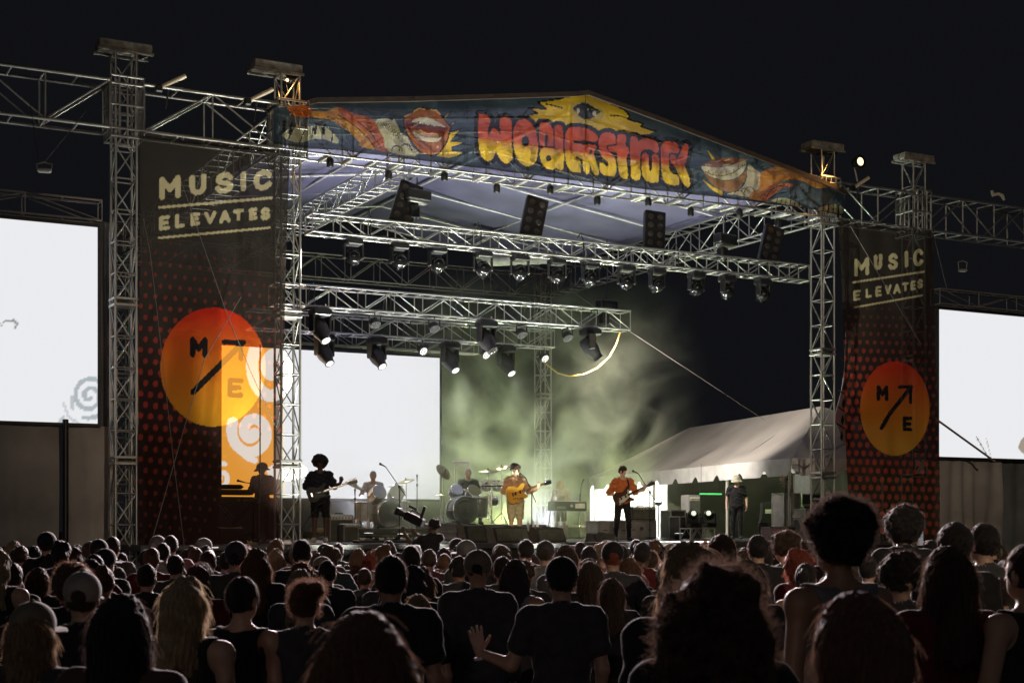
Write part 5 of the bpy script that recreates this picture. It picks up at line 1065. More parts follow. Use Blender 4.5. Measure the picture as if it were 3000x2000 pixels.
def figure(pose=None, female=False, build=1.0, sleeve=.5, hem=.86, shorts=False, tank=False, bag=0., res=.0125, skirt=False, bare=False):
    J = dict(BASEJ); J.update(pose or {}); J = {k: (np.array(v, float) if isinstance(v, tuple) else v) for k, v in J.items()}
    pts = np.array([J[k] for k in ('hipL', 'hipR', 'kneeL', 'kneeR', 'ankL', 'ankR', 'footL', 'footR', 'shL', 'shR', 'elL', 'elR', 'wrL', 'wrR', 'head')])
    lo = pts.min(0)-np.array([.16, .17, .05]); hi = pts.max(0)+np.array([.16, .17, .17]); lo[2] = max(lo[2], -.02)
    g = G(lo, hi, res); wd = (.93 if female else 1.0); P, Cc, H = J['pelvis'], J['chest'], J['head']; mid = (P+Cc)/2
    nb = (J['shL']+J['shR'])/2+np.array([0, 0, .03])
    hw = 1.08 if female else 1.0
    torso = g.ell(P, (.160*hw*build, .112*build, .13)); torso = smin(torso, g.ell(mid, ((.125 if female else .143)*build, .100*build, .17)), .06)
    torso = smin(torso, g.ell(Cc, (.166*wd*build, .108*build, .175)), .06)
    torso = smin(torso, g.cap(J['shL'], J['shR'], .058, .058), .05)
    if female: torso = smin(torso, smin(g.ell(Cc+np.array([-.07, .085, .0]), (.065, .055, .06)), g.ell(Cc+np.array([.07, .085, .0]), (.065, .055, .06)), .02), .04)
    neck = g.cap(nb, H+np.array([0, -.012, -.08]), .055*wd, .050*wd); trap = smin(g.cap(nb+np.array([0, -.01, .045]), J['shL']*.8+nb*.2, .042, .045), g.cap(nb+np.array([0, -.01, .045]), J['shR']*.8+nb*.2, .042, .045), .02)
    arms = {}; legs = None
    for s in 'LR':
        up = g.cap(J['sh'+s], J['el'+s], .050*wd, .041*wd); fo = g.cap(J['el'+s], J['wr'+s], .042*wd, .026*wd); arms[s] = (up, fo)
        l = smin(g.cap(J['hip'+s], J['knee'+s], .086*build, .056), g.cap(J['knee'+s], J['ank'+s], .053, .036), .03)
        kn, an = J['knee'+s], J['ank'+s]; l = smin(l, g.ell(kn*.68+an*.32+np.array([0, -.018, 0]), (.047, .05, .10)), .03)
        ft = smin(g.cap(an+np.array([0, -.025, -.045]), J['foot'+s], .036, .028), g.cap(an, an+np.array([0, 0, -.04]), .036, .036), .03)
        arms[s] += (l, ft)
    # head with a face, turned to where it looks
    lk = J['look']/np.linalg.norm(J['look']); rt = np.cross(lk, (0, 0, 1)); rt /= np.linalg.norm(rt); upv = np.cross(rt, lk); Mh = np.stack([rt, lk, upv], 1)
    at_h = lambda x, y, z: H+Mh@np.array((x, y, z))
    hr = (.073*(.97 if female else 1), .094, .106)
    hg = G(H-.19, H+.19, min(res, .0085)) if res < .013 else g
    def head_on(gg):
        hd = gg.ell(at_h(0, -.005, .012), hr, Mh); hd = smin(hd, gg.ell(at_h(0, .035, -.062), (.052, .055, .052), Mh), .035)
        hd = smin(hd, gg.cap(at_h(0, .088, .005), at_h(0, .107, -.028), .009, .014), .012)
        hd = smin(hd, gg.cap(at_h(-.03, .082, .022), at_h(.03, .082, .022), .010, .010), .014)
        for x in (-.031, .031): hd = -smin(-hd, gg.ell(at_h(x, .095, .002), (.013, .012, .009), Mh), .008)
        for x in (-.031, .031): hd = np.minimum(hd, gg.ell(at_h(x, .078, .002), (.011, .011, .009), Mh))
        hd = smin(hd, gg.cap(at_h(-.016, .086, -.060), at_h(.016, .086, -.060), .008, .008), .008)
        for x in (-1, 1): hd = smin(hd, gg.ell(at_h(x*.078, -.004, -.012), (.010, .019, .031), Mh), .006)
        return hd
    body = smin(smin(torso, trap, .03), neck, .03); body = smin(body, head_on(g), .02)
    for s in 'LR':
        up, fo, l, ft = arms[s]; body = smin(body, smin(up, fo, .02), .035); body = smin(body, smin(l, ft, .02), .03)
    parts = [g.mesh(body)]
    for s in 'LR': parts.append(hand(J['wr'+s], J['hand'+s], J['palm'+s], 1 if s == 'R' else -1, J['curl'+s] if J['curl'+s] is not None else J['curl'], J['spread']))
    out = {'body': to_mesh('body', parts)}
    wr = .004*np.sin(g.z*38+g.x*21)*np.sin(g.x*17+g.y*23+g.z*9)+.003*np.sin(g.z*71+g.y*40-g.x*30)
    # shirt
    tee = smin(torso, trap if not tank else torso, .03)
    if bag: tee = tee-bag*np.clip((1.45-g.z)*2.2, .3, 1)
    if not tank:
        for s in 'LR':
            f = min(sleeve, 1); e = J['sh'+s]+(J['el'+s]-J['sh'+s])*f; tee = smin(tee, g.cap(J['sh'+s], e, .056*wd+bag*.5, .050*wd+bag), .04)
            if sleeve > 1: tee = smin(tee, g.cap(J['el'+s], J['el'+s]+(J['wr'+s]-J['el'+s])*(sleeve-1), .049+bag*.7, .037+bag*.5), .03)
    tee = tee-.013+wr*(1+max(0, bag-.012)*260)
    tee = np.maximum(tee, hem-(g.z+0*g.x+0*g.y)); nc = nb+np.array([0, .03, .055])
    tee = np.maximum(tee, -(g.ell(nc, (.082 if not tank else .115, .085, .075))))
    if tank: tee = np.maximum(tee, -(smin(g.ell(J['shL']+np.array([-.02, 0, -.01]), (.08, .13, .10)), g.ell(J['shR']+np.array([.02, 0, -.01]), (.08, .13, .10)), .01)))
    if bare: tee = np.maximum(tee, (g.z+0*g.x+0*g.y)-1.33)
    out['shirt'] = to_mesh('shirt', [g.mesh(tee)])
    # trousers
    tr = g.ell(P-np.array([0, 0, .02]), (.158*hw*build, .112*build, .13))
    for s in 'LR': tr = smin(tr, arms[s][2], .03)
    tr = tr-(.026 if shorts else .015)+wr; tr = np.maximum(tr, (g.z+0*g.x+0*g.y)-1.02)
    zcut = (J['kneeL'][2]+.02) if shorts else .07
    tr = np.maximum(tr, zcut-(g.z+0*g.x+0*g.y)); out['trousers'] = to_mesh('trousers', [g.mesh(tr)])
    sh = smin(smin(arms['L'][3], arms['R'][3], .005), 1.0+0*g.x, .01)-.012; zf_ = max(J['ankL'][2], J['ankR'][2])+.02
    out['shoes'] = to_mesh('shoes', [g.mesh(np.maximum(sh, (g.z+0*g.x+0*g.y)-zf_))])
    return out
# ------------------------------------------------------------------ hair and hats, in head space (centre of the head at the origin, facing +y)
_LAT = np.random.default_rng(3).uniform(-1, 1, (32, 32, 32)).astype(np.float32)
def vnoise(g, f, ph=0.):
    """smooth lattice noise"""
    tot = 0
    for k, (m_, am) in enumerate(((1, 1.), (2.03, .5))):
        q = [(c*f*m_*.32+o+ph*3+k*7.7+50) for c, o in ((g.x, .3), (g.y, 11.1), (g.z, 5.9))]
        i = [np.floor(c).astype(int) for c in q]; w = [c-np.floor(c) for c in q]; w = [t*t*(3-2*t) for t in w]; r = 0
        for a in (0, 1):
            for b in (0, 1):
                for c in (0, 1): r = r+_LAT[(i[0]+a) % 32, (i[1]+b) % 32, (i[2]+c) % 32]*(w[0] if a else 1-w[0])*(w[1] if b else 1-w[1])*(w[2] if c else 1-w[2])
        tot = tot+am*r
    return tot*1.3
def hair_sdf(style, ph=0., L=.40, w_=1.0, h=.0085):
    low = -.22 if style in ('short', 'spiky', 'thin', 'updo', 'bun', 'afro', 'curls', 'big_updo', 'messy', 'big_curls') else -.22-L
    if style == 'curly_big': low = -.75
    ex = .26 if style in ('afro', 'curly_big', 'big_updo', 'curls', 'big_curls') else .2
    g = G((-ex, -.26, low), (ex, .20, .34 if style == 'big_updo' else .26), h)
    z0 = g.z+0*g.x+0*g.y; th = np.arctan2(g.x, -(g.y+.01))
    sc = g.ell((0, -.010, .020), (.084*w_, .104, .110))
    keep = np.minimum((g.y-.045)+0*g.z+0*g.x, .055-z0)                # negative where hair may grow
    capf = np.maximum(sc, keep)
    ears = np.minimum(g.ell((-.088, .005, -.02), (.03, .032, .042)), g.ell((.088, .005, -.02), (.03, .032, .042)))
    strand = .0035*np.sin(th*34+3*np.sin(z0*14+ph)+ph)+.002*np.sin(th*71+z0*20)
    if style in ('short', 'thin', 'spiky', 'messy', 'updo', 'bun', 'big_updo'):
        f = np.maximum(capf, -.055-z0+np.clip(-(g.y), -.05, .2)*-.25); f = np.maximum(f, -ears)
        f = f+.003*vnoise(g, 90, ph)+strand*.5
        if style == 'thin': f = f+.006
        if style == 'spiky': f = f-.012*np.clip((z0+.02)*8, 0, 1)+.010*vnoise(g, 60, ph)
        if style == 'messy': f = smin(f, g.ell((.02, -.075, .075), (.085, .07, .055))+.014*vnoise(g, 55, ph)+.006*vnoise(g, 120, ph), .02)
        if style == 'big_curls': pass
        if style in ('bun', 'updo'): f = smin(f, g.ell((.0, -.085, .105), (.05, .048, .045))+.005*vnoise(g, 95, ph)+.003*np.sin(th*22+z0*60), .015)
        if style == 'big_updo': f = smin(f, smin(g.ell((.0, -.02, .155), (.118, .11, .105)), g.ell((-.01, -.055, .045), (.096, .075, .09)), .04)+.018*vnoise(g, 48, ph)+.010*vnoise(g, 105, ph), .03)
    elif style == 'afro': f = np.maximum(g.ell((0, -.02, .05), (.155*w_, .155, .155)), np.minimum(g.y-.06+0*z0, .05-z0))+.010*vnoise(g, 60, ph)+.006*vnoise(g, 130, ph)
    elif style == 'big_curls': f = np.maximum(smin(g.ell((0, -.025, .065), (.132, .125, .118)), g.ell((0, -.05, -.0), (.10, .085, .075)), .03), np.minimum(g.y-.09+0*z0, .01-z0))+.013*vnoise(g, 75, ph)+.008*vnoise(g, 140, ph)
    elif style == 'curls': f = np.maximum(g.ell((0, -.012, .045), (.118*w_, .125, .115)), np.minimum(g.y-.075+0*z0, .025-z0)); f = np.maximum(f, -.085-z0)+.014*vnoise(g, 58, ph)+.007*vnoise(g, 115, ph)
    elif style == 'curly_big':
        f = smin(g.ell((0, -.03, .0), (.135, .13, .15)), g.ell((0, -.06, -.28), (.20, .115, .34)), .10); f = np.maximum(f, np.minimum(g.y-.03+.2*np.clip(-z0-.1, 0, .5), .05-z0)); f = f+.020*vnoise(g, 40, ph)+.012*vnoise(g, 90, ph)
    else:                                                              # long, wavy, bob, pony
        if style == 'pony':
            f = np.maximum(np.maximum(capf, -.06-z0), -ears)+strand*.6
            f = smin(f, smin(g.cap((0, -.105, .06), (0, -.145, .02), .03, .04), g.cap((0, -.145, .02), (.01, -.14, .02-L), .04, .018), .03)+strand+.004*vnoise(g, 50, ph), .012)
        else:
            wav = .007*np.sin(z0*42+th*3+ph)+.006*vnoise(g, 36, ph) if style == 'wavy' else .002*vnoise(g, 40, ph)
            k = np.clip((-z0-.02)/max(L, .05), 0, 1.2)
            cur = smin(g.ell((0, -.035, -.02), (.102*w_, .092, .10)), g.cap((0, -.050, -.02), (0, -.07, -.06-L*.9), .088*w_, (.105 if L > .25 else .095)*w_), .06)
            if L > .3: cur = smin(cur, smin(g.cap((-.06, -.03, -.06), (-.11, -.01, -L), .05, .035), g.cap((.06, -.03, -.06), (.11, -.01, -L), .05, .035), .02), .05)
            cur = np.maximum(cur, np.minimum(g.y-.035+0*z0, .05-z0)); cur = np.maximum(cur, -L-.05+.02*np.sin(th*9+ph)-z0)
            f = smin(capf, cur, .03)+strand*1.3+wav+.006*np.exp(-(g.x/.006)**2)*(g.z > .09)
    return g.mesh(f)
def cap_sdf(kind, h=.006):
    if kind == 'bucket':
        g = G((-.2, -.22, -.12), (.2, .22, .18), h); z0 = g.z+0*g.x+0*g.y; r = np.sqrt((g.x/.95)**2+(g.y/1.1)**2)+0*z0
        f = np.maximum(g.ell((0, -.005, .045), (.114, .134, .105)), -.0-z0+.015)
        brim = np.maximum(np.abs(z0-(.028-(r-.108)*.95))-.007, r-.168); brim = np.maximum(brim, .098-r)
        return g.mesh(np.minimum(f, brim)+.003*vnoise(g, 35))
    g = G((-.14, -.16, -.06), (.14, .26, .17), h); z0 = g.z+0*g.x+0*g.y
    f = np.maximum(g.ell((0, -.005, .040), (.092, .111, .098)), -z0-.012+.14*g.y*0); f = np.maximum(f, -(z0+.020))
    f = np.maximum(f, -np.maximum(g.ell((0, -.115, .012), (.042, .05, .036)), -1+0*z0))
    f = smin(f, g.ell((0, -.005, .140), (.009, .009, .007)), .004)
    seam = .0014*(np.abs(np.sin(np.arctan2(g.x+0*z0, g.y+.005)*3)) < .06); f = f+seam
    brim = np.maximum(np.abs(z0-.012+((g.x/.085)**2)*.018)-.0045, g.ell((0, .10, .01), (.082, .105, .09))); brim = np.maximum(brim, -(g.y-.04)+0*z0)
    return g.mesh(np.minimum(f, brim))
HEADC = Vector((0, .01, 1.645))
SKIN_ = [M('skin_light', (.42, .26, .19), .5, namt=.12), M('skin_tan', (.30, .17, .11), .5, namt=.12), M('skin_deep', (.10, .055, .035), .5, namt=.12)]
def hair_mat(name, col):
    m = bpy.data.materials.new(name); m.use_nodes = True; n = m.node_tree; p = n.nodes['Principled BSDF']; L = n.links.new
    p.inputs['Roughness'].default_value = .62; p.inputs['Specular IOR Level'].default_value = .28; p.inputs['Sheen Weight'].default_value = .35; p.inputs['Sheen Roughness'].default_value = .4; p.inputs['Sheen Tint'].default_value = (*[min(1, c*4+.25) for c in col], 1)
    tc = n.nodes.new('ShaderNodeTexCoord'); mp = n.nodes.new('ShaderNodeMapping'); mp.inputs['Scale'].default_value = (1, 1, .12); L(tc.outputs['Object'], mp.inputs['Vector'])
    no = n.nodes.new('ShaderNodeTexNoise'); no.inputs['Scale'].default_value = 190; no.inputs['Detail'].default_value = 3; no.inputs['Distortion'].default_value = .4; L(mp.outputs[0], no.inputs['Vector'])
    r = n.nodes.new('ShaderNodeMapRange'); r.inputs['From Min'].default_value = .3; r.inputs['From Max'].default_value = .7; r.inputs['To Min'].default_value = .45; r.inputs['To Max'].default_value = 1.6; L(no.outputs['Fac'], r.inputs['Value'])
    mx = n.nodes.new('ShaderNodeVectorMath'); mx.operation = 'SCALE'; mx.inputs[0].default_value = col; L(r.outputs[0], mx.inputs['Scale']); L(mx.outputs[0], p.inputs['Base Color'])
    b = n.nodes.new('ShaderNodeBump'); b.inputs['Strength'].default_value = .9; b.inputs['Distance'].default_value = .012; L(no.outputs['Fac'], b.inputs['Height']); L(b.outputs[0], p.inputs['Normal']); return m
def strand_mat(name, col):
    m = bpy.data.materials.new(name); m.use_nodes = True; n = m.node_tree; n.nodes.clear(); L = n.links.new
    o = n.nodes.new('ShaderNodeOutputMaterial'); d = n.nodes.new('ShaderNodeBsdfDiffuse'); t = n.nodes.new('ShaderNodeBsdfTranslucent'); x = n.nodes.new('ShaderNodeMixShader'); x.inputs[0].default_value = .6
    c = (*[min(.8, a*2.2+b) for a, b in zip(col, (.11, .075, .06))], 1); d.inputs[0].default_value = tuple(min(.8, a*1.2+.008) for a in col)+(1,); t.inputs[0].default_value = c
    L(d.outputs[0], x.inputs[1]); L(t.outputs[0], x.inputs[2]); L(x.outputs[0], o.inputs[0]); return m
HAIRC = dict(black=(.012, .010, .010), brown=(.035, .021, .014), chestnut=(.075, .038, .022), blonde=(.26, .20, .125), sandy=(.17, .115, .07), red=(.14, .030, .018), grey=(.28, .26, .25))
STRAND = {k: strand_mat('strand_'+k, c) for k, c in HAIRC.items()}
HAIR_ = {k: hair_mat('hair_'+k, c) for k, c in dict(black=(.012, .010, .010), brown=(.035, .021, .014), chestnut=(.075, .038, .022), blonde=(.26, .20, .125), sandy=(.17, .115, .07), red=(.14, .030, .018), grey=(.28, .26, .25)).items()}
CLO = {k: M('cloth_'+k, c, .85, nscale=12, namt=.2, spec=.2, sheen=.35, bump=.15, bscale=160) for k, c in dict(black=(.018, .018, .02), charcoal=(.045, .045, .05), grey=(.13, .13, .135), navy=(.02, .022, .032), red=(.085, .015, .017), pink=(.19, .075, .09), olive=(.06, .06, .035), white=(.5, .49, .47), teal=(.02, .035, .04), brown=(.07, .045, .03), blue=(.03, .045, .08), orange=(.55, .16, .05), mustard=(.52, .32, .18), khaki=(.55, .50, .30), dun=(.17, .15, .115), stone=(.26, .25, .23), denim=(.035, .045, .075), cream=(.40, .37, .28)).items()}
def assemble(label, figs, loc, rz, scale, skin, shirt, trousers, hairmesh=None, hairmat=None, capmesh=None, capmat=None, shoes=None, group=None, look=None, headc=None, bald=False):
    o = thing('person', label, 'person', loc, rz, group, scale)
    b = obj('body', figs['body'], skin, o); obj('shirt', figs['shirt'], shirt, o); obj('trousers', figs['trousers'], trousers, o); obj('shoes', figs['shoes'], shoes or BLKP, o)
    hc = Vector(headc) if headc is not None else HEADC
    rot = Vector(look).to_track_quat('Y', 'Z') if look is not None else Quaternion((1, 0, 0, 0))
    if hairmesh: obj('hair', hairmesh, hairmat, o, loc=hc, rot=rot, scale=(.94,)*3 if capmesh else None)
    if capmesh: obj('cap', capmesh, capmat, o, loc=hc, rot=rot, scale=(1.04,)*3)
    return o
def hmesh(style, **k): return to_mesh('hair', [hair_sdf(style, **k)])
# ------------------------------------------------------------------ performers
def toward(loc, target):
    d = Vector(target)-Vector(loc); return math.atan2(-d.x, d.y)
GP = dict(shR=(.18, 0, 1.41), shL=(-.18, .01, 1.41), elR=(.30, -.06, 1.17), wrR=(.13, .17, 1.06), elL=(-.30, .08, 1.17), wrL=(-.42, .30, 1.24), handR=(-.9, .25, -.25), palmR=(0, -1, -.2), handL=(-.15, .35, .9), palmL=(.3, -1, .1), curlL=.75, curlR=.45, spread=.2)
def guitar(person, kind, label, mats, off=(.05, .20, 1.03), roll=.32, scale=1.0):
    g = thing('guitar', label, 'guitar', (0, 0, 0), 0, 'guitars of the players')
    ml = Matrix.Translation(Vector(off))@Matrix.Rotation(math.pi, 4, 'Z')@Matrix.Rotation(-roll, 4, 'Y')@Matrix.Rotation(.12, 4, 'Z')
    g.matrix_world = Matrix.Translation(person.location)@Matrix.Rotation(person.rotation_euler[2], 4, 'Z')@Matrix.Scale(person.scale[0]*scale, 4)@ml
    if kind == 'hollow': out = [(-.27, 0), (-.26, .12), (-.18, .19), (-.07, .17), (0, .12), (.06, .125), (.12, .16), (.20, .155), (.22, .12), (.17, .07), (.14, .03), (.14, -.03), (.17, -.07), (.22, -.12), (.20, -.155), (.12, -.16), (.06, -.125), (0, -.12), (-.07, -.17), (-.18, -.19), (-.26, -.12)]
    elif kind == 'horn': out = [(-.23, 0), (-.22, .11), (-.12, .16), (0, .12), (.10, .13), (.21, .19), (.24, .17), (.20, .10), (.15, .04), (.14, -.04), (.19, -.09), (.24, -.15), (.20, -.17), (.10, -.13), (0, -.12), (-.14, -.16), (-.21, -.10)]
    else: out = [(-.22, 0), (-.21, .12), (-.10, .16), (.02, .11), (.10, .12), (.20, .16), (.22, .13), (.15, .05), (.14, -.04), (.18, -.12), (.14, -.14), (.05, -.11), (-.08, -.16), (-.20, -.13)]
    P = [tuple(q) for q in spline(out, 3)]; Pi = [(x*.97, y*.97) for x, y in P]
    mb = MB().prism(Pi, -.026, -.022).prism(P, -.022, .018).prism(Pi, .018, .022); obj('body', mb, mats[0], g)
    obj('neck', MB().bbox((.40, -.022, 0), (.56, .024, .05), .006), mats[1], g); fb_ = MB()
    for k in range(14): fb_.bbox((.17+.035*k, -.036, 0), (.004, .004, .05), .001)
    obj('fret', fb_, STEEL, g)
    obj('headstock', MB().prism([(.67, -.03), (.70, -.045), (.86, -.05), (.87, .02), (.80, .05), (.69, .03)], -.03, -.012), mats[2], g)
    tk = MB()
    for k in range(6): tk.lathe([(.01, 0), (.012, .02), (.004, .025)], 8, Matrix.Rotation(R(90), 3, 'X') , (.71+.028*k, -.03, .03-.002*k)).tube((.71+.028*k, -.02, .04), (.71+.028*k, -.02, .07), .006)
    obj('tuner', tk, STEEL, g)
    pk = [(-.14, -.02), (-.12, -.10), (.0, -.10), (.12, -.11), (.13, -.045), (.0, -.035)] if kind != 'horn' else [(-.16, -.12), (-.12, .02), (.13, .03), (.17, .12), (.20, .10), (.13, -.06), (.0, -.10)]
    obj('pickguard', MB().prism(pk, -.030, -.0265), mats[3], g)
    for x in (-.06, .06): obj('pickup', MB().bbox((x, -.03, 0), (.035, .012, .075), .004), BLKP, g)
    obj('bridge', MB().bbox((-.13, -.03, 0), (.03, .012, .08), .004), STEEL, g)
    for k in range(3): obj('knob', MB().lathe([(.012, 0), (.012, .012), (.004, .014)], 10, Matrix.Rotation(R(90), 3, 'X'), (-.14+.045*k, -.026, -.09-.01*k)), BLKP, g)
    st_ = MB()
    for k in range(6): st_.tube((-.13, -.040, -.02+.008*k), (.68, -.036, -.018+.007*k), .0012, n=4, cap=False)
    obj('string', st_, STEEL, g)
    return g
def strap(person, pts, mat, label):
    o = obj('strap', MB().path(pts, .022, 6), mat); o.data.transform(Matrix.Scale(.28, 4, (0, 1, 0))) if False else None
    o.matrix_world = Matrix.Translation(person.location)@Matrix.Rotation(person.rotation_euler[2], 4, 'Z')@Matrix.Scale(person.scale[0], 4); tag(o, label, 'strap'); return o
# 1: player at left, the silhouette put into dark skin, cloth and guitar colours
L1 = W(1.35, 1.66, DECK); f1 = figure(dict(GP, look=(0, 1, -.25), kneeL=(-.12, .03, .5), kneeR=(.11, .02, .5), ankR=(.13, -.02, .09), footR=(.19, .12, .03)), build=1.08, sleeve=.95, bag=.02, shorts=True, hem=.82, res=.011)
p1 = assemble('silhouetted guitar player with bushy curls and dark shorts before the white screen', f1, L1, math.pi+.12, 1.04, SKIN_[2], CLO['navy'], CLO['black'], hmesh('afro', ph=.4, w_=1.12), HAIR_['black'], look=(0, 1, -.25), shoes=CLO['white'])
guitar(p1, 'strat', 'guitar of the silhouetted player, dark body and headstock', (M('silhouette_finish', (.02, .018, .02), .6), M('dark_neck', (.06, .04, .03), .4), M('dark_neck'), BLKP))
# 2: singer in mustard
L2 = W(5.52, .45, DECK); f2 = figure(dict(GP, look=(-.85, .55, -.02), elR=(.27, -.04, 1.16), wrR=(.14, .16, 1.05)), build=1.12, sleeve=1.75, bag=.018, shorts=True, hem=.86, res=.011)
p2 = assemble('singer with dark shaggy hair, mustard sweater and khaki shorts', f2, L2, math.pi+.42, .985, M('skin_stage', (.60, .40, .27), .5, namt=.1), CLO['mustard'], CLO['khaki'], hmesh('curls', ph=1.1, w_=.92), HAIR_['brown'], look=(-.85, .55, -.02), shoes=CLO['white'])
guitar(p2, 'hollow', 'blond hollow body guitar held by the singer in the mustard sweater', (M('blond_finish', (.72, .38, .06), .22, coat=.6, nscale=3), M('maple_neck', (.32, .17, .06), .4), BLKP, M('blond_finish')), roll=.30, scale=1.08)
strap(p2, [(-.13, .09, 1.45), (-.135, .14, 1.36), (-.12, .16, 1.24), (-.15, .17, 1.12)], CLO['cream'], 'pale guitar strap over the mustard sweater')
# 3: singer in orange
L3 = W(9.14, 1.7, DECK); f3 = figure(dict(GP, look=(-.62, .7, -.38), elR=(.31, -.03, 1.15), wrR=(.16, .17, 1.00), wrL=(-.44, .28, 1.20), kneeL=(-.15, .02, .5), ankL=(-.17, -.02, .09), footL=(-.22, .12, .03), kneeR=(.14, .02, .5), ankR=(.17, -.02, .09), footR=(.24, .12, .03)), sleeve=1.02, bag=.02, hem=.88, res=.011)
p3 = assemble('singer with short dark hair, rolled orange shirt and black trousers', f3, L3, math.pi+.25, 1.02, M('skin_stage'), CLO['orange'], CLO['black'], hmesh('spiky', ph=2.), HAIR_['brown'], look=(-.62, .7, -.38))
guitar(p3, 'horn', 'white and dark two-horned bass held by the singer in the orange shirt', (M('walnut_finish', (.09, .045, .03), .25, coat=.5), M('dark_neck'), M('dark_neck'), CREAM), off=(.06, .20, .98), roll=.42, scale=1.05)
strap(p3, [(-.10, .08, 1.45), (-.115, .13, 1.32), (-.10, .15, 1.2), (-.02, .15, 1.10)], CLO['black'], 'black guitar strap over the orange shirt')
# keyboard players and drummers
KP = dict(elL=(-.26, .02, 1.14), elR=(.26, .02, 1.14), wrL=(-.16, .26, 1.10), wrR=(.16, .26, 1.10), handL=(0, 1, -.1), handR=(0, 1, -.1), palmL=(0, 0, -1), palmR=(0, 0, -1), curl=.35)
L4 = W(s_at(1642, 8.15), 8.15, DECK); f4 = figure(dict(KP, look=(-.2, 1, -.35)), female=True, sleeve=.2, shorts=True, hem=.8)
assemble('blonde keyboard player with long hair behind the greenish organ', f4, L4, math.pi, .95, SKIN_[0], CLO['cream'], CLO['brown'], hmesh('wavy', L=.34, w_=1.12), HAIR_['blonde'], look=(-.2, 1, -.35))
L5 = W(s_at(768, 3.5), 3.5, DECK); f5 = figure(dict(KP, look=(.5, .8, -.1)), sleeve=1.5, bag=.015)
assemble('keyboard player in a brimmed hat, silhouetted through the left banner', f5, L5, math.pi-.2, 1.0, SKIN_[1], CLO['charcoal'], CLO['black'], hmesh('short', ph=.2), HAIR_['brown'], to_mesh('cap', [cap_sdf('bucket')]), CLO['black'], look=(.5, .8, -.1))
SIT = dict(hipL=(-.10, 0, .56), hipR=(.10, 0, .56), kneeL=(-.24, .40, .54), kneeR=(.24, .40, .54), ankL=(-.24, .42, .10), ankR=(.24, .42, .10), footL=(-.26, .58, .03), footR=(.26, .58, .03), pelvis=(0, 0, .60), chest=(0, .02, .93), shL=(-.185, .02, 1.07), shR=(.185, .02, 1.07), elL=(-.30, .12, .82), elR=(.30, .12, .82), wrL=(-.20, .36, .86), wrR=(.20, .36, .86), handL=(.2, 1, .2), handR=(-.2, 1, .2), palmL=(0, 0, -1), palmR=(0, 0, -1), curl=.9, head=(0, .04, 1.295), look=(0, 1, -.1))
f6 = figure(SIT, sleeve=.6, hem=.5)
def stool(s, t, z, label):
    o = sthing('drum_stool', label, 'stool', s, t, z, 0, 'drum stools'); obj('seat', MB().lathe([(.16, .40), (.18, .42), (.18, .47), (.15, .485)], 18), BLK, o); rod('post', (0, 0, .1), (0, 0, .4), .02, STEEL, o)
    for k in range(3): rod('leg', (0, 0, .25), (.24*math.cos(k*2.09), .24*math.sin(k*2.09), 0), .012, STEEL, o)
for px, t, z, rz, hm_, hc, sh_, lb in ((1094, 6.7, DECK+RHA, math.pi-.15, 'short', 'grey', 'white', 'seated drummer washed out against the white screen'), (1371, 6.1, DECK+RH, math.pi+.2, 'thin', 'grey', 'charcoal', 'seated grey haired percussion player behind the dark kit')):
    assemble(lb, f6, W(s_at(px, t), t, z), rz, 1.04, SKIN_[0], CLO[sh_], CLO['black'], hmesh(hm_, ph=t), HAIR_[hc], look=(0, 1, -.1), headc=(0, .04, 1.295), group='seated drummers')
    stool(s_at(px, t), t, z, 'drum stool under the '+('washed out drummer' if px < 1200 else 'percussion player'))
# crew member in the tent
L7 = W(s_at(2158, 5.2), 5.2, DECK); f7 = figure(dict(look=(.3, 1, -.1), elL=(-.27, -.02, 1.13), elR=(.27, -.02, 1.13), wrL=(-.28, .1, .92), wrR=(.28, .1, .92)), sleeve=.6, build=1.15, bag=.015)
assemble('crew member in a pale bucket hat and black shirt by the tent pole', f7, L7, math.pi-.1, 1.0, SKIN_[0], CLO['black'], CLO['black'], hmesh('short', ph=.9), HAIR_['brown'], to_mesh('cap', [cap_sdf('bucket')]), M('cloth_hat', (.5, .5, .38), .8), look=(.3, 1, -.1))
# camera operator in the pit
L8 = at(1262, 1600, 25.4); L8.z = .26
f8 = figure(dict(shL=(-.17, .02, 1.40), shR=(.16, .0, 1.43), elL=(-.36, .20, 1.30), wrL=(-.50, .30, 1.52), elR=(-.02, .24, 1.32), wrR=(-.30, .42, 1.50), handL=(-.3, .1, .9), handR=(-.6, .1, .7), palmL=(0, 1, 0), palmR=(0, 1, 0), curl=.7, head=(.05, .04, 1.635), look=(-.75, .6, .2), chest=(-.01, 0, 1.27)), sleeve=.6, build=1.02, res=.011)
assemble('camera operator in the pit, back to the crowd, holding a camera up', f8, L8, -.02, .97, SKIN_[2], CLO['black'], CLO['black'], hmesh('curls', ph=3., w_=.85), HAIR_['black'], to_mesh('cap', [cap_sdf('ball')]), CLO['black'], look=(-.75, .6, .2), headc=(.05, .04, 1.635))  # deep skin tone stands in for the backlit silhouette
vc = thing('video_camera', 'black shoulder camera with microphone held up by the camera operator', 'camera', at(1214, 1520, 25.6), -.35)
m3 = Matrix.Rotation(.42, 3, 'Y')
obj('housing', MB().bbox((0, 0, 0), (.36, .16, .15), .02, m3), BLK, vc); obj('lens', MB().lathe([(.05, 0), (.055, .12), (.07, .16)], 14, m3@Matrix.Rotation(R(-90), 3, 'Y'), m3@Vector((-.18, 0, 0))), BLKP, vc); obj('lens_hood', MB().bbox(m3@Vector((-.33, 0, 0)), (.07, .17, .13), .01, m3), BLK, vc)
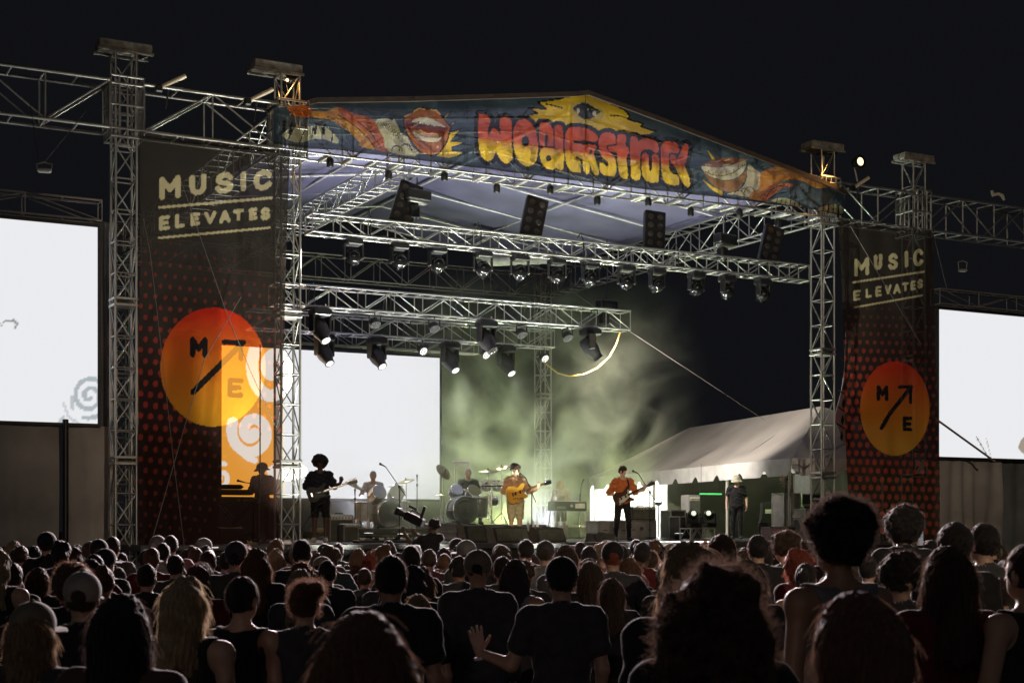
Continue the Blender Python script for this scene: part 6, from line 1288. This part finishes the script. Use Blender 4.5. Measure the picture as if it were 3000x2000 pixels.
obj('handle', MB().path([m3@Vector(q) for q in ((-.12, 0, .07), (-.1, 0, .13), (.1, 0, .13), (.12, 0, .07))], .014), BLK, vc); obj('microphone', MB().tube(m3@Vector((-.18, .0, .17)), m3@Vector((-.02, 0, .17)), .024), RUB, vc); obj('monitor', MB().tube((.13, 0, .02), (.20, 0, .22), .028), BLK, vc)
# ================================================================== the crowd
ARMS = dict(down={}, front=dict(elL=(-.25, .0, 1.14), elR=(.25, .0, 1.14), wrL=(-.08, .22, 1.10), wrR=(.08, .22, 1.12), handL=(.9, .4, .2), handR=(-.9, .4, .2), palmL=(0, -1, 0), palmR=(0, -1, 0)),
            phone=dict(elR=(.30, .16, 1.36), wrR=(.20, .28, 1.62), handR=(-.1, .1, 1), palmR=(-1, .2, 0), curlR=.8), hips=dict(elL=(-.36, -.10, 1.16), elR=(.36, -.10, 1.16), wrL=(-.20, .03, 1.0), wrR=(.20, .03, 1.0), handL=(.6, .6, -.4), handR=(-.6, .6, -.4)),
            wave=dict(elL=(-.30, -.03, 1.16), wrL=(-.47, .10, 1.22), handL=(-.22, .05, 1), palmL=(.1, 1, 0), curlL=.10, spread=.45), both=dict(elR=(.33, .10, 1.40), wrR=(.14, .20, 1.66), elL=(-.33, .10, 1.40), wrL=(-.14, .20, 1.66), handL=(.3, .1, 1), handR=(-.3, .1, 1), palmL=(1, 0, 0), palmR=(-1, 0, 0), curl=.9))
FIG = {}
def fig(key):
    if key not in FIG:
        a, sex, cl = key
        FIG[key] = figure(ARMS[a], female=sex == 'f', sleeve={'tee': .55, 'long': 1.8, 'tank': .3, 'bare': .3}[cl], tank=cl in ('tank', 'bare'), bare=False, bag=.012 if cl in ('tee', 'long') and sex == 'm' else .004, build=1.03 if sex == 'm' else .95, res=.0135)
    return FIG[key]
HM = {}
def hm(style, var=0, L=.40, w_=1.0):
    k = (style, var, L, w_)
    if k not in HM: HM[k] = hmesh(style, ph=var*1.7, L=L, w_=w_, h=.0082)
    return HM[k]
CAPM = {k: to_mesh('cap', [cap_sdf(k)]) for k in ('ball', 'bucket')}
TOPS = {'short': .132, 'thin': .125, 'spiky': .145, 'messy': .145, 'bun': .155, 'updo': .155, 'big_updo': .262, 'big_curls': .185, 'afro': .205, 'curls': .160, 'curly_big': .152, 'long': .135, 'wavy': .138, 'bob': .135, 'pony': .132, 'cap': .140, 'bucket': .150, 'bald': .118}
STY = {'short': 'short hair', 'thin': 'thinning hair', 'spiky': 'spiky hair', 'messy': 'messy tied-up hair', 'bun': 'a top knot', 'curls': 'curly hair', 'afro': 'a round afro', 'curly_big': 'huge loose curls', 'long': 'long straight hair', 'wavy': 'long wavy hair', 'bob': 'a bob', 'pony': 'a ponytail', 'cap': 'a cap', 'bucket': 'a bucket hat', 'bald': 'a bald head', 'big_updo': 'a high curly updo'}
def crowd_person(px, top, Y, style, hairc, cloth, clk, sex, arms, turn, label, capc=None, skin=0, group=None, L=.40, w_=1.0, var=0, hstyle=None, zmax=2.05):
    ztop = ZC-(top-HZ)/F*Y; tz = HEADC.z+TOPS[style]; sc = ztop/tz
    X = (px-1500)/F*Y; loc = Vector((X, Y, 0))
    tgt = W(7, 5, 0); rz = toward(loc, tgt)+R(turn)
    hx = HEADC.y*sc; loc = loc-Vector((-math.sin(rz)*hx, math.cos(rz)*hx, 0))
    cm = None; hs = style
    if style in ('cap', 'bucket'): cm = CAPM['ball' if style == 'cap' else 'bucket']; hs = hstyle or 'short'
    hmesh_ = None if hs == 'bald' else hm(hs, var, L, w_)
    o = assemble(label, fig((arms, sex, clk)), loc, rz, sc, SKIN_[skin], CLO[cloth], CLO[random.choice(('black', 'denim', 'charcoal', 'brown'))], hmesh_, HAIR_[hairc], cm, CLO[capc] if capc else None, group=group)
    return o
GC = 'people in the crowd'
# (x, top y, width of head and hair in the photo, real width, style, hair, cloth, kind, sex, arms, turn, label, extras)
NEAR = [
 (98, 1762, 162, .215, 'cap', 'sandy', 'charcoal', 'tee', 'f', 'down', -14, 'person in a floppy beige cap with long fair hair, bottom left corner', dict(capc='dun', hstyle='wavy', L=.34)),
 (362, 1733, 178, .205, 'long', 'black', 'brown', 'long', 'f', 'down', -12, 'woman with long black hair and brown jacket, just right of the floppy beige cap', dict(L=.42)),
 (242, 1674, 115, .184, 'cap', 'brown', 'black', 'tee', 'm', 'down', 6, 'person in a pale cap with the strap opening showing behind', dict(capc='stone')),
 (545, 1682, 140, .205, 'wavy', 'blonde', 'black', 'tank', 'f', 'down', -10, 'blonde woman with bare shoulders and a black strap', dict(L=.26)),
 (712, 1686, 100, .170, 'short', 'black', 'black', 'tank', 'm', 'down', -20, 'person in a black sleeveless top right of the blonde woman', dict(var=1)),
 (893, 1694, 112, .190, 'messy', 'chestnut', 'charcoal', 'tee', 'f', 'down', 8, 'woman with messy pinned hair and a loose dark top, left of the smooth brown head', dict(var=2)),
 (1065, 1780, 300, .205, 'long', 'chestnut', 'black', 'tee', 'f', 'down', 3, 'large smooth brown head of hair at the bottom, left of centre', dict(L=.45)),
 (1146, 1625, 100, .172, 'short', 'black', 'black', 'tee', 'm', 'down', 0, 'short-haired man with big ears and a black tee, left of the tan cap', dict(skin=1)),
 (1400, 1610, 84, .184, 'cap', 'black', 'charcoal', 'long', 'm', 'down', -3, 'man in a tan cap and dark collared shirt near the middle', dict(capc='dun', hstyle='thin')),
 (1645, 1630, 98, .184, 'cap', 'black', 'charcoal', 'tee', 'm', 'wave', 4, 'man in a dark cap and grey tee raising his open left hand', dict(capc='black')),
 (2020, 1580, 190, .240, 'wavy', 'sandy', 'black', 'tee', 'f', 'down', 12, 'tall woman with streaked wavy hair and a black tee', dict(L=.36, w_=1.12)),
 (2090, 1650, 350, .36, 'curly_big', 'brown', 'black', 'tee', 'f', 'down', -4, 'person with a huge mass of brown curls in the foreground', dict()),
 (2452, 1455, 185, .265, 'big_curls', 'black', 'grey', 'tank', 'f', 'down', 20, 'tall person with a high curly updo rising above the crowd', dict(skin=1)),
 (2505, 1725, 250, .200, 'bob', 'chestnut', 'brown', 'tee', 'f', 'down', 14, 'person with a brown bob in the bottom right foreground', dict(L=.14, w_=1.1)),
 (2770, 1595, 140, .205, 'long', 'brown', 'red', 'tee', 'f', 'down', 8, 'woman in a red dress with long dark hair', dict(L=.32)),
 (2795, 1527, 96, .190, 'short', 'black', 'black', 'tee', 'm', 'down', 10, 'tall dark-haired person before the right drape, with smooth round hair', dict(w_=1.1, var=2)),
 (2880, 1530, 80, .176, 'short', 'black', 'charcoal', 'tee', 'm', 'down', 14, 'short-haired man in a dark tee at the right, beside the smooth round head', dict(var=3)),
 (3008, 1590, 120, .175, 'short', 'brown', 'black', 'tank', 'm', 'hips', 24, 'bare-armed person cut off by the right edge', dict()),
 (2637, 1614, 108, .20, 'curls', 'black', 'charcoal', 'tee', 'f', 'down', 18, 'curly-haired person between the updo and the red dress', dict(var=1)),
 (2112, 1563, 92, .185, 'short', 'brown', 'black', 'tee', 'm', 'down', 10, 'brown-haired man behind the streaked wavy hair, left of the tent crew', dict(var=4)),
 (2185, 1635, 100, .195, 'long', 'brown', 'black', 'tee', 'f', 'down', 14, 'long-haired woman right behind the huge mass of curls', dict(L=.3, var=1)),
 (2219, 1564, 62, .180, 'short', 'black', 'black', 'tee', 'm', 'down', 6, 'dark-haired man below the tent pole', dict(var=1)),
 (2300, 1553, 68, .200, 'curls', 'brown', 'charcoal', 'tee', 'm', 'down', 30, 'curly-haired man in profile left of the tall updo', dict(var=2)),
 (2330, 1602, 80, .205, 'wavy', 'red', 'red', 'tee', 'f', 'down', 40, 'woman with auburn hair turned sideways left of the tall updo', dict(L=.28)),
 (2236, 1600, 56, .175, 'short', 'black', 'pink', 'tee', 'm', 'down', 30, 'dark-haired person in pink turned sideways near the auburn hair', dict(var=2)),
 (2645, 1478, 100, .300, 'afro', 'black', 'black', 'tee', 'm', 'down', 0, 'tall person with a round afro before the right banner', dict(skin=2)),
 (138, 1557, 52, .188, 'cap', 'black', 'black', 'long', 'm', 'down', -4, 'tall person in a dark cap and jacket at far left', dict(capc='black')),
 (330, 1570, 47, .172, 'short', 'brown', 'grey', 'tee', 'm', 'down', 0, 'short-haired man just left of the tower foot', dict()),
 (463, 1568, 42, .172, 'cap', 'grey', 'grey', 'tee', 'm', 'down', -10, 'grey-capped person before the left banner', dict(capc='grey')),
 (500, 1566, 44, .170, 'short', 'black', 'pink', 'tee', 'm', 'down', 25, 'dark-haired person in pink before the left banner', dict(var=1)),
 (310, 1606, 62, .186, 'cap', 'black', 'charcoal', 'tee', 'm', 'down', -14, 'person in a black cap with the brim to the side, left of centre back', dict(capc='black')),
 (357, 1617, 44, .19, 'pony', 'black', 'black', 'tee', 'f', 'down', -20, 'dark ponytail beside the black sideways cap', dict(L=.25)),
 (431, 1651, 64, .170, 'short', 'black', 'black', 'tee', 'm', 'down', 0, 'dark round head above the blonde woman', dict(var=2)),
 (218, 1645, 124, .28, 'afro', 'chestnut', 'black', 'tee', 'f', 'down', 0, 'frizzy brown hair sticking up behind the pale cap', dict(var=1)),
 (115, 1659, 70, .195, 'bob', 'brown', 'black', 'tee', 'f', 'down', 0, 'brown bob above the floppy beige cap', dict(L=.12)),
 (40, 1623, 46, .190, 'bob', 'chestnut', 'grey', 'tee', 'f', 'down', -10, 'light brown bob near the left edge', dict(L=.12, var=1)),
 (38, 1689, 52, .180, 'short', 'black', 'navy', 'tee', 'm', 'down', 0, 'dark round head at the left edge above the beige cap', dict(var=3)),
 (515, 1623, 56, .172, 'short', 'black', 'charcoal', 'tee', 'm', 'down', 0, 'dark round head before the foot of the left banner', dict(var=1)),
 (574, 1596, 48, .190, 'updo', 'brown', 'charcoal', 'tee', 'f', 'down', -20, 'person with a small top knot before the black scrim', dict(var=0)),
 (610, 1613, 57, .180, 'short', 'brown', 'grey', 'tee', 'm', 'down', 0, 'brown round head before the black scrim', dict(var=4)),
 (663, 1613, 52, .176, 'short', 'black', 'black', 'tee', 'm', 'down', 0, 'black round head below the side keyboard', dict(var=3)),
 (683, 1585, 32, .160, 'bald', 'grey', 'red', 'tee', 'm', 'down', 0, 'bald head below the side keyboard', dict()),
 (722, 1593, 50, .20, 'wavy', 'red', 'red', 'tee', 'f', 'down', 0, 'reddish hair below the keyboard player by the banner', dict(L=.26)),
 (752, 1604, 82, .215, 'wavy', 'chestnut', 'black', 'tee', 'f', 'down', 0, 'long brown wavy hair in front of the reddish hair', dict(L=.32, var=1)),
 (594, 1649, 62, .178, 'curls', 'black', 'black', 'tee', 'm', 'down', 0, 'dark curly head above the blonde woman right side', dict(var=3, w_=.85)),
 (695, 1655, 62, .186, 'cap', 'brown', 'charcoal', 'tee', 'm', 'down', 10, 'charcoal cap above the black sleeveless top', dict(capc='charcoal')),
 (776, 1691, 64, .195, 'long', 'brown', 'black', 'tee', 'f', 'down', 0, 'long brown hair left of the messy pinned hair', dict(L=.3, var=2)),
 (885, 1578, 62, .180, 'short', 'black', 'black', 'tee', 'm', 'down', 0, 'dark round head at the feet of the silhouetted guitar player', dict(var=1)),
 (950, 1590, 50, .19, 'pony', 'black', 'charcoal', 'tee', 'f', 'down', 15, 'dark ponytail right of the silhouetted guitar player legs', dict(L=.22, var=1)),
 (960, 1640, 62, .178, 'short', 'black', 'black', 'tee', 'm', 'down', 0, 'black round head above the smooth brown head', dict(var=2)),
 (886, 1647, 72, .20, 'curls', 'chestnut', 'charcoal', 'tee', 'f', 'down', 0, 'light curly head above the messy pinned hair', dict(var=4, w_=.9)),
 (1050, 1604, 52, .20, 'long', 'chestnut', 'grey', 'tee', 'f', 'down', 0, 'long straight hair below the drum riser', dict(L=.28, var=1)),
 (1235, 1655, 78, .205, 'long', 'brown', 'black', 'tee', 'f', 'down', -6, 'long brown hair right of the big-eared man', dict(L=.36, var=3)),
 (1225, 1736, 92, .20, 'bob', 'sandy', 'black', 'tee', 'f', 'down', 0, 'short person with fair hair between the big-eared man and the tan cap', dict(L=.16, var=2)),
 (1537, 1640, 66, .19, 'curls', 'brown', 'black', 'tee', 'f', 'down', 0, 'curly head right of the tan cap', dict(var=5, w_=.8)),
 (1472, 1628, 62, .176, 'short', 'black', 'charcoal', 'tee', 'm', 'down', 0, 'dark round head directly right of the tan cap', dict(var=4)),
 (1598, 1583, 56, .186, 'cap', 'brown', 'grey', 'tee', 'm', 'down', -12, 'grey cap below the mustard sweater singer', dict(capc='charcoal')),
 (1657, 1592, 66, .195, 'bob', 'brown', 'charcoal', 'tee', 'f', 'down', 0, 'brown bob above the dark cap', dict(L=.10, var=3)),
 (1701, 1585, 46, .172, 'short', 'black', 'pink', 'tee', 'm', 'down', 0, 'dark round head below the organ', dict(var=1)),
 (1727, 1640, 78, .205, 'long', 'brown', 'black', 'tee', 'f', 'down', 6, 'long dark hair right of the dark cap', dict(L=.34, var=2)),
 (1766, 1588, 58, .20, 'curls', 'sandy', 'pink', 'tee', 'f', 'down', 10, 'fair curly head below the orange shirt singer', dict(var=2)),
 (1814, 1592, 60, .176, 'short', 'black', 'pink', 'tee', 'm', 'down', 8, 'dark round head at the feet of the orange shirt singer', dict(var=3)),
 (1841, 1630, 66, .19, 'bob', 'chestnut', 'black', 'tee', 'f', 'front', 8, 'brown bob in front of the dark round head below the orange shirt singer', dict(L=.12, var=4)),
 (1856, 1675, 66, .19, 'bob', 'brown', 'red', 'tee', 'f', 'down', 10, 'dark bob left of the streaked wavy hair', dict(L=.1, var=5)),
 (1790, 1690, 84, .205, 'long', 'brown', 'black', 'tee', 'f', 'down', 8, 'long brown hair left of the streaked wavy hair', dict(L=.3, var=4)),
 (1258, 1607, 50, .176, 'short', 'brown', 'pink', 'tee', 'm', 'down', 0, 'brown round head directly below the camera operator', dict(var=2)),
 (1302, 1620, 46, .172, 'short', 'chestnut', 'grey', 'tee', 'm', 'down', 0, 'light round head right of the camera operator', dict(var=4)),
 (1280, 1664, 52, .195, 'long', 'chestnut', 'black', 'tee', 'f', 'down', 0, 'small long-haired head left of the tan cap', dict(L=.3, var=1)),
 (1362, 1594, 48, .176, 'short', 'black', 'charcoal', 'tee', 'm', 'down', -5, 'dark round head behind the tan cap', dict(var=1)),
 (1068, 1662, 54, .176, 'short', 'brown', 'charcoal', 'tee', 'm', 'down', 0, 'brown round head left of the big-eared man', dict(var=3)),
 (1018, 1652, 46, .195, 'bob', 'black', 'black', 'tee', 'f', 'down', 0, 'black bob above the smooth brown head', dict(L=.12, var=2)),
 (2640, 1560, 50, .175, 'short', 'brown', 'charcoal', 'tee', 'f', 'phone', 5, 'person holding up a phone in front of the right banner', dict(var=2)),
 (2728, 1580, 50, .175, 'short', 'black', 'black', 'tee', 'm', 'both', 5, 'person raising a dark phone with both hands before the right banner', dict(var=1)),
 (2905, 1575, 46, .175, 'short', 'black', 'black', 'tee', 'm', 'phone', 8, 'person raising a phone before the dark right drape', dict(var=3)),
 (1905, 1610, 52, .18, 'short', 'brown', 'charcoal', 'tee', 'm', 'both', 4, 'person filming with both hands raised right of the orange shirt singer', dict(var=2)),
 (2962, 1632, 66, .19, 'bob', 'brown', 'charcoal', 'tee', 'f', 'down', 18, 'brown bob at the right edge', dict(L=.12, var=3)),
 (2930, 1690, 90, .19, 'short', 'brown', 'black', 'tee', 'm', 'down', 16, 'dark round head low at the right edge', dict(var=4)),
]
occ = []
people = []
for (px, top, wpx, rw, style, hc, clo, clk, sex, arms, turn, label, ex) in NEAR:
    Y = rw*F/wpx; o = crowd_person(px, top, Y, style, hc, clo, clk, sex, arms, turn, label, group=GC, **ex); occ.append((o.location.x, o.location.y, Y)); people.append((o, px, Y, style, hc, ex))
# phones in the raised hands
def phone(P, rz, label, lit):
    o = thing('phone', label, 'phone', P, rz, 'phones held over the crowd'); obj('case', MB().bbox((0, 0, 0), (.078, .010, .155), .012), BLKP, o)
    obj('glass', MB().bbox((0, -.006, 0), (.070, .003, .146), .008), M('phone_glow', (.1, .1, .1), .2, emit=(.30, .30, .33), es=.5, namt=0) if lit else DLENS, o)
for o, px, Y, style, hc, ex in people:
    L = o['label']
    if 'phone' in L or 'filming' in L:
        sc = o.scale[0]; mw = Matrix.Translation(o.location)@Matrix.Rotation(o.rotation_euler[2], 4, 'Z')@Matrix.Scale(sc, 4)
        both = 'both hands' in L; P = mw@Vector((0, .22, 1.79) if both else (.185, .30, 1.76))
        phone(P, o.rotation_euler[2], {2640: 'phone held up before the right banner, nearest the afro', 2728: 'dark phone held in two hands before the right banner', 2905: 'phone held up before the dark right drape', 1905: 'phone filming beside the orange shirt singer'}[px], True)
# the rest of the crowd: smaller heads further back
ZONES = [(0, 190, 'the left screen drape'), (190, 330, 'the dark pole'), (330, 420, 'the left tower'), (420, 640, 'the left banner'), (640, 800, 'the side keyboard'), (800, 900, 'the second tower'), (900, 1010, 'the silhouetted guitar player'), (1010, 1190, 'the white drum kit'), (1190, 1300, 'the camera operator'), (1300, 1440, 'the dark drum kit'), (1440, 1590, 'the mustard sweater singer'), (1590, 1730, 'the organ'), (1730, 1900, 'the orange shirt singer'), (1900, 2080, 'the floor lamps'), (2080, 2200, 'the bucket hat crew member'), (2200, 2350, 'the round fan'), (2350, 2460, 'the right tower'), (2460, 2745, 'the right banner'), (2745, 3100, 'the right screen drape')]
cand = []
for Y in np.arange(10.4, 19.6, .80):
    Wx = Y*3260/F; n = int(Wx/(.66 if Y < 13 else .60))
    for i in range(n):
        X = -Wx/2+(i+.5+random.uniform(-.3, .3))*Wx/n; y = Y+random.uniform(-.28, .28)
        if any((X-a)**2+(y-b)**2 < .40**2 for a, b, c in occ): continue
        occ.append((X, y, y)); cand.append((X, y))
seen = {}
fills = []
for X, Y in cand:
    px = 1500+X/Y*F; r = random.random(); sex = 'f' if random.random() < .48 else 'm'
    if sex == 'm': style = random.choices(('short', 'spiky', 'curls', 'thin', 'cap', 'bucket', 'bald'), (9, 2, 2, 1.0, 2.6, .25, .3))[0]
    else: style = random.choices(('long', 'wavy', 'bob', 'pony', 'messy', 'bun', 'curls'), (4, 4, 3, 2, 1.5, 1, 1))[0]
    hc = random.choices(('black', 'brown', 'chestnut', 'sandy', 'blonde', 'grey', 'red'), (7, 6, 3, 1, .4, .4, .4))[0]
    clo = random.choices(('black', 'charcoal', 'grey', 'navy', 'pink', 'red', 'olive', 'stone', 'teal', 'brown'), (5, 4, 2, 2, 1.2, 1, 1, .5, 1, 1))[0]
    capc = random.choice(('black', 'charcoal', 'grey', 'dun', 'navy')) if style in ('cap', 'bucket') else None
    zt = random.gauss(1.67 if sex == 'm' else 1.59, .07); zt = min(zt, 1.78)
    top = HZ+(ZC-zt)/Y*F
    top = max(top, 1574+random.uniform(0, 26))
    fills.append([px, top, Y, style, hc, clo, sex, capc, random.choices(('down', 'front', 'hips', 'both'), (8, 3, 1, .35))[0], random.gauss(0, 22), random.choices((0, 1, 2), (6, 3, 1))[0]])
def zone(px):
    for a, b, n in ZONES:
        if a <= px < b: return n
    return 'the left screen drape' if px < 0 else 'the right screen drape'
grp = {}
for f in fills:
    dep = 'far back' if f[2] > 15.5 else ('mid crowd' if f[2] > 12.2 else 'nearer')
    f.append((f[3], f[7] or f[4], zone(f[0]), dep)); grp.setdefault(f[-1], []).append(f)
ORDN = ['leftmost', 'second from left', 'third from left', 'fourth from left', 'fifth from left']
for key, fl in grp.items():
    fl.sort(key=lambda f: f[0])
    for i, f in enumerate(fl):
        st_, col, zn, dep = key; col = {'dun': 'tan', 'stone': 'pale grey'}.get(col, col)
        what = {'cap': f'{col} cap', 'bucket': f'{col} bucket hat', 'bald': 'bald head'}.get(st_, f'{col} '+{'short': 'short hair', 'spiky': 'spiky hair', 'curls': 'curls', 'thin': 'thin hair', 'long': 'long straight hair', 'wavy': 'long wavy hair', 'bob': 'bob', 'pony': 'ponytail', 'messy': 'pinned-up hair', 'bun': 'top knot'}.get(st_, ''))
        lab = f'person with {what}, {dep}, before {zn}' + (f', {ORDN[i]}' if len(fl) > 1 else '')
        crowd_person(f[0], f[1], f[2], f[3], f[4], f[5], 'tee' if random.random() < .75 else ('long' if f[6] == 'm' else 'tank'), f[6], f[8], f[9], lab, capc=f[7], skin=f[10], group=GC, L=random.choice((.26, .34)), var=random.randrange(3))
# ------------------------------------------------------------------ loose strands on the nearest heads
def fuzz(o, hairmat, n, style, length, seed, Y=6):
    h = next((c for c in o.children if c.name.startswith('hair')), None)
    if h is None: return
    r = np.random.default_rng(seed); me = h.data; N = len(me.vertices); co = np.empty(N*3, np.float32); me.vertices.foreach_get('co', co); co = co.reshape(-1, 3)
    no = np.empty(N*3, np.float32); me.vertices.foreach_get('normal', no); no = no.reshape(-1, 3)
    ok = np.nonzero((co[:, 2] > co[:, 2].min()+.02))[0]; i = r.choice(ok, n); P = co[i]; D = no[i]; k = 7
    pts = np.zeros((n, k, 3), np.float32); p = P-D*.004; g = np.array([0, 0, -1], np.float32)
    curly = style in ('curly_big', 'big_updo', 'curls', 'afro', 'messy', 'big_curls'); d = D*(1.0 if curly else (.85 if style in ('short', 'thin', 'spiky') else .13))+r.normal(size=(n, 3))*(.5 if curly else .10)+g*(0 if curly else .8)
    # straight strands follow the head: remove the part of the fall that points into it
    if not curly: d = d-D*np.minimum(0, (d*D).sum(1))[:, None]
    d /= np.linalg.norm(d, axis=1)[:, None]; step = (length*r.uniform(.4, 1.2, n)/k)[:, None]; ph = r.uniform(0, 6.28, (n, 3))
    for j in range(k):
        pts[:, j] = p
        if curly: dd = d+.9*np.sin(ph+j*1.5); 
        else: dd = d+.16*np.sin(ph+j*.7)+g*.08*j
        dd /= np.linalg.norm(dd, axis=1)[:, None]; p = p+dd*step
    cv = bpy.data.hair_curves.new('loose_strands'); cv.add_curves([k]*n); cv.attributes['position'].data.foreach_set('vector', pts.ravel())
    ra = cv.attributes.get('radius') or cv.attributes.new('radius', 'FLOAT', 'POINT'); ra.data.foreach_set('value', np.tile(np.linspace(1, .4, k, dtype=np.float32)*min(.0010, .00011*Y), n))
    cv.materials.append(hairmat); c = bpy.data.objects.new('loose_strands', cv); COL.objects.link(c); c.parent = h; c['kind'] = 'stuff'
for q, (o, px, Y, style, hc, ex) in enumerate(people):
    if Y < 13 and style not in ('bald',):
        hs = ex.get('hstyle', style) if style in ('cap', 'bucket') else style
        hs = 'short' if hs == 'cap' else hs
        n = {'short': 1600, 'thin': 500, 'spiky': 1500, 'messy': 1600, 'big_curls': 4500, 'big_updo': 3500, 'afro': 2500, 'curls': 1800, 'curly_big': 8000, 'long': 2600, 'wavy': 2600, 'bob': 2200, 'pony': 700}.get(hs, 500)
        ln = {'short': .026, 'thin': .02, 'spiky': .03, 'messy': .07, 'big_curls': .06, 'big_updo': .07, 'afro': .06, 'curls': .05, 'curly_big': .085, 'long': .11, 'wavy': .11, 'bob': .09, 'pony': .06}.get(hs, .03)
        if Y > 8: n //= 2
        fuzz(o, STRAND[hc], n, hs, ln, q, Y)
# wrist band and glasses that catch the light
for o, px, Y, style, hc, ex in people:
    if 'raising his open left hand' in o['label']:
        wb = obj('wrist_band', MB().lathe([(.034, -.008), (.037, 0), (.034, .008)], 14, Matrix.Rotation(-.2, 3, 'Y')), CLO['white'], o, loc=Vector(ARMS['wave']['wrL'])-Vector((0, 0, .03)))
    if 'high curly updo' in o['label']:
        gl_ = MB()
        for x in (-.033, .033): gl_.path([(x+.026*math.cos(a), .125, 1.648+.021*math.sin(a)) for a in np.linspace(0, 6.283, 15)], .0022, 5)
        for x in (-1, 1): gl_.path([(x*.06, .12, 1.652), (x*.082, .08, 1.655), (x*.086, 0, 1.648)], .0025, 5)
        obj('glasses', gl_, STEEL, o)
for nm in ('camera',): cam['kind'] = 'helper'
print('objects', len(bpy.data.objects), 'people', len(people)+len(fills))
